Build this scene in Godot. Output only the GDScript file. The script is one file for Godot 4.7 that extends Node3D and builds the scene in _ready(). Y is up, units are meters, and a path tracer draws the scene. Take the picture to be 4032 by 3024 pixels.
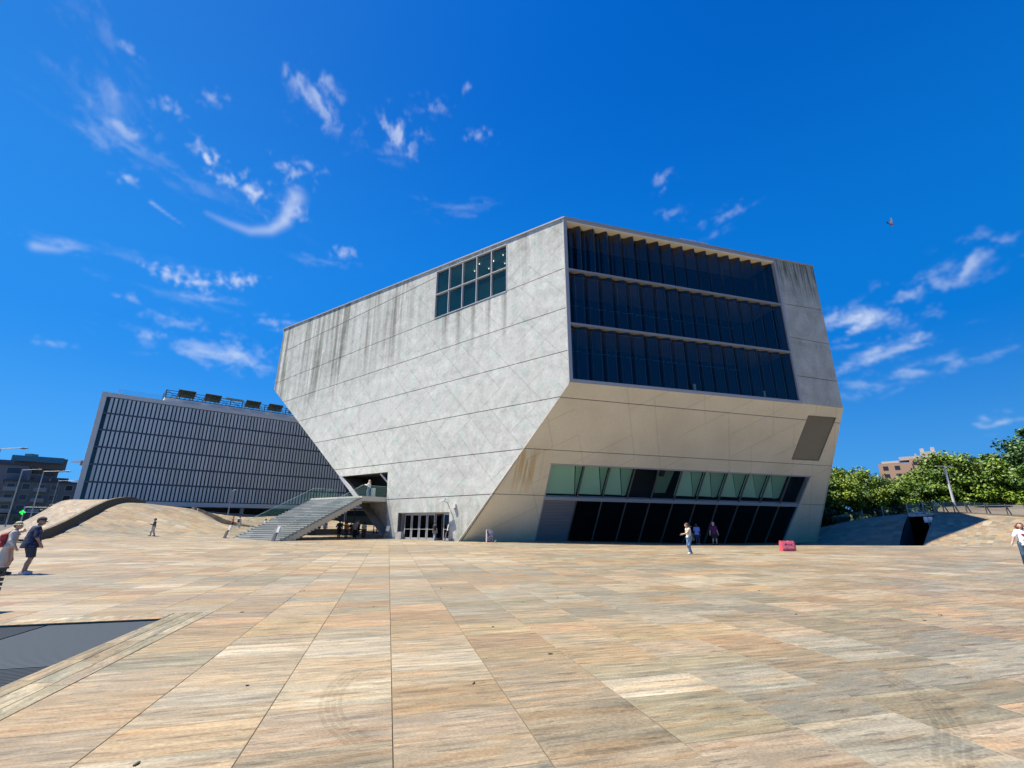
extends Node3D

# ---------- where the big things stand (metres, y up, the photographer at the origin looking along -z) ----------
const HALL := Vector3(-4.98, 0.0, -45.14)          # right-hand foot of the hall's entrance wall
const HL := Vector3(-0.831, 0.0, -0.5563)          # along the entrance wall, away from the corner
const HN := Vector3(-0.5563, 0.0, 0.831)           # out of the entrance wall
const COR := Vector3(5.14, 0.0, -38.37)            # the hall's sharp corner
const HF := Vector3(0.9573, 0.0, -0.289)           # along the big window
const FN := Vector3(0.289, 0.0, 0.9573)            # out of the big window
const SD := Vector3(-0.170, -0.8203, -0.546)       # down the leaning wall under the big window
const SN := Vector3(0.236, -0.572, 0.7856)         # out of the leaning wall
const E1 := Vector3(-0.2504, 0.0, -0.9681)         # along the paving strips
const E2 := Vector3(0.9681, 0.0, -0.2504)          # across the paving strips
const OFF := Vector3(-68.17, 0.0, -73.16)          # left foot of the office block's facade
const OX := Vector3(0.7314, 0.0, -0.682)
const ON := Vector3(0.682, 0.0, 0.7314)
const UP := Vector3.UP

var taken := {}
var M := {}

# ---------- nodes ----------
func numbered(parent: Node, n: String) -> String:
	var k := str(parent.get_instance_id()) + n
	var c: int = taken.get(k, 0)
	taken[k] = c + 1
	return n if c == 0 else "%s_%03d" % [n, c]

func origin_of(o: Node) -> Vector3:
	var p := Vector3.ZERO
	while o != self and o is Node3D:
		p += (o as Node3D).position
		o = o.get_parent()
	return p

func thing(called: String, label: String, category: String, at := Vector3.ZERO, group := "") -> Node3D:
	var o := Node3D.new()
	o.name = numbered(self, called)
	add_child(o)
	o.position = at
	tag(o, label, category, group)
	return o

func tag(o: Node, label: String, category := "", group := "", kind := "") -> Node:
	o.set_meta("label", label)
	if category: o.set_meta("category", category)
	if group: o.set_meta("group", group)
	if kind: o.set_meta("kind", kind)
	return o

func sub(called: String, parent: Node3D) -> Node3D:
	var o := Node3D.new()
	o.name = numbered(parent, called)
	parent.add_child(o)
	return o

# a mesh whose vertices are in world metres, hung under a node that is only moved, not turned
func part(called: String, st: SurfaceTool, mat: Material, parent: Node3D = self, kind := "") -> MeshInstance3D:
	var o := MeshInstance3D.new()
	o.name = numbered(parent, called)
	o.mesh = st.commit()
	o.material_override = mat
	parent.add_child(o)
	if parent != self: o.position = -origin_of(parent)
	if kind: o.set_meta("kind", kind)
	return o

# a mesh whose vertices are in its parent's own axes
func piece(called: String, st: SurfaceTool, mat: Material, parent: Node3D) -> MeshInstance3D:
	var o := MeshInstance3D.new()
	o.name = numbered(parent, called)
	o.mesh = st.commit()
	o.material_override = mat
	parent.add_child(o)
	return o

# ---------- shapes ----------
func sb() -> SurfaceTool:
	var st := SurfaceTool.new()
	st.begin(Mesh.PRIMITIVE_TRIANGLES)
	st.set_color(Color.WHITE)
	return st

func tri(st: SurfaceTool, a: Vector3, b: Vector3, c: Vector3, n: Vector3, ua := Vector2.ZERO, ub := Vector2.ZERO, uc := Vector2.ZERO) -> void:
	if (b - a).cross(c - a).dot(n) > 0.0:
		var t := b
		b = c
		c = t
		var q := ub
		ub = uc
		uc = q
	st.set_normal(n); st.set_uv(ua); st.add_vertex(a)
	st.set_normal(n); st.set_uv(ub); st.add_vertex(b)
	st.set_normal(n); st.set_uv(uc); st.add_vertex(c)

func quad(st: SurfaceTool, a: Vector3, b: Vector3, c: Vector3, d: Vector3, n: Vector3, uv := Rect2(0, 0, 1, 1)) -> void:
	var u0 := uv.position
	var u2 := uv.end
	tri(st, a, b, c, n, u0, Vector2(u2.x, u0.y), u2)
	tri(st, a, c, d, n, u0, u2, Vector2(u0.x, u2.y))

# a box from its centre and three half-edges
func bx(st: SurfaceTool, o: Vector3, x: Vector3, y: Vector3, z: Vector3, us := 0.35) -> void:
	for f in [[x, y, z], [y, z, x], [z, x, y]]:
		for s in [-1.0, 1.0]:
			var n: Vector3 = f[2] * s
			var a: Vector3 = f[0]
			var b: Vector3 = f[1]
			quad(st, o + n - a - b, o + n + a - b, o + n + a + b, o + n - a + b, n.normalized(), Rect2(o.x + o.z, o.y, a.length() * 2.0 * us, b.length() * 2.0 * us))

func cube(st: SurfaceTool, o: Vector3, size: Vector3, us := 0.35) -> void:
	bx(st, o, Vector3(size.x / 2, 0, 0), Vector3(0, size.y / 2, 0), Vector3(0, 0, size.z / 2), us)

# a square bar between two points
func bar(st: SurfaceTool, a: Vector3, b: Vector3, w: float, h: float, up := Vector3.UP) -> void:
	var d := (b - a)
	var side := d.cross(up).normalized()
	if side.length() < 0.5: side = d.cross(Vector3.RIGHT).normalized()
	var u := side.cross(d).normalized()
	bx(st, (a + b) / 2, d / 2, u * h / 2, side * w / 2)

func tube(st: SurfaceTool, a: Vector3, b: Vector3, ra: float, rb: float, n := 8, caps := true) -> void:
	var d := (b - a).normalized()
	var x := d.cross(Vector3.UP if absf(d.y) < 0.95 else Vector3.RIGHT).normalized()
	var y := d.cross(x)
	for i in n:
		var t0 := TAU * i / n
		var t1 := TAU * (i + 1) / n
		var p := x * cos(t0) + y * sin(t0)
		var q := x * cos(t1) + y * sin(t1)
		var pts := [a + p * ra, a + q * ra, b + q * rb, b + p * rb]
		var ns := [p, q, q, p]
		for k in [[0, 1, 2], [0, 2, 3]]:
			var A: Vector3 = pts[k[0]]; var B: Vector3 = pts[k[1]]; var C: Vector3 = pts[k[2]]
			var o := [0, 1, 2] if (B - A).cross(C - A).dot(p + q) < 0.0 else [0, 2, 1]
			for m in o:
				st.set_normal(ns[k[m]]); st.set_uv(Vector2(float(k[m]) * 0.3, t0)); st.add_vertex(pts[k[m]])
		if caps:
			tri(st, a, a + p * ra, a + q * ra, -d)
			tri(st, b, b + p * rb, b + q * rb, d)

# a flat plate: an outline in (ex, ey), its front at o, thickness t behind it
func plate(st: SurfaceTool, poly: PackedVector2Array, o: Vector3, ex: Vector3, ey: Vector3, en: Vector3, t: float, uvm: Rect2, sides := true) -> void:
	var idx := Geometry2D.triangulate_polygon(poly)
	var P := func(q: Vector2, back: float) -> Vector3: return o + ex * q.x + ey * q.y - en * back
	var U := func(q: Vector2) -> Vector2: return Vector2((q.x - uvm.position.x) / uvm.size.x, (q.y - uvm.position.y) / uvm.size.y)
	for i in range(0, idx.size(), 3):
		var a := poly[idx[i]]; var b := poly[idx[i + 1]]; var c := poly[idx[i + 2]]
		tri(st, P.call(a, 0.0), P.call(b, 0.0), P.call(c, 0.0), en, U.call(a), U.call(b), U.call(c))
		if t > 0.2: tri(st, P.call(a, t), P.call(b, t), P.call(c, t), -en, U.call(a), U.call(b), U.call(c))
	if not sides: return
	var cw := Geometry2D.is_polygon_clockwise(poly)
	for i in poly.size():
		var a := poly[i]; var b := poly[(i + 1) % poly.size()]
		var d := (b - a).normalized()
		var n2 := Vector2(d.y, -d.x) * (-1.0 if cw else 1.0)
		var n3 := ex * n2.x + ey * n2.y
		var A: Vector3 = P.call(a, 0.0); var B: Vector3 = P.call(b, 0.0); var C: Vector3 = P.call(b, t); var D: Vector3 = P.call(a, t)
		tri(st, A, B, C, n3, U.call(a), U.call(b), U.call(b))
		tri(st, A, C, D, n3, U.call(a), U.call(b), U.call(a))

func poly_minus(poly: PackedVector2Array, holes: Array) -> Array:
	var cuts := []
	for hpoly in holes:
		var cx := 0.0
		for q in hpoly: cx += q.x
		cuts.append(cx / hpoly.size())
	cuts.sort()
	var edges := [-1000.0] + cuts + [1000.0]
	var out := []
	for i in edges.size() - 1:
		var strip := PackedVector2Array([Vector2(edges[i], -1000), Vector2(edges[i + 1], -1000), Vector2(edges[i + 1], 1000), Vector2(edges[i], 1000)])
		var now: Array = Geometry2D.intersect_polygons(poly, strip)
		for hpoly in holes:
			var nxt := []
			for p in now: nxt.append_array(Geometry2D.clip_polygons(p, hpoly))
			now = nxt
		for p in now:
			if p.size() > 2 and not Geometry2D.triangulate_polygon(p).is_empty(): out.append(p)
	return out

func pv(a: Array) -> PackedVector2Array:
	var r := PackedVector2Array()
	for i in range(0, a.size(), 2): r.append(Vector2(a[i], a[i + 1]))
	return r

# ---------- materials ----------
func lin(r: float, g: float, b: float) -> Color:
	return Color(r, g, b).linear_to_srgb()

func mat(c: Color, rough := 0.8, metal := 0.0, tex: Texture2D = null, vc := false) -> StandardMaterial3D:
	var m := StandardMaterial3D.new()
	m.albedo_color = c
	m.roughness = rough
	m.metallic = metal
	m.vertex_color_use_as_albedo = vc
	if tex: m.albedo_texture = tex
	return m

func glass(c: Color, alpha: float) -> StandardMaterial3D:
	var m := mat(Color(c.r, c.g, c.b, alpha), 0.03)
	m.transparency = BaseMaterial3D.TRANSPARENCY_ALPHA
	return m

func grey_noise(w: int, h: int, freq: float, sd: int, oct := 4, W := 0, H := 0, kind := FastNoiseLite.TYPE_SIMPLEX_SMOOTH) -> PackedByteArray:
	var n := FastNoiseLite.new()
	n.noise_type = kind
	n.frequency = freq
	n.seed = sd
	n.fractal_octaves = oct
	var im := n.get_seamless_image(w, h)
	im.convert(Image.FORMAT_L8)
	if W and (W != w or H != h): im.resize(W, H, Image.INTERPOLATE_CUBIC)
	return im.get_data()

func texture(im: Image) -> ImageTexture:
	return ImageTexture.create_from_image(im)

# ---------- the lie of the land ----------
var MOUND := [
Vector3(-39.00, -40.00, -0.6235),
Vector3(-39.72, -41.50, 0.3325),
Vector3(-42.44, -45.50, 0.1610),
Vector3(-44.21, -48.70, 0.0248),
Vector3(-45.54, -51.60, 0.2190),
Vector3(-46.91, -54.70, 0.3211),
Vector3(-47.71, -56.80, -0.1709),
Vector3(-48.48, -59.00, -0.0004),
Vector3(-48.88, -60.20, 1.5087),
Vector3(-47.73, -61.50, 0.8522),
Vector3(-45.89, -63.50, -0.6778),
Vector3(-44.03, -66.00, 4.5264),
Vector3(-43.80, -69.00, 0.5864),
Vector3(-43.30, -73.00, 0.8757),
Vector3(-42.20, -78.00, 0.4924),
Vector3(-37.30, -49.90, -0.3362),
Vector3(-34.00, -42.00, 0.2057),
Vector3(-40.00, -50.50, -0.7557),
Vector3(-42.00, -53.00, -0.2721),
Vector3(-43.00, -56.50, 0.1722),
Vector3(-42.50, -60.00, -0.6763),
Vector3(-30.00, -46.00, 0.2859),
Vector3(-29.00, -54.00, 0.2634),
Vector3(-31.00, -62.00, 0.0918),
Vector3(-36.00, -58.00, -0.2652),
Vector3(-40.20, -69.00, -4.5850),
Vector3(-36.00, -70.00, 1.0402),
Vector3(-34.80, -77.00, -0.1568),
Vector3(-28.80, -76.00, 0.0783),
Vector3(-40.00, -63.00, -0.4095),
Vector3(-38.50, -65.00, 0.0341),
Vector3(-30.00, -36.00, 0.0757),
Vector3(-26.00, -44.00, -0.1403),
Vector3(-24.00, -60.00, -0.0507),
Vector3(-24.00, -76.00, 0.0193),
Vector3(-52.00, -64.00, -1.4197),
Vector3(-48.00, -68.00, -0.5972),
Vector3(-47.00, -74.00, -0.6396),
Vector3(-56.00, -70.00, -0.3896)
]
func ease(a: float, b: float, x: float) -> float:
	return smoothstep(a, b, x)

func mound(x: float, z: float) -> float:
	var y := 4.7461 + (0.2171) * x / 10.0 + (0.1734) * z / 10.0
	for p in MOUND:
		var dx: float = (x - p.x) / 10.0
		var dz: float = (z - p.y) / 10.0
		var r2 := dx * dx + dz * dz
		if r2 > 1e-9: y += p.z * 0.5 * r2 * log(r2)
	return y

func land(x: float, z: float) -> float:
	var t := smoothstep(12.0, 42.0, -z)
	var s := x + 5.0
	var y := -(0.011 if s < 0.0 else 0.004) * clampf(s, -25.0, 60.0) * t
	y -= 0.42 * smoothstep(39.0, 50.0, -z) * smoothstep(2.0, 24.0, x)
	if x < -22.0 and z < -26.0 and z > -90.0:
		var w := smoothstep(22.0, 29.0, -x) * smoothstep(26.0, 38.0, -z) * (1.0 - smoothstep(78.0, 88.0, -z))
		y = lerpf(y, mound(clampf(x, -58.0, -22.0), z), w)
	return y

func on_land(x: float, z: float) -> Vector3:
	return Vector3(x, land(x, z), z)

func _ready() -> void:
	rng_seed(7)
	# ---------- camera, sky, sun, exposure ----------
	var cam := Camera3D.new()
	cam.name = "camera"
	cam.fov = 80.07
	cam.near = 0.1
	cam.far = 6000.0
	cam.position = Vector3(0, 1.66, 0)
	cam.rotation_degrees = Vector3(16.9, 0, 0)
	cam.current = true
	add_child(cam)
	var env := Environment.new()
	env.background_mode = Environment.BG_SKY
	env.sky = Sky.new()
	var pano := PanoramaSkyMaterial.new()
	pano.panorama = sky_picture()
	env.sky.sky_material = pano
	env.tonemap_mode = Environment.TONE_MAPPER_LINEAR
	env.tonemap_exposure = 2.2
	env.sdfgi_enabled = true
	env.ssao_enabled = true
	env.ssil_enabled = true
	env.background_energy_multiplier = 1.0
	var we := WorldEnvironment.new()
	we.name = "world_environment"
	we.environment = env
	add_child(we)
	var sun := DirectionalLight3D.new()
	sun.name = "sun"
	sun.light_energy = 1.35
	sun.light_color = Color(1.0, 0.965, 0.905)
	sun.light_angular_distance = 0.5
	sun.shadow_enabled = true
	add_child(sun)
	sun.look_at_from_position(Vector3.ZERO, -Vector3(-0.44, 1.0, 0.02))
	# ---------- the place, large to small ----------
	make_materials()
	make_ground()
	make_plaza()
	make_hall()
	make_hall_windows()
	make_doors()
	make_stairs()
	make_mounds()
	make_office()
	make_street()
	make_right_side()
	make_trees()
	make_objects()
	make_people()

var R := RandomNumberGenerator.new()
func rng_seed(s: int) -> void:
	R.seed = s

func rr(a: float, b: float) -> float:
	return R.randf_range(a, b)

# ---------- the sky: blue air, paler low down and to the left, with thin scattered cloud ----------
func air(az: float, el: float) -> Vector3:
	var low := Vector3(0.10, 0.44, 0.96)
	var mid := Vector3(0.004, 0.225, 0.80)
	var high := Vector3(0.001, 0.135, 0.62)
	var c: Vector3
	if el < 18.0: c = low.lerp(mid, smoothstep(-2.0, 20.0, el))
	else: c = mid.lerp(high, smoothstep(16.0, 54.0, el))
	var left := exp(-pow((az + 62.0) / 42.0, 2.0)) * smoothstep(-10.0, 20.0, el)
	c += Vector3(0.022, 0.060, 0.07) * left
	var right := smoothstep(-10.0, 60.0, az) * (1.0 - smoothstep(110.0, 170.0, az))
	c *= 1.0 - 0.16 * right
	return c / 2.2

func sky_picture() -> Texture2D:
	var w := 256
	var h := 128
	var im := Image.create(w, h, false, Image.FORMAT_RGBF)
	for j in h:
		var el := 90.0 - (j + 0.5) / h * 180.0
		for i in w:
			var az := (i + 0.5) / w * 360.0 - 180.0
			var c := air(az, maxf(el, -2.0))
			if el < -3.0: c = c.lerp(Vector3(0.22, 0.19, 0.15), smoothstep(-3.0, -8.0, el))
			im.set_pixel(i, j, Color(c.x, c.y, c.z))
	im.resize(2048, 1024, Image.INTERPOLATE_CUBIC)
	# azimuth, elevation, half width, half height (degrees), turn, thickness, stretch of the wisps
	for c in [
		[-49.5, 37.5, 5.5, 3.2, 38.0, 0.20, 2.0], [-47.0, 35.6, 3.6, 2.0, 30.0, 0.50, 1.2], [-51.0, 42.0, 6.0, 1.6, 42.0, 0.13, 3.0], [-28.4, 45.2, 5.0, 3.4, 30.0, 0.62, 1.1],
		[-16.7, 44.2, 3.4, 2.6, 20.0, 0.75, 1.1], [-18.5, 42.0, 4.5, 1.2, 0.0, 0.10, 3.0], [-39.2, 36.1, 1.8, 1.1, 0.0, 1.0, 1.0], [-37.4, 34.9, 2.2, 1.0, 0.0, 0.7, 1.1],
		[-34.4, 34.8, 2.3, 1.8, -20.0, 1.0, 1.0], [-30.4, 37.5, 2.8, 1.5, 10.0, 0.55, 1.1], [-28.2, 38.8, 2.0, 0.9, 0.0, 0.4, 1.2], [-30.2, 33.7, 2.4, 2.6, 60.0, 0.8, 1.3],
		[-40.5, 33.2, 14.0, 1.6, 9.0, 0.13, 5.0], [-48.5, 23.8, 3.4, 0.8, -12.0, 0.35, 4.0], [-45.0, 24.6, 12.0, 0.9, -4.0, 0.10, 5.0],
		[-40.2, 24.0, 2.6, 1.2, 15.0, 0.95, 1.0], [-37.8, 24.2, 2.7, 1.1, 25.0, 0.9, 1.1], [-34.4, 25.1, 3.8, 1.2, -20.0, 0.85, 1.2],
		[-36.0, 22.6, 5.5, 0.7, -6.0, 0.35, 3.5], [-41.0, 22.3, 7.0, 0.7, 3.0, 0.13, 4.0], [-36.0, 17.8, 8.5, 2.3, 2.0, 0.62, 2.0],
		[-31.0, 17.2, 5.0, 2.3, 6.0, 0.45, 1.6], [-29.2, 21.6, 4.0, 1.2, 0.0, 0.35, 1.6], [-22.7, 30.6, 1.5, 1.8, 60.0, 0.7, 1.1],
		[-25.0, 29.3, 6.0, 1.0, -3.0, 0.15, 4.0], [-8.6, 37.6, 6.5, 1.6, -3.0, 0.17, 3.5], [-48.0, 33.7, 4.0, 1.4, 10.0, 0.22, 2.0],
		[-4.8, 45.3, 2.2, 1.1, 0.0, 0.38, 1.3], [-12.5, 47.5, 2.8, 1.2, 0.0, 0.25, 1.4], [-7.0, 49.6, 1.0, 0.6, -40.0, 0.5, 1.2], [-44.0, 38.8, 1.8, 1.0, 0.0, 0.45, 1.0],
		[-33.0, 46.2, 0.9, 1.4, 10.0, 0.35, 1.2], [-45.7, 31.4, 1.3, 0.7, 0.0, 0.7, 1.0], [-43.0, 21.0, 1.6, 0.6, 0.0, 0.4, 1.3], [-47.2, 15.4, 1.8, 0.6, 0.0, 0.4, 1.4],
		[-48.6, 41.4, 1.3, 0.7, 0.0, 0.45, 1.0], [-40.0, 41.3, 1.7, 1.0, -30.0, 0.4, 1.1], [-38.4, 19.8, 4.5, 1.0, 3.0, 0.32, 1.4], [-40.5, 36.8, 1.2, 1.0, 0.0, 0.45, 1.0],
		[21.7, 38.8, 1.7, 1.2, -38.0, 0.40, 1.6], [28.8, 33.7, 3.6, 1.0, -6.0, 0.30, 2.0], [22.9, 35.1, 2.6, 0.9, 8.0, 0.24, 1.6], [27.5, 32.0, 2.2, 0.7, -10.0, 0.15, 2.0],
		[48.4, 22.2, 4.6, 2.4, -18.0, 0.60, 1.3], [44.6, 20.9, 1.4, 1.0, -20.0, 0.3, 1.4], [40.8, 20.0, 5.6, 2.6, 2.0, 0.95, 1.6], [40.8, 16.4, 6.5, 1.9, -8.0, 0.62, 2.4],
		[43.2, 13.8, 6.0, 1.7, -9.0, 0.42, 2.4], [38.5, 13.0, 4.0, 1.6, 0.0, 0.25, 2.4], [47.3, 8.3, 2.2, 1.1, 0.0, 0.55, 1.6], [48.4, 14.2, 3.5, 0.7, -10.0, 0.22, 3.0],
		[-130.0, 40.0, 12.0, 5.0, 0.0, 0.4, 2.0], [120.0, 35.0, 14.0, 4.0, 0.0, 0.35, 2.5], [170.0, 28.0, 16.0, 4.0, 0.0, 0.4, 2.0], [-95.0, 25.0, 12.0, 3.0, 0.0, 0.35, 2.5], [80.0, 30.0, 10.0, 3.0, 0.0, 0.35, 2.5]]:
		cloud(im, c)
	# the curling tail of the hooked cloud and a short vapour trail, as strokes of thin cloud
	stroke(im, [Vector2(-30.2, 32.6), Vector2(-31.6, 31.3), Vector2(-33.7, 30.6), Vector2(-36.0, 30.7), Vector2(-38.2, 31.0)], 0.75, 0.5)
	stroke(im, [Vector2(-29.4, 35.3), Vector2(-29.9, 34.0), Vector2(-30.4, 32.8)], 1.1, 0.4)
	stroke(im, [Vector2(-43.2, 30.2), Vector2(-41.5, 29.6), Vector2(-39.9, 29.1)], 0.16, 0.35)
	stroke(im, [Vector2(-50.2, 23.1), Vector2(-48.6, 23.4), Vector2(-47.4, 24.2)], 0.5, 0.35)
	# the picture's left edge is straight ahead
	var out := Image.create(2048, 1024, false, Image.FORMAT_RGBF)
	out.blit_rect(im, Rect2i(1024, 0, 1024, 1024), Vector2i.ZERO)
	out.blit_rect(im, Rect2i(0, 0, 1024, 1024), Vector2i(1024, 0))
	return texture(out)

func lay(im: Image, i: int, j: int, a: float) -> void:
	var x := posmod(i, 2048)
	if j < 0 or j > 1023: return
	var c := im.get_pixel(x, j)
	var w := Color(0.80, 0.88, 1.0) * 0.45
	im.set_pixel(x, j, c.lerp(w, clampf(a, 0.0, 0.96)))

func cloud(im: Image, c: Array) -> void:
	var n := FastNoiseLite.new()
	n.seed = int(c[0] * 13.0 + c[1] * 7.0)
	n.noise_type = FastNoiseLite.TYPE_SIMPLEX
	n.frequency = 1.0
	n.fractal_octaves = 6
	n.fractal_gain = 0.5
	n.domain_warp_enabled = true
	n.domain_warp_amplitude = 1.1
	n.domain_warp_frequency = 0.55
	n.domain_warp_fractal_octaves = 3
	var k := cos(deg_to_rad(c[1]))
	var w: float = c[2] * 1.28
	var h: float = c[3] * 1.3
	var reach := maxf(w, h) * 1.05
	var x0 := int((c[0] - reach / k + 180.0) / 360.0 * 2048.0)
	var x1 := int((c[0] + reach / k + 180.0) / 360.0 * 2048.0) + 1
	var y0 := int((90.0 - c[1] - reach) / 180.0 * 1024.0)
	var y1 := int((90.0 - c[1] + reach) / 180.0 * 1024.0) + 1
	var ct := cos(deg_to_rad(c[4]))
	var sn := sin(deg_to_rad(c[4]))
	var fq := clampf(1.0 / c[3], 0.28, 0.85)
	for j in range(y0, y1):
		var el := 90.0 - (j + 0.5) / 1024.0 * 180.0
		if el < 1.0: continue
		for i in range(x0, x1):
			var dx: float = ((i + 0.5) / 2048.0 * 360.0 - 180.0 - c[0]) * k
			var dy: float = -(el - c[1])
			var u := dx * ct + dy * sn
			var v := -dx * sn + dy * ct
			var r: float = sqrt(pow(u / w, 2.0) + pow(v / h, 2.0))
			if r > 1.0: continue
			var f := n.get_noise_2d(u * fq / c[6], v * fq) * 0.5 + 0.5
			var fall := pow(1.0 - r, 1.25)
			var a := clampf((fall * 0.85 + f * 1.25 - 0.92) * 1.45, 0.0, 1.0)
			a = a * a * (1.6 - 0.6 * a)
			lay(im, i, j, a * c[5] * 0.70 * minf(1.0, (1.0 - r) * 3.0))

func stroke(im: Image, pts: Array, width: float, thick: float) -> void:
	var k := cos(deg_to_rad(pts[0].y))
	var lo: Vector2 = pts[0]
	var hi: Vector2 = pts[0]
	for p in pts:
		lo = lo.min(p)
		hi = hi.max(p)
	lo -= Vector2(2, 2)
	hi += Vector2(2, 2)
	for j in range(int((90.0 - hi.y) / 180.0 * 1024.0), int((90.0 - lo.y) / 180.0 * 1024.0)):
		for i in range(int((lo.x + 180.0) / 360.0 * 2048.0), int((hi.x + 180.0) / 360.0 * 2048.0)):
			var p := Vector2((i + 0.5) / 2048.0 * 360.0 - 180.0, 90.0 - (j + 0.5) / 1024.0 * 180.0)
			var best := 99.0
			var along := 0.0
			for s in pts.size() - 1:
				var q := Geometry2D.get_closest_point_to_segment(p, pts[s], pts[s + 1])
				var d := Vector2((p.x - q.x) * k, p.y - q.y).length()
				if d < best:
					best = d
					along = (s + pts[s].distance_to(q) / pts[s].distance_to(pts[s + 1])) / (pts.size() - 1)
			var a := exp(-pow(best / (width * (1.0 - 0.55 * along)), 2.0) * 2.0) * (1.0 - 0.8 * along) * thick
			if a > 0.01: lay(im, i, j, a)

# ---------- materials ----------
func make_materials() -> void:
	M.steel = mat(lin(0.42, 0.43, 0.44), 0.45, 0.6)
	M.alu = mat(lin(0.5, 0.5, 0.49), 0.5, 0.2)
	M.frame = mat(lin(0.36, 0.36, 0.35), 0.6)
	M.mull = mat(lin(0.13, 0.13, 0.115), 0.6)
	M.pane = glass(Color(0.03, 0.07, 0.09), 0.55)
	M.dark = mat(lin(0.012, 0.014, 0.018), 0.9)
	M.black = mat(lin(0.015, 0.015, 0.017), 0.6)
	M.white = mat(lin(0.75, 0.75, 0.73), 0.6)
	M.stain = mat(lin(0.16, 0.15, 0.13), 0.9)
	M.stone_tex = stone_picture()
	M.stone = mat(Color.WHITE, 0.62, 0.0, M.stone_tex, true)
	var grain := NoiseTexture2D.new()
	grain.width = 512
	grain.height = 512
	grain.seamless = true
	grain.as_normal_map = true
	grain.bump_strength = 2.0
	grain.noise = FastNoiseLite.new()
	grain.noise.frequency = 0.06
	grain.noise.fractal_octaves = 5
	M.grain = grain
	M.stone.normal_enabled = true
	M.stone.normal_texture = grain
	M.stone.normal_scale = 0.35
	M.hall_wall = mat(Color.WHITE, 0.85, 0.0, wall_picture())
	M.under_wall = mat(Color.WHITE, 0.85, 0.0, under_picture())
	var ct := plain_concrete(11)
	M.concrete = mat(Color.WHITE, 0.85, 0.0, ct)
	M.concrete.uv1_triplanar = true
	M.concrete.uv1_world_triplanar = true
	M.concrete.uv1_scale = Vector3(0.22, 0.22, 0.22)
	M.concrete_joint = mat(lin(0.11, 0.105, 0.1), 0.95)
	M.strip_wall = mat(Color.WHITE, 0.85, 0.0, strip_picture())
	M.asphalt = mat(lin(0.16, 0.16, 0.165), 0.9)
	M.earth = mat(lin(0.10, 0.095, 0.08), 0.95)

# bands of cream, tan, rust and grey, as the travertine shows them
func stone_picture() -> Texture2D:
	var n := 1024
	var a := grey_noise(220, 1024, 0.011, 3, 4, n, n)
	var b := grey_noise(220, 1024, 0.026, 5, 4, n, n)
	var c := grey_noise(1024, 1024, 0.12, 9, 3)
	var d := grey_noise(256, 1024, 0.010, 21, 4, n, n)
	var e := grey_noise(128, 512, 0.09, 33, 3, n, n)
	var v2 := grey_noise(160, 1024, 0.022, 77, 4, n, n)
	var cols := [Color(0.73, 0.73, 0.69), Color(0.86, 0.82, 0.75), Color(0.90, 0.78, 0.63), Color(0.72, 0.70, 0.63), Color(0.97, 0.93, 0.86)]
	var out := PackedByteArray()
	out.resize(n * n * 3)
	var warm: Color = cols[2]
	var grey: Color = cols[0]
	var cream: Color = cols[4]
	var tan_: Color = cols[1]
	var k := 0
	for i in n * n:
		var va := a[i] / 255.0
		var vb := b[i] / 255.0
		var vd := d[i] / 255.0
		var t := tan_
		t = t.lerp(warm, clampf((va - 0.50) * 4.0, 0.0, 1.0) * 0.55)
		t = t.lerp(grey, clampf((0.46 - vd) * 4.0, 0.0, 1.0) * 0.6)
		t = t.lerp(cream, clampf((vb - 0.58) * 5.0, 0.0, 1.0) * 0.5)
		var g := 0.94 + (c[i] / 255.0 - 0.5) * 0.22 + (vb - 0.5) * 0.10
		var line := v2[i] / 255.0
		g += clampf((line - 0.60) * 0.7, 0.0, 0.09) - clampf((0.37 - line) * 0.9, 0.0, 0.13)
		var pit := e[i] / 255.0
		if pit < 0.27: g *= 0.84
		if c[(i * 2 + 9001) % (n * n)] < 62: g *= 0.80
		out[k] = int(clampf(t.r * g, 0.0, 1.0) * 255.0)
		out[k + 1] = int(clampf(t.g * g, 0.0, 1.0) * 255.0)
		out[k + 2] = int(clampf(t.b * g, 0.0, 1.0) * 255.0)
		k += 3
	return texture(Image.create_from_data(n, n, false, Image.FORMAT_RGB8, out))

func plain_concrete(sd: int) -> Texture2D:
	var n := 512
	var a := grey_noise(n, n, 0.008, sd, 5)
	var b := grey_noise(n, n, 0.09, sd + 1, 4)
	var out := PackedByteArray()
	out.resize(n * n * 3)
	for i in n * n:
		var v := 0.69 + (a[i] / 255.0 - 0.5) * 0.22 + (b[i] / 255.0 - 0.5) * 0.12
		out[i * 3] = int(v * 255.0)
		out[i * 3 + 1] = int(v * 252.0)
		out[i * 3 + 2] = int(v * 244.0)
	return texture(Image.create_from_data(n, n, false, Image.FORMAT_RGB8, out))

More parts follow.
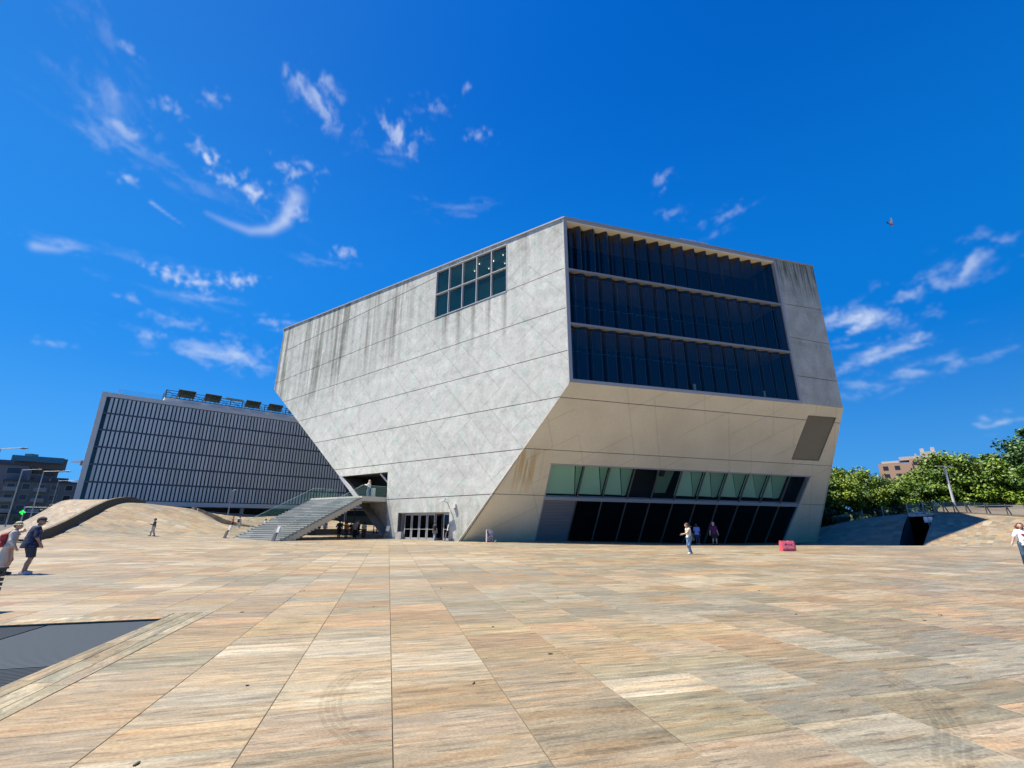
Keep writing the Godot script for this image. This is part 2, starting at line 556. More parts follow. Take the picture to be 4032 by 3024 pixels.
# board-marked concrete of the entrance wall, 50 m by 31 m: rain streaks, tie holes, slanting board seams
func wall_picture() -> Texture2D:
	var w := 1024
	var h := 640
	var cloudy := grey_noise(w, h, 0.009, 41, 5)
	var fine := grey_noise(w, h, 0.11, 42, 4)
	var runs := grey_noise(1024, 32, 0.05, 43, 4, w, h)
	var runs2 := grey_noise(1024, 16, 0.12, 44, 3, w, h)
	var blot := grey_noise(w, h, 0.05, 45, 5, 0, 0, FastNoiseLite.TYPE_PERLIN)
	var broad := grey_noise(256, 16, 0.03, 46, 3, w, h)
	var out := PackedByteArray()
	out.resize(w * h * 3)
	for j in h:
		var y := 31.0 * (1.0 - (j + 0.5) / h)
		for i in w:
			var s := -13.0 + 50.0 * (i + 0.5) / w
			var q := j * w + i
			var v := 0.812 + (cloudy[q] / 255.0 - 0.5) * 0.06 + (fine[q] / 255.0 - 0.5) * 0.08
			var bl := blot[q] / 255.0
			v += clampf((bl - 0.60) * 0.45, 0.0, 0.03)
			v -= clampf((0.40 - bl) * 0.5, 0.0, 0.035)
			# rain streaks: strong on the weathered upper left, weak elsewhere
			var worn := smoothstep(17.0, 28.0, y + 0.25 * (s - 8.0)) * (0.45 + 0.55 * smoothstep(-2.0, 14.0, s))
			worn = maxf(worn, 0.6 * smoothstep(25.0, 30.0, y))
			worn = maxf(worn, 0.5 * smoothstep(5.0, 1.0, y) * smoothstep(14.0, 8.0, s))
			var r := runs[q] / 255.0
			var r2 := runs2[q] / 255.0
			worn *= clampf(0.62 + (broad[q] / 255.0 - 0.40) * 2.0, 0.4, 1.25)
			v -= worn * (clampf((r - 0.42) * 0.48, 0.0, 0.13) + clampf((r2 - 0.5) * 0.35, 0.0, 0.08))
			v -= worn * 0.085
			v += worn * clampf((0.40 - r) * 0.5, 0.0, 0.08)
			# dark runs below the mullions of the window
			if y < 24.2 and y > 17.0 and s > -6.0 and s < 5.5:
				for m in [3.0, 1.0, -1.0, -3.1, -5.1]:
					var dd := absf(s - m + (r2 - 0.5) * 0.4)
					if dd < 0.42: v -= (0.42 - dd) * 0.5 * smoothstep(17.0 + 2.5 * absf(sin(m * 3.0)), 24.0, y)
			# slanting seams and tie holes
			var p := (s * 0.60 + y * 0.80) / 2.15
			var o := (s * 0.74 - y * 0.67) / 2.15
			var seam := 0.0
			if absf(p - roundf(p)) < 0.028 and sin(roundf(p) * 5.1 + floorf(o * 0.5) * 2.3) > -0.55: seam = 0.045
			if absf(o - roundf(o)) < 0.028 and sin(roundf(o) * 3.7 + floorf(p * 0.5) * 1.9) > -0.45: seam = 0.052
			v -= seam * (1.0 - 0.75 * worn) * smoothstep(3.0, 6.0, y)
			var hx := p * 2.0 - roundf(p * 2.0)
			var hy := o * 2.0 - roundf(o * 2.0)
			if hx * hx + hy * hy < 0.0022 and y > 4.0: v -= 0.12
			var green := clampf((cloudy[(q * 3 + 77777) % (w * h)] / 255.0 - 0.62) * 0.3, 0.0, 0.03)
			out[q * 3] = int(clampf(v - green, 0.0, 1.0) * 255.0)
			out[q * 3 + 1] = int(clampf(v + 0.002, 0.0, 1.0) * 255.0)
			out[q * 3 + 2] = int(clampf(v - 0.042 - green * 0.3, 0.0, 1.0) * 255.0)
	return texture(Image.create_from_data(w, h, false, Image.FORMAT_RGB8, out))

# the leaning wall under the great window, 48 m by 18 m
func under_picture() -> Texture2D:
	var w := 1024
	var h := 384
	var cloudy := grey_noise(w, h, 0.008, 51, 5)
	var fine := grey_noise(w, h, 0.12, 52, 4)
	var runs := grey_noise(1024, 24, 0.09, 53, 4, w, h)
	var out := PackedByteArray()
	out.resize(w * h * 3)
	for j in h:
		var t := 18.0 * (j + 0.5) / h
		for i in w:
			var s := -10.0 + 48.0 * (i + 0.5) / w
			var q := j * w + i
			var v := 0.845 + (cloudy[q] / 255.0 - 0.5) * 0.07 + (fine[q] / 255.0 - 0.5) * 0.03
			var r := runs[q] / 255.0
			var wet := exp(-pow((s + 2.6) / 1.3, 2.0)) * smoothstep(6.0, 7.4, t) * (1.0 - smoothstep(9.0, 12.0, t))
			v -= wet * clampf((r - 0.4) * 0.7, 0.0, 0.16)
			v -= 0.05 * smoothstep(12.5, 17.0, t)
			var p := (s * 0.52 + t * 0.85) / 2.6
			var o := (s * 0.93 - t * 0.36) / 2.6
			var seam := 0.0
			if absf(p - roundf(p)) < 0.022 and sin(roundf(p) * 5.1 + floorf(o * 0.5) * 2.3) > -0.3: seam = 0.045
			if absf(o - roundf(o)) < 0.022 and sin(roundf(o) * 3.7 + floorf(p * 0.5) * 1.9) > 0.0: seam = 0.045
			v -= seam
			var rust := wet * clampf((r - 0.5) * 0.5, 0.0, 0.06)
			out[q * 3] = int(clampf(v + 0.035 + rust, 0.0, 1.0) * 255.0)
			out[q * 3 + 1] = int(clampf(v - 0.010, 0.0, 1.0) * 255.0)
			out[q * 3 + 2] = int(clampf(v - 0.135 - rust, 0.0, 1.0) * 255.0)
	return texture(Image.create_from_data(w, h, false, Image.FORMAT_RGB8, out))

# the plain strip of concrete right of the great window, 6 m by 17 m, sooty at its top
func strip_picture() -> Texture2D:
	var w := 192
	var h := 512
	var cloudy := grey_noise(w, h, 0.012, 61, 5)
	var fine := grey_noise(w, h, 0.10, 62, 4)
	var runs := grey_noise(192, 24, 0.11, 63, 4, w, h)
	var out := PackedByteArray()
	out.resize(w * h * 3)
	for j in h:
		var y := 13.4 + 17.1 * (1.0 - (j + 0.5) / h)
		for i in w:
			var q := j * w + i
			var v := 0.68 + (cloudy[q] / 255.0 - 0.5) * 0.12 + (fine[q] / 255.0 - 0.5) * 0.07
			var r := runs[q] / 255.0
			var top := smoothstep(24.5, 30.0, y)
			v -= top * (0.06 + clampf((r - 0.40) * 0.7, 0.0, 0.28))
			v -= 0.10 * exp(-pow((y - 20.3) / 0.25, 2.0)) * clampf(r * 1.6 - 0.4, 0.0, 1.0)
			out[q * 3] = int(clampf(v + 0.03, 0.0, 1.0) * 255.0)
			out[q * 3 + 1] = int(clampf(v + 0.02, 0.0, 1.0) * 255.0)
			out[q * 3 + 2] = int(clampf(v - 0.05, 0.0, 1.0) * 255.0)
	return texture(Image.create_from_data(w, h, false, Image.FORMAT_RGB8, out))

# ---------- ground and plaza ----------
func make_ground() -> void:
	var st := sb()
	var y := -2.2
	quad(st, Vector3(-2500, y, 2500), Vector3(2500, y, 2500), Vector3(2500, y, -2500), Vector3(-2500, y, -2500), UP)
	tag(part("ground", st, M.earth), "bare dark earth reaching to the horizon beyond the plaza", "", "", "structure")

const RIB := [Vector3(-36.5, 0.30, -36.5), Vector3(-39.0, 0.37, -40.0), Vector3(-39.8, 0.50, -41.5), Vector3(-42.44, 1.04, -45.5), Vector3(-44.21, 1.66, -48.7), Vector3(-45.54, 2.42, -51.6), Vector3(-46.91, 3.28, -54.7), Vector3(-47.71, 3.73, -56.8), Vector3(-48.48, 4.06, -59.0), Vector3(-48.88, 4.11, -60.6), Vector3(-49.0, 4.10, -63.0)]

func left_of_ribbon(p: Vector3) -> bool:
	if p.z > -30.8: return p.x < -33.0 + (p.z + 30.8) * -0.69 - 0.0 and p.x < -20.0
	for i in RIB.size() - 1:
		var a: Vector3 = RIB[i]
		var b: Vector3 = RIB[i + 1]
		if p.z <= a.z and p.z > b.z:
			return p.x < lerpf(a.x, b.x, (p.z - a.z) / (b.z - a.z))
	if p.z > -36.5: return p.x < lerpf(-33.0, -36.5, (p.z + 30.8) / -5.7)
	return p.x < -49.5

func in_hall(p: Vector3) -> bool:
	var d := p - HALL
	var n := d.dot(HN)
	var s := d.dot(HL)
	var f := (p - COR).dot(FN)
	return n < -2.5 and f < -11.5 and s < 9.0 - n * 0.2

func in_right_mound(p: Vector3) -> bool:
	# behind the foot of the right-hand mound
	var foot := [Vector2(37.4, -64.0), Vector2(36.4, -57.0), Vector2(36.3, -52.5), Vector2(37.2, -46.5), Vector2(37.7, -44.5), Vector2(40.0, -41.0), Vector2(40.6, -38.5), Vector2(40.8, -35.0), Vector2(40.6, -29.0), Vector2(40.0, -22.0)]
	if p.z < -64.0: return p.x > 37.0
	for i in foot.size() - 1:
		if p.z >= foot[i].y and p.z < foot[i + 1].y:
			return p.x > lerpf(foot[i].x, foot[i + 1].x, (p.z - foot[i].y) / (foot[i + 1].y - foot[i].y)) + 0.9
	return false

func make_plaza() -> void:
	var plaza := Node3D.new()
	plaza.name = numbered(self, "plaza")
	add_child(plaza)
	tag(plaza, "wide plaza paved with banded tan and cream stone slabs in strips", "", "", "structure")
	# the bed under the slabs, seen only in the joints
	var bed := sb()
	for ix in range(-62, 76, 2):
		for iz in range(-104, 14, 2):
			var c := Vector3(ix + 1, 0, iz + 1)
			if left_of_ribbon(c + Vector3(1.5, 0, 0)) or in_right_mound(c): continue
			var l := c.x * E2.x + c.z * E2.z
			var m := c.x * E1.x + c.z * E1.z
			if l < -2.6 and l > -17.0 and m < 11.2 and m > -2.0: continue
			var q := []
			for d in [Vector2(0, 0), Vector2(2, 0), Vector2(2, 2), Vector2(0, 2)]:
				q.append(Vector3(ix + d.x, land(ix + d.x, iz + d.y) - 0.055, iz + d.y))
			tri(bed, q[0], q[1], q[2], UP)
			tri(bed, q[0], q[2], q[3], UP)
	part("joint_bed", bed, mat(lin(0.20, 0.17, 0.125), 0.95), plaza)
	# every slab: its strip, its place along the strip, its tone
	var slabs := []
	var pitch := 1.11
	for i in range(-56, 66):
		var e2a := 0.16 + i * pitch
		var at := -8.0 + fposmod(i * 0.37, 0.8)
		R.seed = 900 + i
		while at < 92.0:
			if e2a + pitch < -2.8 and e2a + pitch > -17.5 and at > -2.5 and at < 11.0:
				at = 11.0
				continue
			var lng: float = [0.56, 0.78, 0.78, 0.84, 1.0][R.randi() % 5]
			if (i + 40) % 7 == 3: lng *= 0.7
			var c := E2 * (e2a + pitch / 2) + E1 * (at + lng / 2)
			var tone := pick_tone(c)
			var keep := true
			if c.z > 6.0 or c.z < -92.0 or (c.z < -62.0 and c.x > -20.0) or absf(c.x) > 74.0: keep = false
			if keep and (in_hall(c) or left_of_ribbon(c) or in_right_mound(c)): keep = false
			if keep: slabs.append([c, lng, tone, c.length(), i])
			at += lng
	# the 300 that show largest are parts; the others, joined, stay real slabs of stone
	var near := []
	for s in slabs:
		var c: Vector3 = s[0]
		if c.z < -2.6 and absf(c.x) < -c.z * 1.16 + 0.6: near.append(s)
	near.sort_custom(func(p, q): return p[3] < q[3])
	near = near.slice(0, 300)
	var shown := {}
	for s in near: shown[s] = true
	var meshes := {}
	for s in near:
		var key := "%d_%.2f" % [s[2], s[1]]
		if not meshes.has(key):
			R.seed = hash(key) % 100000
			var st := sb()
			slab_shape(st, pitch, s[1], slab_tone(s[2]), Vector2(R.randf(), R.randf()))
			meshes[key] = st.commit()
		var o := MeshInstance3D.new()
		o.name = numbered(plaza, "paving_slab")
		o.mesh = meshes[key]
		o.material_override = M.stone
		R.seed = int(s[3] * 1000.0)
		var c: Vector3 = s[0]
		o.transform = Transform3D(Basis(E2, UP, -E1), Vector3(c.x, land(c.x, c.z) + rr(-0.0015, 0.0015), c.z))
		if R.randf() < 0.5: o.rotate_object_local(UP, PI)
		plaza.add_child(o)
	var far := sb()
	for s in slabs:
		if shown.has(s): continue
		var c: Vector3 = s[0]
		R.seed = int(s[3] * 7919.0) % 1000003
		far.set_color(slab_tone(s[2]))
		var hx: Vector3 = E2 * (pitch / 2 - 0.006)
		var hz: Vector3 = E1 * (s[1] / 2 - 0.006)
		var p := []
		for d in [-hx - hz, hx - hz, hx + hz, -hx + hz]:
			var v: Vector3 = c + d
			p.append(Vector3(v.x, land(v.x, v.z), v.z))
		var n: Vector3 = ((p[1] - p[0]) as Vector3).cross(p[3] - p[0]).normalized()
		if n.y < 0.0: n = -n
		var u0 := Vector2(R.randf(), R.randf())
		var us := rr(0.6, 1.3)
		quad(far, p[0], p[1], p[2], p[3], n, Rect2(u0, Vector2(pitch / 5.0, s[1] / 3.0) * us))
	part("paving_slab_field", far, M.stone, plaza, "stuff")

# ten families of stone, three depths of each
func slab_tone(i: int) -> Color:
	var t := [Color(0.73, 0.70, 0.60), Color(0.68, 0.64, 0.52), Color(0.64, 0.57, 0.44), Color(0.63, 0.54, 0.37), Color(0.64, 0.53, 0.37), Color(0.64, 0.505, 0.355), Color(0.60, 0.53, 0.43), Color(0.56, 0.50, 0.39), Color(0.51, 0.49, 0.38), Color(0.51, 0.51, 0.45)]
	var c: Color = t[i % 10] * (0.55 + 0.085 * float((i / 10) % 3))
	c.a = 1.0
	return c

# stones from one bed lie together: a slow noise picks the family
var beds: FastNoiseLite
func pick_tone(p: Vector3) -> int:
	if beds == null:
		beds = FastNoiseLite.new()
		beds.seed = 17
		beds.frequency = 0.10
		beds.fractal_octaves = 2
	var v := beds.get_noise_2d(p.dot(E2) * 0.5, p.dot(E1) * 1.1)
	var fam := int((v * 1.15 + 0.5) * 10.0)
	if R.randf() < 0.68: fam += R.randi_range(-2, 2)
	elif R.randf() < 0.7: fam = R.randi() % 10
	fam = clampi(fam, 0, 9)
	return fam + 10 * (R.randi() % 3)

# a slab with a small arris, lying in x (along its veins) and z, its top at y = 0
func slab_shape(st: SurfaceTool, w: float, l: float, tone: Color, u0: Vector2) -> void:
	st.set_color(tone)
	var x := w / 2 - 0.003
	var z := l / 2 - 0.002
	var b := 0.0035
	var uv := Rect2(u0, Vector2(w / 5.0, l / 3.0) * (0.55 + 0.75 * u0.x))
	quad(st, Vector3(-x + b, 0, -z + b), Vector3(x - b, 0, -z + b), Vector3(x - b, 0, z - b), Vector3(-x + b, 0, z - b), UP, uv)
	for s in [-1.0, 1.0]:
		quad(st, Vector3(-x + b, 0, s * (z - b)), Vector3(x - b, 0, s * (z - b)), Vector3(x, -b, s * z), Vector3(-x, -b, s * z), Vector3(0, 0.7, 0.7 * s), uv)
		quad(st, Vector3(-x, -b, s * z), Vector3(x, -b, s * z), Vector3(x, -0.05, s * z), Vector3(-x, -0.05, s * z), Vector3(0, 0, s), uv)
		quad(st, Vector3(s * (x - b), 0, -z + b), Vector3(s * (x - b), 0, z - b), Vector3(s * x, -b, z), Vector3(s * x, -b, -z), Vector3(0.7 * s, 0.7, 0), uv)
		quad(st, Vector3(s * x, -b, -z), Vector3(s * x, -b, z), Vector3(s * x, -0.05, z), Vector3(s * x, -0.05, -z), Vector3(s, 0, 0), uv)


# ---------- the concert hall ----------
var hall: Node3D
const ROOF := 30.45
const L_OUT := [-12.17, 13.55, -12.17, 30.45, 36.6, 30.45, 36.8, 20.7, 9.82, 0.0, 9.82, -0.6, 0.35, -0.6]
const NOTCH := [18.87, 6.96, 10.45, 7.03, 10.3, 4.0, 9.95, -1.0, 9.0, -1.0, 8.4, -1.2, 40.0, -1.2, 40.0, 6.0]
# the joints of the entrance wall: left end, right end
const L_JOINTS := [[35.28, 26.56, 4.75, 29.45], [36.86, 21.68, -12.16, 24.91], [33.9, 18.34, -12.0, 20.75], [29.33, 14.98, -11.99, 16.52], [25.13, 11.58, -10.94, 12.33], [20.35, 7.83, -7.48, 8.05], [10.36, 4.07, -3.72, 4.18]]

func band_between(outline: PackedVector2Array, lo: Array, hi: Array, gap: float) -> Array:
	var y := func(j: Array, x: float) -> float:
		return j[1] + (x - j[0]) * (j[3] - j[1]) / (j[2] - j[0])
	var q := PackedVector2Array([Vector2(-30, y.call(lo, -30.0) + gap), Vector2(60, y.call(lo, 60.0) + gap), Vector2(60, y.call(hi, 60.0) - gap), Vector2(-30, y.call(hi, -30.0) - gap)])
	return Geometry2D.intersect_polygons(outline, q)

func bands(called: String, outline: PackedVector2Array, holes: Array, joints: Array, o: Vector3, ex: Vector3, ey: Vector3, en: Vector3, uvm: Rect2, m: Material, parent: Node3D) -> void:
	for k in joints.size() - 1:
		for p in band_between(outline, joints[k + 1], joints[k], 0.035):
			var pieces := poly_minus(p, holes)
			# pieces that meet along a cut are one slab of concrete; those an opening keeps apart are two
			var home := []
			for i in pieces.size(): home.append(i)
			for i in pieces.size():
				for j in i:
					if meet(pieces[i], pieces[j]):
						var was: int = home[i]
						for q in home.size():
							if home[q] == was: home[q] = home[j]
			for h in pieces.size():
				if not h in home: continue
				var st := sb()
				for i in pieces.size():
					if home[i] == h: plate(st, pieces[i], o, ex, ey, en, 0.07, uvm)
				part(called, st, m, parent)

func meet(a: PackedVector2Array, b: PackedVector2Array) -> bool:
	for p in a:
		var alo := 1e9; var ahi := -1e9; var blo := 1e9; var bhi := -1e9
		for q in a:
			if absf(q.x - p.x) < 0.002:
				alo = minf(alo, q.y)
				ahi = maxf(ahi, q.y)
		for q in b:
			if absf(q.x - p.x) < 0.002:
				blo = minf(blo, q.y)
				bhi = maxf(bhi, q.y)
		if minf(ahi, bhi) - maxf(alo, blo) > 0.01: return true
	return false

func make_hall() -> void:
	hall = thing("concert_hall", "huge faceted pale concrete concert hall with leaning walls and a curtain-like window", "concert hall", HALL)
	# entrance wall
	var uvm := Rect2(-13.0, 31.0, 50.0, -31.0)
	var outline := pv(L_OUT)
	var win := pv([4.68, 23.95, 4.68, 29.95, -5.32, 30.0, -5.32, 24.46])
	var door := pv([8.36, -2.0, 8.36, 2.66, 1.28, 2.66, 1.28, -2.0])
	var notch := pv([20.5, 6.95, 10.45, 7.03, 10.3, 4.0, 9.72, 0.0, 9.6, -1.2, 14.0, -1.2])
	var holes := [win, door, notch]
	var wall := sb()
	for q in poly_minus(outline, holes): plate(wall, q, HALL - HN * 0.055, HL, UP, HN, 0.45, uvm)
	var lw := part("entrance_wall", wall, M.concrete_joint, hall)
	var jj := [[0.0, 34.0, 1.0, 34.0]] + L_JOINTS.slice(1) + [[0.0, -3.0, 1.0, -3.0]]
	bands("concrete_band", outline, holes, jj, HALL, HL, UP, HN, uvm, M.hall_wall, lw)
	# the short joint up at the left, a groove
	var gr := sb()
	bar(gr, at_l(35.3, 26.56, 0.004), at_l(4.8, 29.3, 0.004), 0.01, 0.05)
	part("joint_groove", gr, M.concrete_joint, lw)
	# wall that leans under the great window
	var us := Rect2(-10.0, 0.0, 48.0, 18.0)
	var so := pv([0.0, 0.0, 31.7, 0.0, 36.2, 17.6, -7.95, 17.0, -7.73, 16.46])
	var sw := pv([-0.15, 8.0, 31.02, 8.35, 30.85, 17.9, -0.12, 17.9])
	var vent := pv([27.45, 1.32, 31.25, 1.28, 31.22, 6.36, 27.45, 6.36])
	var under := sb()
	var so_at := COR + UP * 13.5
	for q in poly_minus(so, [sw, vent]): plate(under, q, so_at - SN * 0.055, HF, SD, SN, 0.45, us)
	var uw := part("leaning_wall", under, M.concrete_joint, hall)
	bands("concrete_band", so, [sw, vent], [[0.0, 30.0, 1.0, 30.0], [0.0, 11.42, 31.0, 11.95], [-1.96, 6.61, 33.3, 6.98], [-0.66, 1.48, 32.36, 1.83], [0.0, -5.0, 1.0, -5.0]].map(func(j): return j), so_at, HF, SD, SN, us, M.under_wall, uw)
	# front wall around the great window: the plain strip at its right, in bands
	var fo := pv([0.0, 13.5, 31.6, 13.42, 31.66, ROOF + 0.1, 0.0, ROOF])
	var fw := pv([0.12, 13.72, 25.85, 13.72, 25.85, 30.2, 0.12, 30.2])
	var front := sb()
	for q in poly_minus(fo, [fw]): plate(front, q, COR - FN * 0.055, HF, UP, FN, 0.45, Rect2(25.8, 30.5, 6.0, -17.1))
	var fr := part("front_wall", front, M.concrete_joint, hall)
	bands("concrete_band", pv([26.0, 13.5, 31.6, 13.42, 31.66, ROOF + 0.1, 26.0, ROOF + 0.08]), [], [[0.0, 40.0, 1.0, 40.0], [26.0, 24.93, 31.0, 24.93], [26.0, 20.95, 31.56, 20.74], [26.0, 16.53, 31.68, 16.39], [0.0, 5.0, 1.0, 5.0]], COR, HF, UP, FN, Rect2(25.8, 30.5, 6.0, -17.1), M.strip_wall, fr)
	# the walls out of sight, the roof
	var t1 := at_l(36.6, ROOF, -0.1)
	var l1 := at_l(36.8, 20.7, -0.1)
	var g1 := at_l(9.9, -0.6, -0.5)
	var t2 := COR + HF * 31.66 + UP * ROOF - FN * 0.1
	var l2 := COR + HF * 31.6 + UP * 13.42 - FN * 0.1
	var b2 := Vector3(36.61, -0.9, -58.2)
	var t1b := Vector3(-27, ROOF, -103)
	var t2b := Vector3(43, ROOF, -88)
	var tc := COR + UP * ROOF - FN * 0.1 - HL * -0.1
	var rest := sb()
	var b1b := Vector3(-14, -0.6, -92)
	var b2b := Vector3(40, -0.6, -84)
	tri(rest, t1, t1b, l1, Vector3(-1, 0, -0.2).normalized())
	tri(rest, l1, t1b, g1, Vector3(-0.7, -0.7, 0).normalized())
	tri(rest, g1, t1b, b1b, Vector3(-0.8, -0.6, 0).normalized())
	tri(rest, t2, t2b, l2, Vector3(1, 0, -0.2).normalized())
	tri(rest, l2, t2b, b2, Vector3(1, -0.2, 0).normalized())
	tri(rest, b2, t2b, b2b, Vector3(1, -0.2, 0).normalized())
	quad(rest, t1b, t2b, b2b, b1b, Vector3(0, 0, -1))
	part("rear_wall", rest, M.concrete, hall)
	var roof := sb()
	tri(roof, t1, tc, t2, UP)
	tri(roof, t1, t2, t2b, UP)
	tri(roof, t1, t2b, t1b, UP)
	var rf := part("roof", roof, M.concrete, hall)
	var cap := sb()
	bar(cap, at_l(36.65, ROOF + 0.05, 0.02), at_l(-12.2, ROOF + 0.05, 0.02), 0.18, 0.14)
	bar(cap, COR + UP * (ROOF + 0.05) + FN * 0.02, COR + HF * 31.7 + UP * (ROOF + 0.14) + FN * 0.02, 0.18, 0.14)
	part("roof_edge", cap, M.frame, rf)
	# a lightning rail and small lamps on the roof edge
	var bits := sb()
	bar(bits, COR + HF * 13.5 + UP * (ROOF + 0.35), COR + HF * 17.0 + UP * (ROOF + 0.38), 0.05, 0.05)
	for k in 4: bar(bits, COR + HF * (13.5 + k * 1.1) + UP * (ROOF + 0.1), COR + HF * (13.5 + k * 1.1) + UP * (ROOF + 0.38), 0.05, 0.05)
	part("roof_rail", bits, M.frame, rf)

func at_l(s: float, y: float, n: float) -> Vector3:
	return HALL + HL * s + UP * y + HN * n

func at_f(s: float, y: float, n: float) -> Vector3:
	return COR + HF * s + UP * y + FN * n

func at_s(s: float, t: float, n: float) -> Vector3:
	return COR + UP * 13.5 + HF * s + SD * t + SN * n

# a bar in a wall's own axes: from (a) to (b), w wide across, d deep, its front edge proud by n
func rail(st: SurfaceTool, o: Vector3, ex: Vector3, ey: Vector3, en: Vector3, a: Vector2, b: Vector2, w: float, front: float, d: float) -> void:
	var dir := (b - a).normalized()
	var across := Vector2(-dir.y, dir.x)
	var c := o + ex * (a.x + b.x) / 2 + ey * (a.y + b.y) / 2 + en * (front - d / 2)
	var dv := ex * dir.x + ey * dir.y
	var av := ex * across.x + ey * across.y
	bx(st, c, dv * a.distance_to(b) / 2, av * w / 2, en * d / 2)

func make_hall_windows() -> void:
	# ---- small upper window of ten panes ----
	var w := sub("upper_window", hall)
	var corner := [Vector2(4.68, 23.95), Vector2(-5.32, 24.46), Vector2(-5.32, 30.0), Vector2(4.68, 29.95)]
	var at := func(u: float, v: float) -> Vector2:
		return (corner[0] as Vector2).lerp(corner[1], u).lerp((corner[3] as Vector2).lerp(corner[2], u), v)
	var fr := sb()
	for k in 6:
		rail(fr, HALL, HL, UP, HN, at.call(k / 5.0, 0.0), at.call(k / 5.0, 1.0), 0.085, 0.02 + 0.003 * k, 0.3)
	for k in 3:
		rail(fr, HALL, HL, UP, HN, at.call(0.0, k / 2.0), at.call(1.0, k / 2.0), 0.085, 0.05, 0.3)
	part("frame", fr, M.alu, w)
	var gm := glass(Color(0.03, 0.20, 0.20), 0.45)
	for i in 5:
		for j in 2:
			var g := sb()
			var e := 0.003
			var a: Vector2 = at.call(i / 5.0 + 0.02, j / 2.0 + 0.03)
			var b: Vector2 = at.call(i / 5.0 + 0.18, j / 2.0 + 0.03)
			var c: Vector2 = at.call(i / 5.0 + 0.18, j / 2.0 + 0.47)
			var d: Vector2 = at.call(i / 5.0 + 0.02, j / 2.0 + 0.47)
			quad(g, at_l(a.x, a.y, -0.16), at_l(b.x, b.y, -0.16), at_l(c.x, c.y, -0.16), at_l(d.x, d.y, -0.16), HN)
			part("pane", g, gm, w)
	# the room behind it: teal-grey walls, pale spots of ceiling lamps
	var room := sb()
	var p := [at_l(4.9, 23.8, -0.5), at_l(-5.5, 24.3, -0.5), at_l(-5.5, 30.2, -0.5), at_l(4.9, 30.2, -0.5)]
	var bk := -HN * 5.0
	quad(room, p[0] + bk, p[1] + bk, p[2] + bk, p[3] + bk, HN)
	quad(room, p[3], p[2], p[2] + bk, p[3] + bk, -UP)
	quad(room, p[0], p[1], p[1] + bk, p[0] + bk, UP)
	quad(room, p[0], p[3], p[3] + bk, p[0] + bk, -HL)
	quad(room, p[1], p[2], p[2] + bk, p[1] + bk, HL)
	part("room", room, mat(lin(0.16, 0.36, 0.34), 0.8), w)
	var lm := mat(lin(0.7, 0.7, 0.65), 0.5)
	lm.emission_enabled = true
	lm.emission = Color(1.0, 0.95, 0.85)
	lm.emission_energy_multiplier = 0.9
	for q in [[2.0, -1.2], [0.9, -1.9], [-0.5, -1.0], [-0.8, -2.4], [-2.2, -1.4], [-3.0, -2.5], [-3.8, -1.0], [-4.4, -2.0], [1.6, -3.2], [-1.6, -3.4], [-4.0, -3.5]]:
		var s := sb()
		tube(s, at_l(q[0], 30.1, -0.5 + q[1]), at_l(q[0], 29.98, -0.5 + q[1]), 0.06, 0.06, 8)
		part("ceiling_lamp", s, lm, w)
	# ---- the great window: three storeys of wavy glass ----
	var big := sub("great_window", hall)
	var f := sb()
	rail(f, COR, HF, UP, FN, Vector2(0.06, 13.5), Vector2(0.06, ROOF), 0.34, 0.035, 0.9)
	rail(f, COR, HF, UP, FN, Vector2(25.92, 13.5), Vector2(25.92, ROOF), 0.3, 0.03, 0.9)
	rail(f, COR, HF, UP, FN, Vector2(0.0, 13.66), Vector2(26.0, 13.62), 0.3, 0.04, 0.9)
	rail(f, COR, HF, UP, FN, Vector2(0.0, 30.3), Vector2(26.0, 30.34), 0.26, 0.045, 0.3)
	part("frame", f, M.frame, big)
	var cream := mat(lin(0.86, 0.78, 0.60), 0.8)
	var soffit := sb()
	bx(soffit, at_f(13.0, 30.16, -2.0), HF * 12.85, UP * 0.09, FN * 2.0)
	part("soffit", soffit, cream, big)
	for y in [24.76, 19.14]:
		var s := sb()
		bx(s, at_f(13.0, y + 0.02, -0.45), HF * 12.8, UP * 0.105, FN * 0.47)
		part("floor_edge", s, mat(lin(0.27, 0.27, 0.26), 0.6), big)
		var u := sb()
		bx(u, at_f(13.0, y - 0.08, -3.0), HF * 12.8, UP * 0.06, FN * 2.06)
		part("floor_slab", u, cream, big)
	var wavy := glass(Color(0.018, 0.06, 0.13), 0.80)
	wavy.cull_mode = BaseMaterial3D.CULL_DISABLED
	var wavy_b := glass(Color(0.014, 0.05, 0.115), 0.84)
	var wavy_c := glass(Color(0.022, 0.075, 0.15), 0.76)
	for q in [wavy_b, wavy_c]: q.cull_mode = BaseMaterial3D.CULL_DISABLED
	R.seed = 808
	var seam := mat(lin(0.020, 0.045, 0.060), 0.3)
	var waves := 17
	var rows := [[24.91, 30.08, 0.30, 0.62], [19.29, 24.62, 0.16, 0.30], [13.8, 19.0, 0.15, 0.29]]
	for row in rows:
		for i in waves:
			var g := sb()
			var m := 10
			for k in m:
				var pts := []
				for q in [k, k + 1]:
					var ph := float(q) / m
					var sx := 0.25 + 25.5 * (i + ph) / waves
					pts.append(Vector2(sx, -row[3] + row[2] * cos(TAU * (ph + 0.02))))
				var n: Vector3 = (FN * (pts[1].x - pts[0].x) - HF * (pts[1].y - pts[0].y)).normalized()
				quad(g, at_f(pts[0].x, row[0], pts[0].y), at_f(pts[1].x, row[0], pts[1].y), at_f(pts[1].x, row[1], pts[1].y), at_f(pts[0].x, row[1], pts[0].y), n)
			part("glass_pane", g, [wavy, wavy_b, wavy_c][R.randi() % 3], big)
		var sm := sb()
		for i in range(1, waves * 2):
			var sx := 0.25 + 25.5 * i / (waves * 2)
			var dp: float = -row[3] + row[2] * cos(PI * i) + 0.02
			bar(sm, at_f(sx, row[0], dp), at_f(sx, row[1], dp), 0.035, 0.05, FN)
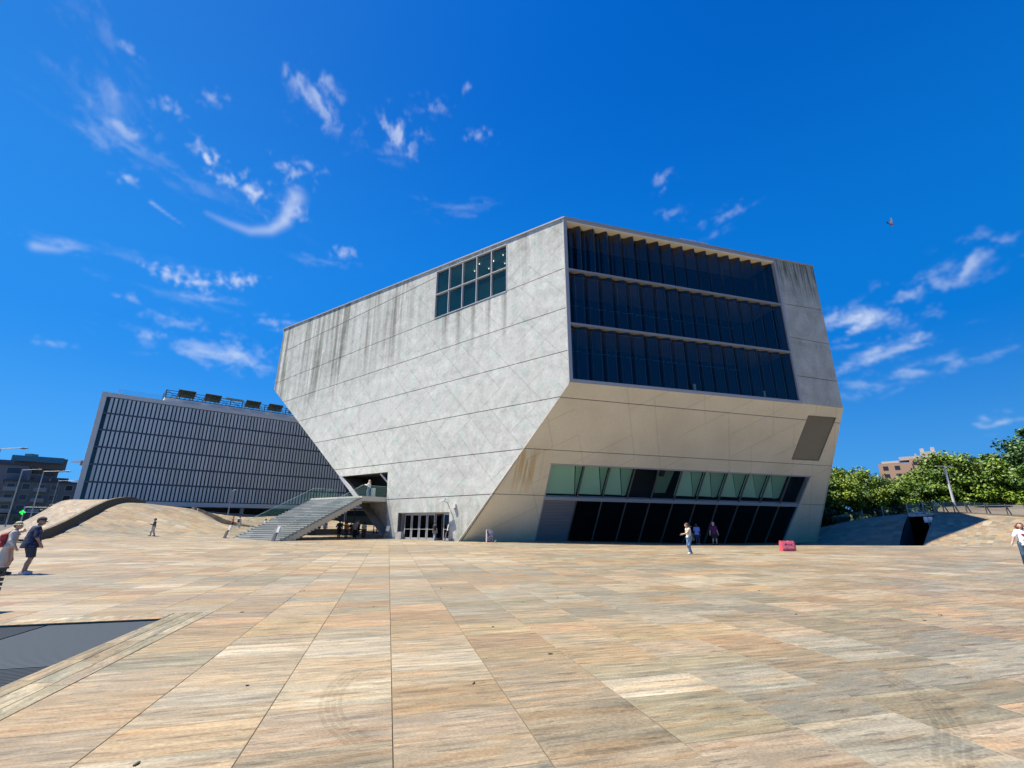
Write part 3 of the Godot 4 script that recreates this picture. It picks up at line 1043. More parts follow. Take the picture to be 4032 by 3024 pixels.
		part("glass_seam", sm, seam, big)
	# dark hall behind: floors, side walls, a second wavy skin far in, pale hand rails
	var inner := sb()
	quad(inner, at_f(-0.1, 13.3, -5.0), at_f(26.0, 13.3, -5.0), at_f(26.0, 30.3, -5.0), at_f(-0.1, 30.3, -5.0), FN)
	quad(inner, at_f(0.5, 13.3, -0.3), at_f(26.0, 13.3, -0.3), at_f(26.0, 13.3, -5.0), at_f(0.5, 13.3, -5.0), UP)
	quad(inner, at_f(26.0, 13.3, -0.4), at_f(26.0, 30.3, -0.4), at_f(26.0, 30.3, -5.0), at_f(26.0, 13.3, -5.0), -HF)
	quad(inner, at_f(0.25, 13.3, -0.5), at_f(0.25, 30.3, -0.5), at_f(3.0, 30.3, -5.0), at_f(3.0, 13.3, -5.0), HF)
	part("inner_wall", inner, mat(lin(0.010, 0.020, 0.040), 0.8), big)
	var hr := mat(lin(0.30, 0.75, 0.75), 0.5)
	for y in [16.9, 21.6]:
		for i in 13:
			var s := sb()
			var s0 := 0.5 + 1.5 * i
			bar(s, at_f(s0, y, -1.25), at_f(s0 + 1.15, y - 0.03, -1.05), 0.12, 0.08)
			part("hand_rail", s, hr, big)
	for q in [10.6, 13.2, 21.6]:
		var s := sb()
		bx(s, at_f(q, 14.2, -0.35), HF * 0.13, UP * 0.35, FN * 0.1)
		part("floor_box", s, mat(lin(0.10, 0.16, 0.18), 0.6), big)
	# ---- the long lower window ----
	var low := sub("lower_window", hall)
	var so_at := COR + UP * 13.5
	var lf := sb()
	rail(lf, so_at, HF, SD, SN, Vector2(-0.2, 8.06), Vector2(31.1, 8.41), 0.16, 0.012, 0.5)
	rail(lf, so_at, HF, SD, SN, Vector2(-0.08, 8.0), Vector2(-0.06, 17.6), 0.12, 0.016, 0.5)
	rail(lf, so_at, HF, SD, SN, Vector2(30.98, 8.3), Vector2(30.84, 17.6), 0.12, 0.016, 0.5)
	rail(lf, so_at, HF, SD, SN, Vector2(-0.1, 11.72), Vector2(30.9, 12.12), 0.34, 0.02, 0.4)
	part("frame", lf, M.frame, low)
	var ms := [3.32, 6.06, 8.8, 11.53, 14.27, 17.05, 19.84, 22.6, 25.42, 28.24]
	for x in ms:
		var s := sb()
		rail(s, so_at, HF, SD, SN, Vector2(x, 8.1), Vector2(x + 0.05, 17.6), 0.055, 0.004, 0.2)
		part("mullion", s, M.mull, low)
	var upm := glass(Color(0.02, 0.10, 0.06), 0.14)
	var dnm := glass(Color(0.004, 0.006, 0.008), 0.88)
	var xs := [-0.05] + ms + [30.9]
	for i in 11:
		var t0 := 8.2
		var g := sb()
		quad(g, at_s(xs[i] + 0.05, 8.15, -0.12), at_s(xs[i + 1] - 0.05, 8.15, -0.12), at_s(xs[i + 1] - 0.05, 11.75, -0.12), at_s(xs[i] + 0.05, 11.7, -0.12), SN)
		part("upper_pane", g, upm, low)
		if i == 0: continue
		var d := sb()
		quad(d, at_s(xs[i] + 0.05, 11.95, -0.12), at_s(xs[i + 1] - 0.05, 12.05, -0.12), at_s(xs[i + 1] - 0.05, 17.8, -0.12), at_s(xs[i] + 0.05, 17.8, -0.12), SN)
		part("lower_pane", d, dnm, low)
	# folded pale green boards behind the upper panes
	var green := mat(lin(0.38, 0.70, 0.48), 0.7)
	var slit_top := [0.73, 0.58, 0.40, 0.0, 0.0, 0.36, 0.20, 0.21, 0.16, 0.04]
	var slit_low := [0.93, 0.95, 0.79, 0.0, 0.0, 0.86, 0.70, 0.87, 0.83, 0.64]
	var deep := mat(lin(0.24, 0.50, 0.33), 0.7)
	for i in 10:
		if i == 3 or i == 4: continue
		var x0: float = xs[i] + 0.04
		var x1: float = xs[i + 1] - 0.03
		var st: float = lerpf(x0, x1, slit_top[i])
		var sl: float = lerpf(x0, x1, slit_low[i])
		var g := sb()
		quad(g, at_s(x0, 8.15, -0.34), at_s(st - 0.04, 8.15, -0.24), at_s(sl - 0.04, 11.35, -0.24), at_s(x0, 11.35, -0.34), SN)
		part("folded_board", g, green, low)
		var g2 := sb()
		quad(g2, at_s(st + 0.06, 8.15, -0.26), at_s(x1, 8.15, -0.42), at_s(x1 - 0.02, 11.45, -0.42), at_s(sl + 0.06, 11.45, -0.26), SN)
		part("folded_board", g2, deep, low)
	var g5 := sb()
	quad(g5, at_s(xs[4] + 0.3, 8.2, -0.9), at_s(xs[5] - 0.2, 8.2, -0.9), at_s(xs[5] - 0.6, 11.4, -0.9), at_s(xs[4] + 0.8, 11.4, -0.9), SN)
	part("folded_board", g5, mat(lin(0.12, 0.26, 0.18), 0.7), low)
	var sp := sb()
	bx(sp, at_s(xs[4] + 0.9, 8.9, -0.7), HF * 0.25, SD * 0.4, SN * 0.12)
	part("loudspeaker", sp, M.black, low)
	var ib := sb()
	var a := at_s(-0.2, 8.0, -0.4)
	var b := at_s(31.1, 8.35, -0.4)
	var back := Vector3(0, 0, -1.6) - HF * 0.2
	quad(ib, a, b, b + back, a + back, -UP)
	quad(ib, a + back, b + back, Vector3(b.x, -1.2, b.z) + back + Vector3(0, 0, -6.5), Vector3(a.x, -1.2, a.z) + back + Vector3(0, 0, -6.5), FN)
	var c := at_s(-0.1, 17.9, -0.4)
	var d2 := at_s(30.85, 17.9, -0.4)
	tri(ib, a, a + back, c + back, HF)
	tri(ib, a, c, c + back, HF)
	tri(ib, b, b + back, d2 + back, -HF)
	tri(ib, b, d2, d2 + back, -HF)
	part("inner_wall", ib, M.dark, low)
	# roller shutter in the first bay
	var sh := sb()
	for k in 34:
		var t := 11.98 + k * 0.165
		bx(sh, at_s((xs[0] + xs[1]) / 2 + 0.02, t + 0.07, -0.06 - 0.0), HF * 1.6, SD * 0.062, SN * 0.03)
	var shm := mat(lin(0.30, 0.30, 0.30), 0.5, 0.35)
	var shutter := part("roller_shutter", sb_backing(xs[0] + 0.05, xs[1] - 0.05), M.frame, low)
	part("shutter_slats", sh, shm, shutter)
	# louvre set in the leaning wall
	var lv := sub("louvre", hall)
	var lo := sb()
	rail(lo, so_at, HF, SD, SN, Vector2(27.42, 1.28), Vector2(31.28, 1.26), 0.1, 0.012, 0.3)
	rail(lo, so_at, HF, SD, SN, Vector2(27.42, 6.38), Vector2(31.25, 6.38), 0.1, 0.012, 0.3)
	rail(lo, so_at, HF, SD, SN, Vector2(27.45, 1.3), Vector2(27.45, 6.4), 0.09, 0.008, 0.3)
	rail(lo, so_at, HF, SD, SN, Vector2(31.24, 1.3), Vector2(31.22, 6.4), 0.09, 0.008, 0.3)
	part("frame", lo, mat(lin(0.2, 0.17, 0.12), 0.7), lv)
	var slm := mat(lin(0.45, 0.37, 0.23), 0.65)
	var tilt := (SN * 0.10 + SD * 0.05)
	for k in 34:
		var s := sb()
		bx(s, at_s(29.34, 1.45 + k * 0.145, -0.10), HF * 1.84, tilt, (SD * 0.10 - SN * 0.05).normalized() * 0.012)
		part("slat", s, slm, lv)
	var lb := sb()
	quad(lb, at_s(27.4, 1.2, -0.3), at_s(31.3, 1.2, -0.3), at_s(31.3, 6.5, -0.3), at_s(27.4, 6.5, -0.3), SN)
	part("duct", lb, M.black, lv)

func sb_backing(x0: float, x1: float) -> SurfaceTool:
	var st := sb()
	bx(st, at_s((x0 + x1) / 2, 14.8, -0.16), HF * (x1 - x0) / 2, SD * 2.9, SN * 0.04)
	return st

func make_doors() -> void:
	var d := sub("entrance_doors", hall)
	# recess: side walls, head
	var rec := sb()
	bx(rec, at_l(8.5, 1.1, -0.5), HL * 0.12, UP * 1.7, HN * 0.45)
	bx(rec, at_l(1.14, 1.1, -0.5), HL * 0.12, UP * 1.7, HN * 0.45)
	bx(rec, at_l(4.8, 2.8, -0.5), HL * 3.7, UP * 0.12, HN * 0.45)
	part("reveal", rec, M.concrete, d)
	var nib := sb()
	bx(nib, at_l(8.25, 0.35, -0.15), HL * 0.55, UP * 0.42, HN * 0.2)
	part("low_pier", nib, M.concrete, d)
	var xs := [7.75, 6.55, 5.35, 4.15, 2.95, 2.05]
	var y1 := 2.52
	for i in 6:
		var x1: float = 7.75 - i * 1.08
		var x0 := x1 - 1.0
		if i == 4: continue
		var leaf := sub("door_leaf", d)
		var f := sb()
		for x in [x0 + 0.05, x1 - 0.05]: bx(f, at_l(x, y1 / 2, -0.42), HL * 0.05, UP * y1 / 2, HN * 0.03)
		bx(f, at_l((x0 + x1) / 2, 0.12, -0.42), HL * 0.45, UP * 0.12, HN * 0.028)
		bx(f, at_l((x0 + x1) / 2, y1 - 0.06, -0.42), HL * 0.45, UP * 0.06, HN * 0.028)
		part("frame", f, M.alu, leaf)
		var h := sb()
		bar(h, at_l(x0 + 0.1, 1.05, -0.36), at_l(x1 - 0.1, 1.05, -0.36), 0.05, 0.05)
		part("push_bar", h, M.alu, leaf)
		var g := sb()
		quad(g, at_l(x0 + 0.1, 0.24, -0.42), at_l(x1 - 0.1, 0.24, -0.42), at_l(x1 - 0.1, y1 - 0.12, -0.42), at_l(x0 + 0.1, y1 - 0.12, -0.42), HN)
		part("pane", g, glass(Color(0.01, 0.012, 0.012), 0.5), leaf)
	# the open leaf, swung in
	var ol := sub("door_leaf", d)
	tag(ol, "open door leaf swung inwards")
	var of := sb()
	for q in [0.05, 0.95]: bx(of, at_l(3.42 - 0.0, y1 / 2, -0.45 - q), HL * 0.03, UP * y1 / 2, HN * 0.05)
	bx(of, at_l(3.42, 0.12, -0.95), HL * 0.028, UP * 0.12, HN * 0.5)
	bx(of, at_l(3.42, y1 - 0.06, -0.95), HL * 0.028, UP * 0.06, HN * 0.5)
	part("frame", of, M.alu, ol)
	var og := sb()
	quad(og, at_l(3.42, 0.24, -0.5), at_l(3.42, 0.24, -1.4), at_l(3.42, y1 - 0.12, -1.4), at_l(3.42, y1 - 0.12, -0.5), HL)
	part("pane", og, glass(Color(0.01, 0.012, 0.012), 0.5), ol)
	var head := sb()
	bx(head, at_l(4.8, 2.6, -0.42), HL * 3.5, UP * 0.075, HN * 0.05)
	part("door_head", head, M.alu, d)
	# dark lobby
	var lb := sb()
	quad(lb, at_l(8.6, -0.2, -4.5), at_l(1.0, -0.2, -4.5), at_l(1.0, 3.2, -4.5), at_l(8.6, 3.2, -4.5), HN)
	quad(lb, at_l(8.6, 2.7, -0.6), at_l(1.0, 2.7, -0.6), at_l(1.0, 2.7, -4.5), at_l(8.6, 2.7, -4.5), -UP)
	quad(lb, at_l(8.4, -0.2, -0.6), at_l(8.4, 3.2, -0.6), at_l(8.4, 3.2, -4.5), at_l(8.4, -0.2, -4.5), -HL)
	quad(lb, at_l(1.2, -0.2, -0.6), at_l(1.2, 3.2, -0.6), at_l(1.2, 3.2, -4.5), at_l(1.2, -0.2, -4.5), HL)
	quad(lb, at_l(8.6, 0.015, 0.0), at_l(1.0, 0.015, 0.0), at_l(1.0, 0.015, -4.5), at_l(8.6, 0.015, -4.5), UP)
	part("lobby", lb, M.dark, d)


# ---------- the flying stairs and the opening they lead to ----------
const STEPS := 26
const LAND_Y := 4.31
func make_stairs() -> void:
	# dark upper lobby behind the opening
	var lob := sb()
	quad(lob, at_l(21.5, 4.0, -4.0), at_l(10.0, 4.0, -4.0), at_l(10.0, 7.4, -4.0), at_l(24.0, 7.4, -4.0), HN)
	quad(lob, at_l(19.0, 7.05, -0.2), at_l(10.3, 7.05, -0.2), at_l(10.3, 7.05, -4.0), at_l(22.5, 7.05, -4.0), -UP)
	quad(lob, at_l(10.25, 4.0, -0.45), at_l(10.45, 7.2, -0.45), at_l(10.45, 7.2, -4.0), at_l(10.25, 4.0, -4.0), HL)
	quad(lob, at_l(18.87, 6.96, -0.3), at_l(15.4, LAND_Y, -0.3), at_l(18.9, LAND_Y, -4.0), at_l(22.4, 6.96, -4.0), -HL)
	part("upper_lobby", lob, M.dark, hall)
	# shaded wall under the landing, and the slanting edge beams of the opening
	var sof := sb()
	tri(sof, at_l(10.3, 4.1, -0.4), at_l(9.95, -0.6, -0.4), at_l(12.4, -0.7, -2.5), HN)
	tri(sof, at_l(10.3, 4.1, -0.4), at_l(12.4, -0.7, -2.5), at_l(18.3, 4.15, -2.5), HN)
	part("recessed_wall", sof, M.concrete, hall)
	var beam := sb()
	rail(beam, HALL, HL, UP, HN, Vector2(18.75, 6.96), Vector2(15.3, 4.32), 0.34, 0.02, 0.3)
	part("edge_beam", beam, M.alu, hall)
	var beam2 := sb()
	bar(beam2, at_l(12.3, 7.0, -0.6), at_l(10.4, 5.55, -0.6), 0.16, 0.2)
	bar(beam2, at_l(12.3, 6.3, -1.6), at_l(10.5, 4.9, -1.6), 0.08, 0.1)
	part("edge_beam", beam2, M.alu, hall)
	var back := sb()
	bar(back, at_l(19.6, 6.7, -1.4), at_l(16.6, 4.35, -1.4), 0.2, 0.7)
	part("edge_beam", back, M.concrete, hall)
	# the stairs: right-hand edge at s = 10.35, 8.45 m wide, from the landing down along HN
	var st := thing("grand_stairs", "broad grey stone steps rising from the plaza to the hall's upper opening", "stairs", at_l(14.6, 0, 11.5))
	var s0 := 10.4
	var w := 8.45
	var run := 8.4 / (STEPS - 1)
	var rise := LAND_Y / STEPS
	var stone := mat(lin(0.30, 0.315, 0.30), 0.75)
	var tones := []
	for k in 4: tones.append(mat(lin(0.24 + 0.035 * k, 0.26 + 0.034 * k, 0.25 + 0.031 * k), 0.75, 0.0, null))
	R.seed = 77
	for k in range(1, STEPS):
		var y := rise * k
		var n1 := 3.18 + run * (STEPS - k)
		var x := s0 + 0.02
		var cutx := rr(0.8, 2.2)
		while x < s0 + w - 0.05:
			var x2 := minf(x + cutx, s0 + w)
			if s0 + w - x2 < 0.5: x2 = s0 + w
			var b := sb()
			bx(b, at_l((x + x2) / 2, y - 0.06, n1 - run / 2 + 0.01), HL * ((x2 - x) / 2 - 0.008), UP * 0.056, HN * (run / 2 + 0.035))
			part("tread_slab", b, tones[R.randi() % 4], st)
			x = x2
			cutx = rr(1.4, 2.3)
	var gapm := mat(lin(0.035, 0.035, 0.032), 0.95)
	for k in range(1, STEPS):
		var g := sb()
		var n1 := 3.18 + run * (STEPS - k)
		bx(g, at_l(s0 + w / 2, rise * k - 0.142, n1 - run / 2 - 0.018), HL * (w / 2 - 0.02), UP * 0.024, HN * run / 2)
		part("riser_gap", g, gapm, st)
	var body := sb()
	for k in range(1, STEPS):
		var y := rise * k
		var n1 := 3.18 + run * (STEPS - k)
		var below := maxf(-0.5, y - 0.66)
		bx(body, at_l(s0 + w / 2, (y - 0.118 + below) / 2, n1 - run / 2 - 0.03), HL * (w / 2 - 0.004), UP * (y - 0.118 - below) / 2, HN * run / 2, 0.2)
	part("stair_body", body, mat(lin(0.52, 0.45, 0.31), 0.85), st)
	var landing := sb()
	bx(landing, at_l(s0 + w / 2 + 0.2, LAND_Y - 0.24, 1.35), HL * (w / 2 + 0.2), UP * 0.24, HN * 1.85, 0.2)
	bx(landing, at_l(14.6, LAND_Y - 0.2, -2.3), HL * 4.3, UP * 0.19, HN * 1.8, 0.2)
	part("landing", landing, mat(lin(0.60, 0.55, 0.43), 0.85), st)
	# smooth sloping underside, closing the stepped body
	var und := sb()
	quad(und, at_l(s0, LAND_Y - 0.70, 3.2), at_l(s0 + w, LAND_Y - 0.70, 3.2), at_l(s0 + w, -0.22, 10.6), at_l(s0, -0.22, 10.6), -UP)
	part("underside", und, mat(lin(0.52, 0.45, 0.31), 0.85), st)
	# glass balustrades
	var bg := glass(Color(0.30, 0.60, 0.53), 0.17)
	for side in [s0 + 0.04, s0 + w - 0.04]:
		for k in 6:
			var n0 := 3.18 + 1.4 * k
			var n1 := n0 + 1.37
			var y0 := LAND_Y * (1.0 - (n0 - 3.18) / 8.4)
			var y1 := LAND_Y * (1.0 - (n1 - 3.18) / 8.4)
			var g := sb()
			quad(g, at_l(side, y0, n0), at_l(side, y1, n1), at_l(side, y1 + 1.1, n1), at_l(side, y0 + 1.1, n0), HL)
			part("balustrade_pane", g, bg, st)
	var gl := sb()
	quad(gl, at_l(s0 + 0.04, LAND_Y, 0.05), at_l(s0 + 0.04, LAND_Y, 3.15), at_l(s0 + 0.04, LAND_Y + 1.1, 3.15), at_l(s0 + 0.04, LAND_Y + 1.1, 0.05), HL)
	part("balustrade_pane", gl, bg, st)
	var gl2 := sb()
	quad(gl2, at_l(s0 + w - 0.04, LAND_Y, 0.3), at_l(s0 + w - 0.04, LAND_Y, 3.15), at_l(s0 + w - 0.04, LAND_Y + 1.1, 3.15), at_l(s0 + w - 0.04, LAND_Y + 1.1, 0.3), HL)
	part("balustrade_pane", gl2, bg, st)
	var rl := sb()
	for side in [s0 + 0.04, s0 + w - 0.04]:
		bar(rl, at_l(side, LAND_Y + 1.11, 3.18), at_l(side, 1.11, 11.55), 0.03, 0.03)
		bar(rl, at_l(side, LAND_Y + 1.11, 0.1), at_l(side, LAND_Y + 1.11, 3.18), 0.03, 0.03)
	part("hand_rail", rl, mat(lin(0.3, 0.42, 0.38), 0.3), st)

# a loft between two or more rows of points, in tiles about the size of the paving
func loft(rows: Array, nu: int, nv: int, bulge: Array, tile: bool) -> SurfaceTool:
	var st := sb()
	R.seed = 4242
	var at := func(row: Array, t: float) -> Vector3:
		var x := t * (row.size() - 1)
		var i := mini(int(x), row.size() - 2)
		var p0: Vector3 = row[maxi(i - 1, 0)]
		var p1: Vector3 = row[i]
		var p2: Vector3 = row[i + 1]
		var p3: Vector3 = row[mini(i + 2, row.size() - 1)]
		return p1.cubic_interpolate(p2, p0, p3, x - i)
	var grid := []
	for i in nu + 1:
		var col := []
		for r in rows: col.append(at.call(r, float(i) / nu))
		var line := []
		for j in nv + 1:
			var x := float(j) / nv * (rows.size() - 1)
			var k := mini(int(x), rows.size() - 2)
			var f := x - k
			var p0: Vector3 = col[maxi(k - 1, 0)]
			var p3: Vector3 = col[mini(k + 2, rows.size() - 1)]
			line.append((col[k] as Vector3).cubic_interpolate(col[k + 1], p0, p3, f))
		grid.append(line)
	for i in nu:
		for j in nv:
			var a: Vector3 = grid[i][j]; var b: Vector3 = grid[i + 1][j]; var c: Vector3 = grid[i + 1][j + 1]; var d: Vector3 = grid[i][j + 1]
			var n := (b - a).cross(d - a).normalized()
			if n.y < 0.0: n = -n
			if tile: st.set_color(slab_tone(R.randi() % 30))
			var u0 := Vector2(R.randf(), R.randf())
			quad(st, a, b, c, d, n, Rect2(u0, Vector2(a.distance_to(b) / 5.0, a.distance_to(d) / 4.0)))
	return st

func strip(top: Array, bot: Array, n: int, m: Vector3) -> SurfaceTool:
	var st := sb()
	var last := []
	for i in n + 1:
		var t := float(i) / n
		var pt := []
		for row in [top, bot]:
			var x: float = t * (row.size() - 1)
			var k := mini(int(x), row.size() - 2)
			pt.append((row[k] as Vector3).cubic_interpolate(row[k + 1], row[maxi(k - 1, 0)], row[mini(k + 2, row.size() - 1)], x - k))
		if i: quad(st, last[0], pt[0], pt[1], last[1], m)
		last = pt
	return st

func make_mounds() -> void:
	# raised left sheet of paving, peeling up from the plaza, with its edge wall
	var left := [Vector3(-38.5, 0.35, -36.0), Vector3(-42.08, 0.60, -41.0), Vector3(-46.42, 1.38, -46.0), Vector3(-50.74, 2.33, -51.0), Vector3(-55.5, 3.44, -57.0), Vector3(-59.3, 4.37, -62.0)]
	var right := [Vector3(-36.4, 0.42, -36.5), Vector3(-39.6, 1.12, -40.8), Vector3(-43.0, 1.86, -46.0), Vector3(-45.2, 2.95, -50.5), Vector3(-47.11, 4.02, -54.7), Vector3(-48.6, 4.42, -58.0)]
	var mid := []
	for i in 6: mid.append((left[i] as Vector3).lerp(right[i], 0.5) + Vector3(0, 0.10, 0))
	var back := [Vector3(-40.0, 0.2, -36.0), Vector3(-45.0, 0.2, -42.0), Vector3(-50.5, 0.6, -47.0), Vector3(-55.5, 1.2, -53.0), Vector3(-61.0, 2.0, -60.0), Vector3(-66.0, 2.6, -66.0)]
	var lm := Node3D.new()
	lm.name = numbered(self, "left_mound")
	add_child(lm)
	tag(lm, "swelling sheet of paving that rises on the left beside the street", "", "", "structure")
	part("paving_slab_field", loft([back, left, mid, right], 26, 18, [], true), M.stone, lm, "stuff")
	# its far top, falling towards the office block
	var crest := [Vector3(-59.3, 4.37, -62.0), Vector3(-55.5, 4.40, -60.6), Vector3(-51.5, 4.44, -59.2), Vector3(-48.6, 4.42, -58.0)]
	var over := []
	for p in crest: over.append(p + Vector3(-3.0, -1.6, -7.0))
	part("paving_slab_field", loft([crest, over], 12, 8, [], true), M.stone, lm, "stuff")
	# ribbon wall: the cut edge between the raised sheet and the plaza
	var top := [Vector3(-36.6, 0.45, -36.5), Vector3(-39.18, 1.02, -40.0), Vector3(-39.94, 1.26, -41.5), Vector3(-42.6, 1.80, -45.5), Vector3(-44.4, 2.48, -48.7), Vector3(-45.75, 3.28, -51.6), Vector3(-47.1, 4.07, -54.7), Vector3(-47.9, 4.46, -56.8), Vector3(-48.62, 4.72, -59.0), Vector3(-48.9, 4.82, -60.5), Vector3(-48.9, 4.35, -63.0)]
	var bot := []
	for i in RIB.size(): bot.append((RIB[i] as Vector3) + Vector3(0.05, -0.25, 0))
	var rw := thing("ribbon_wall", "dark curving edge wall sweeping up between the plaza and the raised left paving", "wall", Vector3(-39.0, 0.3, -40.0))
	var grey := mat(Color(0.55, 0.52, 0.46), 0.85, 0.0, plain_concrete(71))
	part("wall_face", strip(top, bot, 44, Vector3(0.8, 0.1, 0.5).normalized()), grey, rw)
	var kerb := sb()
	for i in top.size() - 1:
		bar(kerb, top[i] + Vector3(-0.12, 0.0, -0.05), top[i + 1] + Vector3(-0.12, 0.0, -0.05), 0.26, 0.10)
	part("wall_coping", kerb, grey, rw)
	# slope beyond, with its stepped retaining wall
	var bm := Node3D.new()
	bm.name = numbered(self, "far_slope")
	add_child(bm)
	tag(bm, "paved slope behind the stairs rising towards the office block", "", "", "structure")
	var t0 := [Vector3(-44.58, 3.58, -67.0), Vector3(-44.2, 2.75, -70.5), Vector3(-43.9, 2.05, -73.0), Vector3(-43.0, 1.40, -76.0), Vector3(-40.0, 0.75, -78.0), Vector3(-34.84, 0.6, -76.5), Vector3(-28.8, 0.5, -76.5), Vector3(-21.0, 0.5, -76.5)]
	var t1 := [Vector3(-52.5, 3.8, -76.0), Vector3(-51.0, 3.35, -78.5), Vector3(-49.5, 2.9, -80.5), Vector3(-46.0, 2.2, -82.0), Vector3(-41.5, 1.7, -83.0), Vector3(-36.0, 1.5, -83.0), Vector3(-30.0, 1.2, -83.0), Vector3(-21.0, 0.8, -83.0)]
	var t2 := [Vector3(-60.3, 4.05, -84.0), Vector3(-56.0, 3.73, -86.0), Vector3(-52.0, 3.4, -87.2), Vector3(-47.76, 3.09, -88.0), Vector3(-40.65, 2.69, -88.0), Vector3(-34.3, 2.25, -88.0), Vector3(-28.0, 1.4, -88.0), Vector3(-20.0, 0.9, -88.0)]
	part("paving_slab_field", loft([t0, t1, t2], 40, 12, [], true), M.stone, bm, "stuff")
	var wt := []
	var wb := []
	for p in t0.slice(0, 5):
		wt.append(p + Vector3(0, 0.06, 0.0))
		wb.append(Vector3(p.x + 0.25, -0.3, p.z + 0.3))
	var wall := thing("retaining_wall", "low curving stone retaining wall stepping down beside two standing visitors", "wall", Vector3(-44.3, 1.0, -68.0))
	var rs := 12
	for k in rs:
		var a0 := float(k) / rs
		var seg := []
		for e in 2:
			var t := (a0 + e * (1.0 / rs - 0.004)) * (wt.size() - 1)
			var i := mini(int(t), wt.size() - 2)
			seg.append((wt[i] as Vector3).lerp(wt[i + 1], t - i))
		var st := sb()
		var a: Vector3 = seg[0]
		var b: Vector3 = seg[1]
		var n := Vector3(0.9, 0, 0.35).normalized()
		var c := (a + b) / 2
		var d := (b - a) / 2
		bx(st, Vector3(c.x, (c.y - 0.4) / 2, c.z) + n * 0.12, Vector3(d.x, d.y, d.z), UP * (c.y + 0.4) / 2, n * 0.14)
		part("wall_stone", st, mat(lin(0.33 + 0.03 * (k % 3), 0.30 + 0.03 * (k % 3), 0.235 + 0.02 * (k % 3)), 0.85), wall)
	var endp := sb()
	bx(endp, Vector3(-44.75, 1.7, -66.7), Vector3(0.22, 0, 0.05), UP * 2.1, Vector3(-0.05, 0, 0.22))
	part("end_post", endp, mat(lin(0.22, 0.2, 0.16), 0.85), wall)


# ---------- office block with vertical metal blades ----------
func at_o(s: float, y: float, n: float) -> Vector3:
	return OFF + OX * s + UP * y + ON * n

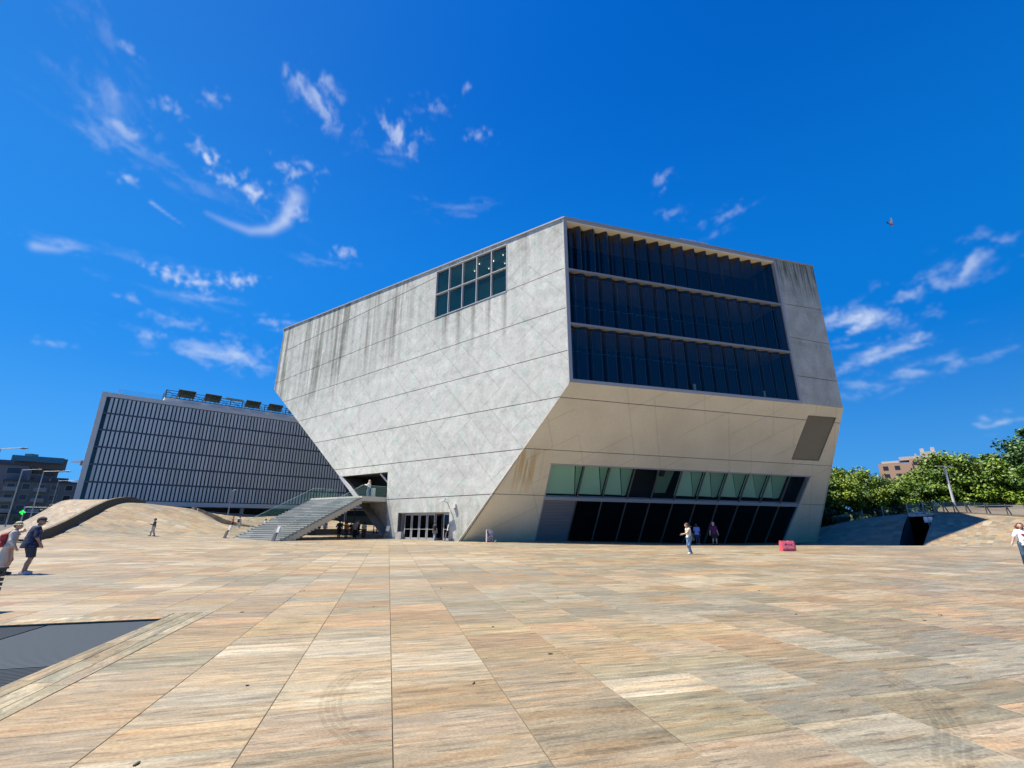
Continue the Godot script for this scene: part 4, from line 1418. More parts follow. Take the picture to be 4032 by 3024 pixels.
func make_office() -> void:
	var o := thing("office_block", "long six-storey office block clad in rows of pale vertical blades", "office building", OFF)
	var wid := 62.0
	var deep := 22.0
	var conc := mat(lin(0.55, 0.57, 0.53), 0.8)
	var f := sb()
	bx(f, at_o(0.35, 12.2, -deep / 2), OX * 0.35, UP * 10.4, ON * deep / 2)
	bx(f, at_o(wid / 2, 22.25, -deep / 2), OX * wid / 2, UP * 0.36, ON * (deep / 2 + 0.02))
	bx(f, at_o(wid / 2, 4.75, -deep / 2), OX * wid / 2, UP * 0.38, ON * (deep / 2 + 0.03))
	bx(f, at_o(wid - 0.3, 13.0, -deep / 2), OX * 0.3, UP * 9.0, ON * deep / 2)
	bx(f, at_o(0.3, 2.2, -deep / 2), OX * 0.3, UP * 2.2, ON * deep / 2)
	part("frame", f, conc, o)
	var g := sb()
	quad(g, at_o(0.7, 5.1, -0.55), at_o(wid - 0.6, 5.1, -0.55), at_o(wid - 0.6, 21.9, -0.55), at_o(0.7, 21.9, -0.55), ON)
	part("glazing", g, mat(lin(0.022, 0.055, 0.07), 0.12), o)
	var y0 := 5.13
	var y1 := 21.89
	var st := (y1 - y0) / 6.0
	var blue := mat(lin(0.045, 0.085, 0.13), 0.6)
	for k in range(1, 6):
		var b := sb()
		bx(b, at_o(wid / 2, y0 + st * k, -0.3), OX * (wid / 2 - 0.7), UP * 0.125, ON * 0.22)
		part("floor_band", b, blue, o)
	var tones := []
	for k in 4: tones.append(mat(lin(0.43 + 0.03 * k, 0.49 + 0.03 * k, 0.47 + 0.03 * k), 0.55))
	R.seed = 31
	var blade := sb()
	bx(blade, Vector3.ZERO, OX * 0.185, UP * (st / 2 - 0.14), ON * 0.05)
	bx(blade, Vector3(0, 0, 0) - ON * 0.16, OX * 0.03, UP * (st / 2 - 0.19), ON * 0.11)
	var bm := blade.commit()
	var rest := sb()
	for r in 6:
		for c in 103:
			var s := 1.45 + c * 0.58
			var p := at_o(s, y0 + st * (r + 0.5), 0.0)
			if c < 50:
				var m := MeshInstance3D.new()
				m.name = numbered(o, "blade")
				m.mesh = bm
				m.material_override = tones[R.randi() % 4]
				m.position = p - OFF
				o.add_child(m)
			else:
				bx(rest, p, OX * 0.185, UP * (st / 2 - 0.14), ON * 0.05)
	part("blade_field", rest, tones[1], o, "stuff")
	# ground floor, set back and dark
	var gf := sb()
	quad(gf, at_o(0.5, -1.0, -4.5), at_o(wid, -1.0, -4.5), at_o(wid, 4.4, -4.5), at_o(0.5, 4.4, -4.5), ON)
	part("ground_floor_glazing", gf, mat(lin(0.01, 0.018, 0.022), 0.3), o)
	var ow := sb()
	bx(ow, at_o(36.0, 1.6, -2.0), OX * 24.0, UP * 1.5, ON * 0.2)
	part("low_wall", ow, mat(lin(0.085, 0.085, 0.06), 0.8), o)
	for s in [24.0, 33.0, 44.5, 54.0]:
		var c := sb()
		tube(c, at_o(s, -0.5, -1.6), at_o(s, 4.4, -1.6), 0.32, 0.32, 12)
		part("column", c, conc, o)
	var rfl := sb()
	bx(rfl, at_o(27.0, 22.95, -6.0), OX * 18.6, UP * 0.34, ON * 5.6)
	part("roof_plinth", rfl, conc, o)
	# steel rack on the roof with tilted dark panels
	var rack := thing("roof_rack", "dark steel frame on the office roof carrying tilted panels", "roof frame", at_o(27, 23.3, -1.0))
	var dk := mat(lin(0.03, 0.04, 0.04), 0.6, 0.3)
	var posts := sb()
	for i in 19:
		var s := 8.5 + i * 2.05
		bar(posts, at_o(s, 23.2, -0.8), at_o(s, 24.75, -0.8), 0.12, 0.12, ON)
		bar(posts, at_o(s, 23.2, -4.8), at_o(s, 24.75, -4.8), 0.10, 0.10, ON)
		if i < 18:
			bar(posts, at_o(s, 23.35, -2.8), at_o(s + 2.05, 24.7, -2.8), 0.07, 0.07, ON)
			bar(posts, at_o(s + 2.05, 23.35, -0.85), at_o(s, 24.7, -0.85), 0.06, 0.06, ON)
	part("posts", posts, dk, rack)
	for y in [23.45, 23.85, 24.25, 24.72]:
		var r := sb()
		bar(r, at_o(8.4, y, -0.8), at_o(45.5, y, -0.8), 0.08, 0.09)
		bar(r, at_o(8.4, y, -4.8), at_o(45.5, y, -4.8), 0.07, 0.08)
		bar(r, at_o(8.45, y, -0.8), at_o(8.45, y, -4.8), 0.07, 0.08)
		part("rail", r, dk, rack)
	for q in [11.6, 15.8, 22.8, 27.0, 31.2, 35.4, 39.6]:
		var p := sb()
		bx(p, at_o(q, 24.6, -1.4), OX * 1.35, UP * 0.55 + ON * 0.75, (UP * 0.75 - ON * 0.55).normalized() * 0.07)
		part("tilted_panel", p, mat(lin(0.012, 0.028, 0.018), 0.6), rack)
	var fl := sb()
	bx(fl, at_o(19.4, 24.95, -1.4), OX * 1.5, ON * 0.8, UP * 0.04)
	part("tilted_panel", fl, dk, rack)
	var rg := sb()
	quad(rg, at_o(2.0, 22.6, -0.3), at_o(8.2, 22.6, -0.3), at_o(8.2, 23.5, -0.3), at_o(2.0, 23.5, -0.3), ON)
	part("roof_guard", rg, glass(Color(0.5, 0.6, 0.65), 0.15), o)
	var rp := sb()
	bar(rp, at_o(2.0, 22.5, -0.3), at_o(2.0, 23.6, -0.3), 0.07, 0.07, ON)
	part("roof_guard_post", rp, conc, o)

# ---------- the street on the left ----------
# a block of flats facing the viewer: windows with panes, balconies, a cornice
func flats(label: String, o: Vector3, yaw: float, w: float, h: float, d: float, floors: int, cols: int, wall: Color, balc: Array, roofc: Color) -> Node3D:
	var b := thing("apartment_building", label, "apartment building", o, "")
	var ex := Vector3(cos(yaw), 0, -sin(yaw))
	var en := Vector3(sin(yaw), 0, cos(yaw))
	var st := sb()
	bx(st, o + UP * h / 2 - en * d / 2, ex * w / 2, UP * h / 2, en * d / 2)
	part("wall", st, mat(wall, 0.9), b)
	var rf := sb()
	bx(rf, o + UP * (h + 0.2) - en * d / 2, ex * (w / 2 + 0.25), UP * 0.2, en * (d / 2 + 0.25))
	part("roof", rf, mat(roofc, 0.8), b)
	var bits := sb()
	for k in 3:
		var q := o + UP * (h + 0.9) + ex * w * (-0.3 + 0.27 * k) - en * (2.0 + k)
		bx(bits, q, ex * (0.9 + 0.4 * k), UP * (0.6 + 0.25 * (k % 2)), en * 1.1)
	part("roof_box", bits, mat(Color(wall.r * 0.9, wall.g * 0.9, wall.b * 0.95), 0.9), b)
	var aw := sb()
	bx(aw, o + UP * (h / floors * 0.92) + en * 0.7, ex * w * 0.46, UP * 0.06, en * 0.7)
	part("awning", aw, mat(lin(0.22, 0.19, 0.17), 0.9), b)
	var fh := h / floors
	var cw := w / cols
	var fm := mat(lin(0.20, 0.20, 0.20), 0.7)
	var pm := mat(lin(0.02, 0.025, 0.03), 0.15)
	for i in floors:
		for j in cols:
			var c := o + ex * (-w / 2 + cw * (j + 0.5)) + UP * (fh * (i + 0.55)) + en * 0.02
			var wn := sb()
			for q in [-1.0, 1.0]:
				bx(wn, c + ex * q * cw * 0.27, ex * 0.07, UP * fh * 0.29, en * 0.06)
				bx(wn, c + UP * q * fh * 0.27, ex * cw * 0.26, UP * 0.07, en * 0.055)
			var wo := part("window", wn, fm, b)
			var pn := sb()
			quad(pn, c - ex * cw * 0.26 - UP * fh * 0.26 + en * 0.01, c + ex * cw * 0.26 - UP * fh * 0.26 + en * 0.01, c + ex * cw * 0.26 + UP * fh * 0.26 + en * 0.01, c - ex * cw * 0.26 + UP * fh * 0.26 + en * 0.01, en)
			part("pane", pn, pm, wo)
			if j in balc and i > 0:
				var bl := sb()
				bx(bl, c - UP * fh * 0.42 + en * 0.6, ex * cw * 0.46, UP * 0.1, en * 0.6)
				bx(bl, c - UP * fh * 0.25 + en * 1.15, ex * cw * 0.46, UP * 0.42, en * 0.05)
				part("balcony", bl, mat(lin(wall.srgb_to_linear().r * 1.3 + 0.05, wall.srgb_to_linear().g * 1.3 + 0.05, wall.srgb_to_linear().b * 1.3 + 0.05), 0.8), b)
	return b

func street_lamp(label: String, foot: Vector3, h: float, arm: Vector3, group := "street lamps along the left street") -> void:
	var t := thing("street_lamp", label, "street lamp", foot, group)
	var p := sb()
	tube(p, foot, foot + UP * h, 0.10, 0.055, 8)
	part("pole", p, mat(lin(0.30, 0.31, 0.31), 0.5, 0.3), t)
	var a := sb()
	tube(a, foot + UP * h, foot + UP * (h + 0.12) + arm * 0.75, 0.05, 0.045, 6)
	part("arm", a, mat(lin(0.42, 0.43, 0.43), 0.5, 0.3), t)
	var l := sb()
	var q := foot + UP * (h + 0.08) + arm * 0.88
	tube(l, q - arm * 0.16, q, 0.05, 0.16, 8)
	tube(l, q, q + arm * 0.14, 0.16, 0.06, 8)
	part("lamp_head", l, mat(lin(0.12, 0.12, 0.13), 0.5), t)

func make_street() -> void:
	# roadway with kerb, a zebra crossing
	var road := sb()
	var a := Vector3(-32.5, 0.24, -30.0)
	var rd := Vector3(-0.735, 0, -0.678)
	var rn := Vector3(-0.678, 0, 0.735)
	quad(road, a + rn * 0.6 + rd * -30.0 + UP * -0.25, a + rn * 34.0 + rd * -30.0 + UP * -0.2, a + rn * 34.0 + rd * 190.0 + UP * 1.1, a + rn * 0.6 + rd * 190.0 + UP * 1.1, UP)
	tag(part("road", road, M.asphalt), "grey asphalt street running away at the far left", "", "", "structure")
	var kerb := sb()
	for k in 24:
		var p := a + rd * (-24.0 + k * 2.0) + rn * 0.35
		p.y = land(p.x + 1.0, p.z) + 0.02
		bx(kerb, p + UP * -0.16, rd * 0.99, UP * 0.16, rn * 0.18)
	tag(part("kerb", kerb, mat(lin(0.42, 0.41, 0.38), 0.85)), "pale stone kerb along the left edge of the plaza", "", "", "structure")
	var zs := sb()
	for k in 7:
		var p := a + rd * 18.0 + rn * (2.0 + k * 1.1)
		p.y = 0.60
		bx(zs, p, rd * 2.2, UP * 0.012, rn * 0.28)
	tag(part("road_marking", zs, M.white), "white zebra stripes painted on the left street", "", "", "structure")
	var side := sb()
	bx(side, Vector3(-96, 0.55, -74) , Vector3(-0.735, 0, -0.678) * 60.0, UP * 0.6, rn * 4.0)
	tag(part("pavement", side, mat(lin(0.3, 0.29, 0.27), 0.9)), "far pavement in front of the dark flats", "", "", "structure")
	var y := 1.2
	flats("tall dark grey block with a blank side wall at the photo's left edge", Vector3(-131.0, y, -112.0), 0.75, 19.0, 14.4, 16.0, 5, 4, lin(0.15, 0.15, 0.155), [], lin(0.06, 0.06, 0.06))
	var b2 := flats("tall brown block of flats with a teal roof storey on the left street", Vector3(-139.5, y, -131.0), 0.80, 16.0, 15.2, 16.0, 6, 5, lin(0.22, 0.175, 0.15), [1, 3], lin(0.07, 0.06, 0.06))
	var ph := sb()
	bx(ph, Vector3(-138.0, y + 16.8, -134.5), Vector3(0.70, 0, -0.72) * 5.6, UP * 1.5, Vector3(0.72, 0, 0.70) * 5.0)
	part("roof_storey", ph, mat(lin(0.20, 0.165, 0.15), 0.9), b2)
	var tr := sb()
	bx(tr, Vector3(-136.6, y + 17.6, -132.5), Vector3(0.70, 0, -0.72) * 5.2, UP * 0.75, Vector3(0.72, 0, 0.70) * 4.6)
	part("teal_roof", tr, mat(lin(0.07, 0.20, 0.24), 0.7), b2)
	var chm := sb()
	bx(chm, Vector3(-140.5, y + 18.9, -134.0), Vector3(1, 0, 0), UP * 0.8, Vector3(0, 0, 1))
	part("chimney", chm, mat(lin(0.10, 0.16, 0.18), 0.9), b2)
	flats("low dark green-grey block of flats in front of the brown one", Vector3(-118.5, y, -117.5), 0.80, 13.0, 10.2, 12.0, 4, 5, lin(0.105, 0.12, 0.12), [0, 2], lin(0.05, 0.05, 0.05))
	flats("dark middle block of flats stepping down along the left street", Vector3(-143.0, y, -150.0), 0.80, 17.0, 11.6, 14.0, 4, 6, lin(0.14, 0.14, 0.145), [1, 4], lin(0.10, 0.09, 0.085))
	flats("pale far block of flats next to the office block's corner", Vector3(-181.0, y, -190.0), 0.80, 18.0, 13.8, 16.0, 5, 6, lin(0.36, 0.35, 0.35), [2], lin(0.25, 0.25, 0.25))
	var R1 := Vector3(1, 0, 0.02)
	street_lamp("tall street lamp whose head shows at the photo's left edge", Vector3(-63.9, 0.6, -57.0), 9.9, R1 * 3.4)
	street_lamp("left one of the two tall grey street lamps before the dark flats", Vector3(-84.7, 1.0, -80.0), 9.4, Vector3(3.3, 0.0, 0.0))
	street_lamp("right one of the two tall grey street lamps before the dark flats", Vector3(-85.0, 1.0, -84.0), 9.6, Vector3(4.0, 0.0, -1.0))
	street_lamp("grey street lamp with two arms above the left paving's crest", Vector3(-104.2, 1.2, -107.0), 9.7, Vector3(4.6, 0.0, -0.5))
	street_lamp("small far street lamp beside the office block's left edge", Vector3(-123.2, 1.2, -130.0), 9.5, Vector3(-3.0, 0.0, -0.5))
	# lit green pharmacy cross on a bracket
	var px := thing("pharmacy_cross", "glowing green pharmacy cross on the dark shopfronts", "sign", Vector3(-108.3, 3.5, -105.0))
	var gm := mat(lin(0.02, 0.3, 0.05), 0.5)
	gm.emission_enabled = true
	gm.emission = Color(0.05, 1.0, 0.15)
	gm.emission_energy_multiplier = 1.6
	var cr := sb()
	var c := Vector3(-108.3, 3.9, -105.0)
	var cx := Vector3(0.72, 0, -0.69)
	bx(cr, c, cx * 0.42, UP * 0.14, Vector3(0.69, 0, 0.72) * 0.10)
	bx(cr, c, cx * 0.14, UP * 0.42, Vector3(0.69, 0, 0.72) * 0.098)
	part("cross", cr, gm, px)
	var br := sb()
	bar(br, c + Vector3(-0.2, 0, -0.15), c + Vector3(-3.0, 0.0, -7.0), 0.12, 0.12)
	part("bracket", br, M.steel, px)
	var lamp := OmniLight3D.new()
	lamp.name = "pharmacy_light"
	lamp.light_color = Color(0.05, 1.0, 0.15)
	lamp.light_energy = 0.6
	lamp.light_size = 0.6
	lamp.omni_range = 20.0
	lamp.omni_attenuation = 2.0
	lamp.shadow_enabled = true
	lamp.position = c + Vector3(0.25, 0, 0.25)
	add_child(lamp)
	# overhead signal gantry across the street
	var gt := thing("signal_gantry", "thin horizontal signal gantry above the left street", "traffic signal", Vector3(-88.5, 0.8, -86.0))
	var gb := sb()
	tube(gb, Vector3(-88.5, 0.6, -86.0), Vector3(-88.5, 4.5, -86.0), 0.1, 0.08, 8)
	tube(gb, Vector3(-88.5, 4.4, -86.0), Vector3(-79.8, 4.3, -86.0), 0.06, 0.05, 6)
	part("mast", gb, M.steel, gt)
	var hd := sb()
	cube(hd, Vector3(-83.0, 4.0, -86.0), Vector3(0.3, 0.8, 0.3))
	part("signal_head", hd, M.black, gt)
	# a tower crane far away
	var ct := thing("tower_crane", "small far construction crane over the left street", "crane", Vector3(-166.0, 1.0, -180.0))
	var cs := sb()
	bar(cs, Vector3(-166, 1, -180), Vector3(-166, 25.5, -180), 0.9, 0.9, Vector3(0, 0, 1))
	bar(cs, Vector3(-174, 24.8, -182), Vector3(-152, 24.6, -176), 0.7, 0.7)
	part("mast", cs, mat(lin(0.4, 0.42, 0.45), 0.6), ct)
	var cb := sb()
	cube(cb, Vector3(-154.5, 24.0, -176.8), Vector3(4.0, 1.6, 1.6))
	cube(cb, Vector3(-167, 24.0, -180), Vector3(2.2, 1.8, 1.6))
	part("counterweight", cb, mat(lin(0.36, 0.20, 0.16), 0.7), ct)

# ---------- right-hand mound with its underpass, balustrade, sign and the tower behind ----------
func make_right_side() -> void:
	var rm := Node3D.new()
	rm.name = numbered(self, "right_mound")
	add_child(rm)
	tag(rm, "paved bank rising on the right, cut by a dark underpass", "", "", "structure")
	# shaded half, left of the underpass
	var b0 := [Vector3(37.23, -0.95, -62.0), Vector3(36.47, -0.85, -58.0), Vector3(36.31, -0.66, -52.5), Vector3(37.18, -0.45, -46.5)]
	var b1 := [Vector3(41.18, -0.21, -66.0), Vector3(40.05, 0.24, -61.0), Vector3(39.8, 0.72, -56.0), Vector3(40.39, 1.13, -49.5)]
	var b2 := [Vector3(43.87, 0.75, -69.0), Vector3(44.14, 1.69, -63.0), Vector3(43.58, 2.24, -57.0), Vector3(43.36, 2.51, -52.0)]
	var b3 := [Vector3(49.7, 0.9, -78.0), Vector3(51.2, 1.7, -73.0), Vector3(51.27, 2.3, -67.0), Vector3(51.71, 2.5, -62.0)]
	part("paving_slab_field", loft([b0, b1, b2, b3], 14, 18, [], true), M.stone, rm, "stuff")
	# sunlit half, right of the underpass
	var c0 := [Vector3(37.72, -0.45, -44.5), Vector3(38.84, -0.45, -43.0), Vector3(40.01, -0.46, -41.0), Vector3(40.6, -0.45, -38.5), Vector3(40.85, -0.4, -35.0), Vector3(40.61, -0.2, -29.0), Vector3(40.0, -0.2, -22.0)]
	var c1 := [Vector3(41.27, 1.03, -47.5), Vector3(43.92, 1.04, -46.5), Vector3(45.07, 1.0, -44.5), Vector3(45.61, 0.91, -42.0), Vector3(46.45, 0.86, -38.5), Vector3(46.02, 0.7, -32.5), Vector3(45.5, 0.3, -25.0)]
	var c2 := [Vector3(45.85, 2.66, -51.5), Vector3(48.16, 2.61, -50.5), Vector3(50.55, 2.21, -47.0), Vector3(51.19, 1.97, -44.0), Vector3(52.87, 1.8, -40.0), Vector3(52.11, 1.4, -34.0), Vector3(52.0, 0.8, -26.0)]
	var c3 := [Vector3(57.83, 3.66, -64.0), Vector3(59.41, 3.79, -62.0), Vector3(62.84, 3.77, -58.0), Vector3(63.38, 3.63, -54.0), Vector3(65.4, 3.4, -49.0), Vector3(65.04, 3.06, -42.0), Vector3(66.0, 2.0, -32.0)]
	part("paving_slab_field", loft([c0, c1, c2], 34, 16, [], true), M.stone, rm, "stuff")
	part("upper_walk", loft([c2, c3], 14, 5, [], true), M.stone, rm, "stuff")
	var conc: Material = M.concrete
	# underpass: side walls that follow the cut, the bridging slab, a dark floor
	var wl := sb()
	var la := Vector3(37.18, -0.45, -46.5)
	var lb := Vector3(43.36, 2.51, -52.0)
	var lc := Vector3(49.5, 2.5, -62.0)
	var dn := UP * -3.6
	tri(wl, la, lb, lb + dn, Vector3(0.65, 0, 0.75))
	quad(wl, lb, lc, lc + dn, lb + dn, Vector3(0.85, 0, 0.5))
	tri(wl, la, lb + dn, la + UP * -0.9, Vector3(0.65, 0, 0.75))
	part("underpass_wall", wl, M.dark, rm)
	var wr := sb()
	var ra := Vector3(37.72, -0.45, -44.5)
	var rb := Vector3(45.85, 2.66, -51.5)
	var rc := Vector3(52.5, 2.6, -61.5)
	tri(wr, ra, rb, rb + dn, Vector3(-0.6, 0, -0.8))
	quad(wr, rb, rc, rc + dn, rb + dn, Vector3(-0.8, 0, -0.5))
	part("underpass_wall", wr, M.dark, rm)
	var sl := sb()
	quad(sl, lb + Vector3(-0.1, 0.05, 0.06), rb + Vector3(0.1, 0.02, 0.06), rc + UP * 0.05, lc + UP * 0.05, UP)
	quad(sl, lb + Vector3(-0.1, -0.22, 0.06), rb + Vector3(0.1, -0.24, 0.06), rc - UP * 0.2, lc - UP * 0.2, -UP)
	quad(sl, lb + Vector3(-0.1, 0.05, 0.06), rb + Vector3(0.1, 0.02, 0.06), rb + Vector3(0.1, -0.24, 0.06), lb + Vector3(-0.1, -0.22, 0.06), Vector3(-0.3, 0, 1).normalized())
	part("bridge_slab", sl, conc, rm)
	var fl := sb()
	quad(fl, Vector3(36.9, -0.60, -46.2), Vector3(38.2, -0.60, -44.0), Vector3(53.0, -1.1, -62.5), Vector3(49.0, -1.1, -63.0), UP)
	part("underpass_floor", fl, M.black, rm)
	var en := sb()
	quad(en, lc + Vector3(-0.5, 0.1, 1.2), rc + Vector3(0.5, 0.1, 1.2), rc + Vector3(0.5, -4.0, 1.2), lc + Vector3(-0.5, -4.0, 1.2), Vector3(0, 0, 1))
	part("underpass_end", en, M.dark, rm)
	# glass balustrade on leaning stays
	var gb := thing("glass_balustrade", "clear balustrade on leaning steel stays along the bank's top", "balustrade", Vector3(45.9, 2.7, -51.5))
	var run := []
	for i in 14:
		var t := i / 13.0 * 4.6
		var k := mini(int(t), 4)
		run.append((c2[k] as Vector3).lerp(c2[k + 1], t - k) + Vector3(0.15, 0.02, -0.25))
	var bg := glass(Color(0.20, 0.19, 0.15), 0.42)
	for i in 13:
		var g := sb()
		var p: Vector3 = run[i]
		var q: Vector3 = run[i + 1]
		quad(g, p, q, q + UP * 1.2, p + UP * 1.2, Vector3(-0.5, 0, 0.85))
		part("pane", g, bg, gb)
		var s := sb()
		bar(s, p + UP * 1.15, p + Vector3(1.0, 0.0, -0.55), 0.08, 0.10)
		bar(s, p, p + UP * 1.2, 0.07, 0.07, Vector3(0, 0, 1))
		part("stay", s, mat(lin(0.12, 0.11, 0.09), 0.6, 0.3), gb)
	var foot := sb()
	for i in 13: bar(foot, run[i] + UP * 0.06, run[i + 1] + UP * 0.06, 0.16, 0.14)
	part("base_rail", foot, mat(lin(0.16, 0.13, 0.10), 0.7), gb)
	var gb2 := thing("glass_balustrade", "shaded balustrade over the underpass and the bank's dark half", "balustrade", Vector3(45.5, 2.2, -58.0))
	var run2 := [Vector3(44.65, 1.42, -66.0), Vector3(45.7, 2.07, -62.0), Vector3(45.69, 2.37, -58.5), Vector3(45.04, 2.62, -54.0), Vector3(46.03, 2.76, -53.0), Vector3(47.03, 2.84, -52.5)]
	for i in 5:
		var g := sb()
		quad(g, run2[i], run2[i + 1], run2[i + 1] + UP * 1.1, run2[i] + UP * 1.1, Vector3(-0.3, 0, 0.9))
		part("pane", g, bg, gb2)
		var s := sb()
		bar(s, run2[i + 1], run2[i + 1] + UP * 1.2, 0.08, 0.08, Vector3(0, 0, 1))
		bar(s, run2[i] + UP * 0.05, run2[i + 1] + UP * 0.05, 0.10, 0.12)
		part("stay", s, M.steel, gb2)
	# dark oval rooflight in the upper walk
	var ov := sb()
	for i in 20:
		var a0 := TAU * i / 20
		var a1 := TAU * (i + 1) / 20
		var oc := Vector3(59.0, 3.62, -58.0)
		tri(ov, oc, oc + Vector3(cos(a0) * 1.9, 0.02, sin(a0) * 1.5), oc + Vector3(cos(a1) * 1.9, 0.02, sin(a1) * 1.5), UP)
	part("oval_rooflight", ov, M.black, rm)
	# white two-leaf sign standing in the underpass
	var sg := thing("underpass_sign", "white two-panel sign on a post inside the dark underpass", "sign", Vector3(43.6, -1.0, -50.0))
	var sp := sb()
	tube(sp, Vector3(43.72, -1.0, -50.1), Vector3(43.72, 2.2, -50.1), 0.05, 0.05, 8)
	part("post", sp, M.steel, sg)
	for s in [-1.0, 1.0]:
		var pn := sb()
		bx(pn, Vector3(43.66 + s * 0.2, 1.98, -50.0 + s * 0.06), Vector3(0.17, 0, 0.05), UP * 0.29, Vector3(-0.01, 0, 0.02))
		part("panel", pn, M.white, sg)
	# far wall with a pale panel, seen through the underpass
	var fw := thing("low_white_wall", "pale low wall glimpsed through the underpass", "wall", Vector3(47.8, -1.0, -58.0))
	var fs := sb()
	bx(fs, Vector3(47.5, 0.83, -58.0), Vector3(0.6, 0, 0.1), UP * 0.08, Vector3(0, 0, 0.1))
	bx(fs, Vector3(47.9, 1.45, -58.3), Vector3(0.25, 0, 0.1), UP * 0.42, Vector3(0, 0, 0.1))
	part("rail", fs, M.white, fw)
	# lamp on the right with two short arms
	var lf := Vector3(56.2, 2.9, -60.0)
	var t := thing("street_lamp", "slim pale lamp post with two short arms in front of the trees", "street lamp", lf)
	var p := sb()
	tube(p, lf, Vector3(56.2, 8.74, -60.0), 0.16, 0.11, 8)
	part("pole", p, mat(lin(0.55, 0.56, 0.54), 0.5), t)
	for s in [-1.0, 1.0]:
		var arm := sb()
		bx(arm, Vector3(56.2 + s * 0.6, 8.72, -60.0), Vector3(0.5, 0, 0), UP * 0.06, Vector3(0, 0, 0.12))
		part("lamp_head", arm, mat(lin(0.35, 0.36, 0.35), 0.5), t)
	make_tower()

func make_tower() -> void:
	var o := Vector3(137.5, -1.0, -158.5)
	var ex := Vector3(0.755, 0, 0.656)
	var en := Vector3(-0.656, 0, 0.755)
	var b := thing("apartment_tower", "brown apartment tower with white roof terraces rising behind the trees", "apartment building", o)
	var wall := mat(lin(0.42, 0.27, 0.175), 0.9)
	var pale := mat(lin(0.46, 0.42, 0.37), 0.85)
	var dk := mat(lin(0.03, 0.03, 0.035), 0.3)
	var st := sb()
	bx(st, o + UP * 11.3 - ex * 4.5 - en * 5, ex * 4.6, UP * 11.3, en * 5)
	bx(st, o + UP * 12.0 + ex * 4.0 - en * 6, ex * 4.4, UP * 12.0, en * 5)
	bx(st, o + UP * 10.6 + ex * 12.5 - en * 8, ex * 4.6, UP * 10.6, en * 5)
	part("wall", st, wall, b)
	var tops := sb()
	bx(tops, o + UP * 23.2 - ex * 5.6 - en * 5.2, ex * 2.4, UP * 0.4, en * 4)
	bx(tops, o + UP * 24.2 - ex * 0.2 - en * 5.2, ex * 2.8, UP * 0.6, en * 4)
	bx(tops, o + UP * 25.0 + ex * 5.0 - en * 5.2, ex * 2.0, UP * 1.1, en * 3)
	bx(tops, o + UP * 26.3 + ex * 3.6 - en * 5.0, ex * 0.5, UP * 1.2, en * 1.0)
	bx(tops, o + UP * 26.3 + ex * 6.4 - en * 5.0, ex * 0.5, UP * 1.4, en * 1.0)
	bx(tops, o + UP * 24.2 + ex * 1.6 - en * 1.2, ex * 0.25, UP * 1.3, en * 0.4)
	part("roof_terrace", tops, pale, b)
	for i in 4:
		for j in 2:
			var y := 13.0 + i * 2.7
			var c := o + UP * y + ex * (-7.2 + j * 3.2) + en * 0.03
			var w := sb()
			bx(w, c, ex * 0.7, UP * 0.65, en * 0.05)
			part("window", w, dk, b)
		var y2 := 13.2 + i * 2.7
		var c2 := o + UP * y2 + ex * 4.2 - en * 0.9
		var bl := sb()
		tube(bl, c2 - UP * 0.55, c2 + UP * 0.55, 1.75, 1.75, 16)
		part("balcony", bl, mat(lin(0.42, 0.33, 0.26), 0.9), b)
		var wn := sb()
		bx(wn, c2 + UP * 1.25 + en * 0.05, ex * 1.6, UP * 0.62, en * 0.1)
		part("window", wn, dk, b)
		var w2 := sb()
		bx(w2, o + UP * (y2 + 1.2) + ex * 1.0 - en * 0.95, ex * 0.6, UP * 0.55, en * 0.05)
		part("window", w2, dk, b)

# ---------- trees ----------
func leaf_crown(sd: int, rx: float, ry: float, clumps: int, per: int, leaf: float, base: Color, light: Color) -> ArrayMesh:
	R.seed = sd
	var st := sb()
	for c in clumps:
		var d := Vector3(R.randfn(), R.randfn() * 0.9, R.randfn()).normalized()
		var rad := pow(R.randf(), 0.42)
		var at := Vector3(d.x * rx, d.y * ry, d.z * rx) * rad
		if at.y < -ry * 0.55: at.y *= 0.6
		var cr := rr(0.55, 1.15) * rx * 0.30
		var tone := base.lerp(light, R.randf())
		for k in per:
			var e := Vector3(R.randfn(), R.randfn(), R.randfn()).normalized() * cr * pow(R.randf(), 0.5)
			e.y *= 0.7
			var p := at + e
			var n := (e.normalized() * 0.6 + Vector3(rr(-1, 1), rr(0.0, 1.2), rr(-1, 1))).normalized()
			var x := n.cross(Vector3(rr(-1, 1), rr(-1, 1), rr(-1, 1))).normalized()
			var y := n.cross(x)
			var l := leaf * rr(0.6, 1.25)
			st.set_color(tone * rr(0.75, 1.2))
			var a := p - x * l * 0.5
			var b := p + y * l * 0.32 - n * l * 0.06
			var c2 := p + x * l * 0.5
			var d2 := p - y * l * 0.32 - n * l * 0.06
			tri(st, a, b, c2, n)
			tri(st, a, c2, d2, n)
	return st.commit()

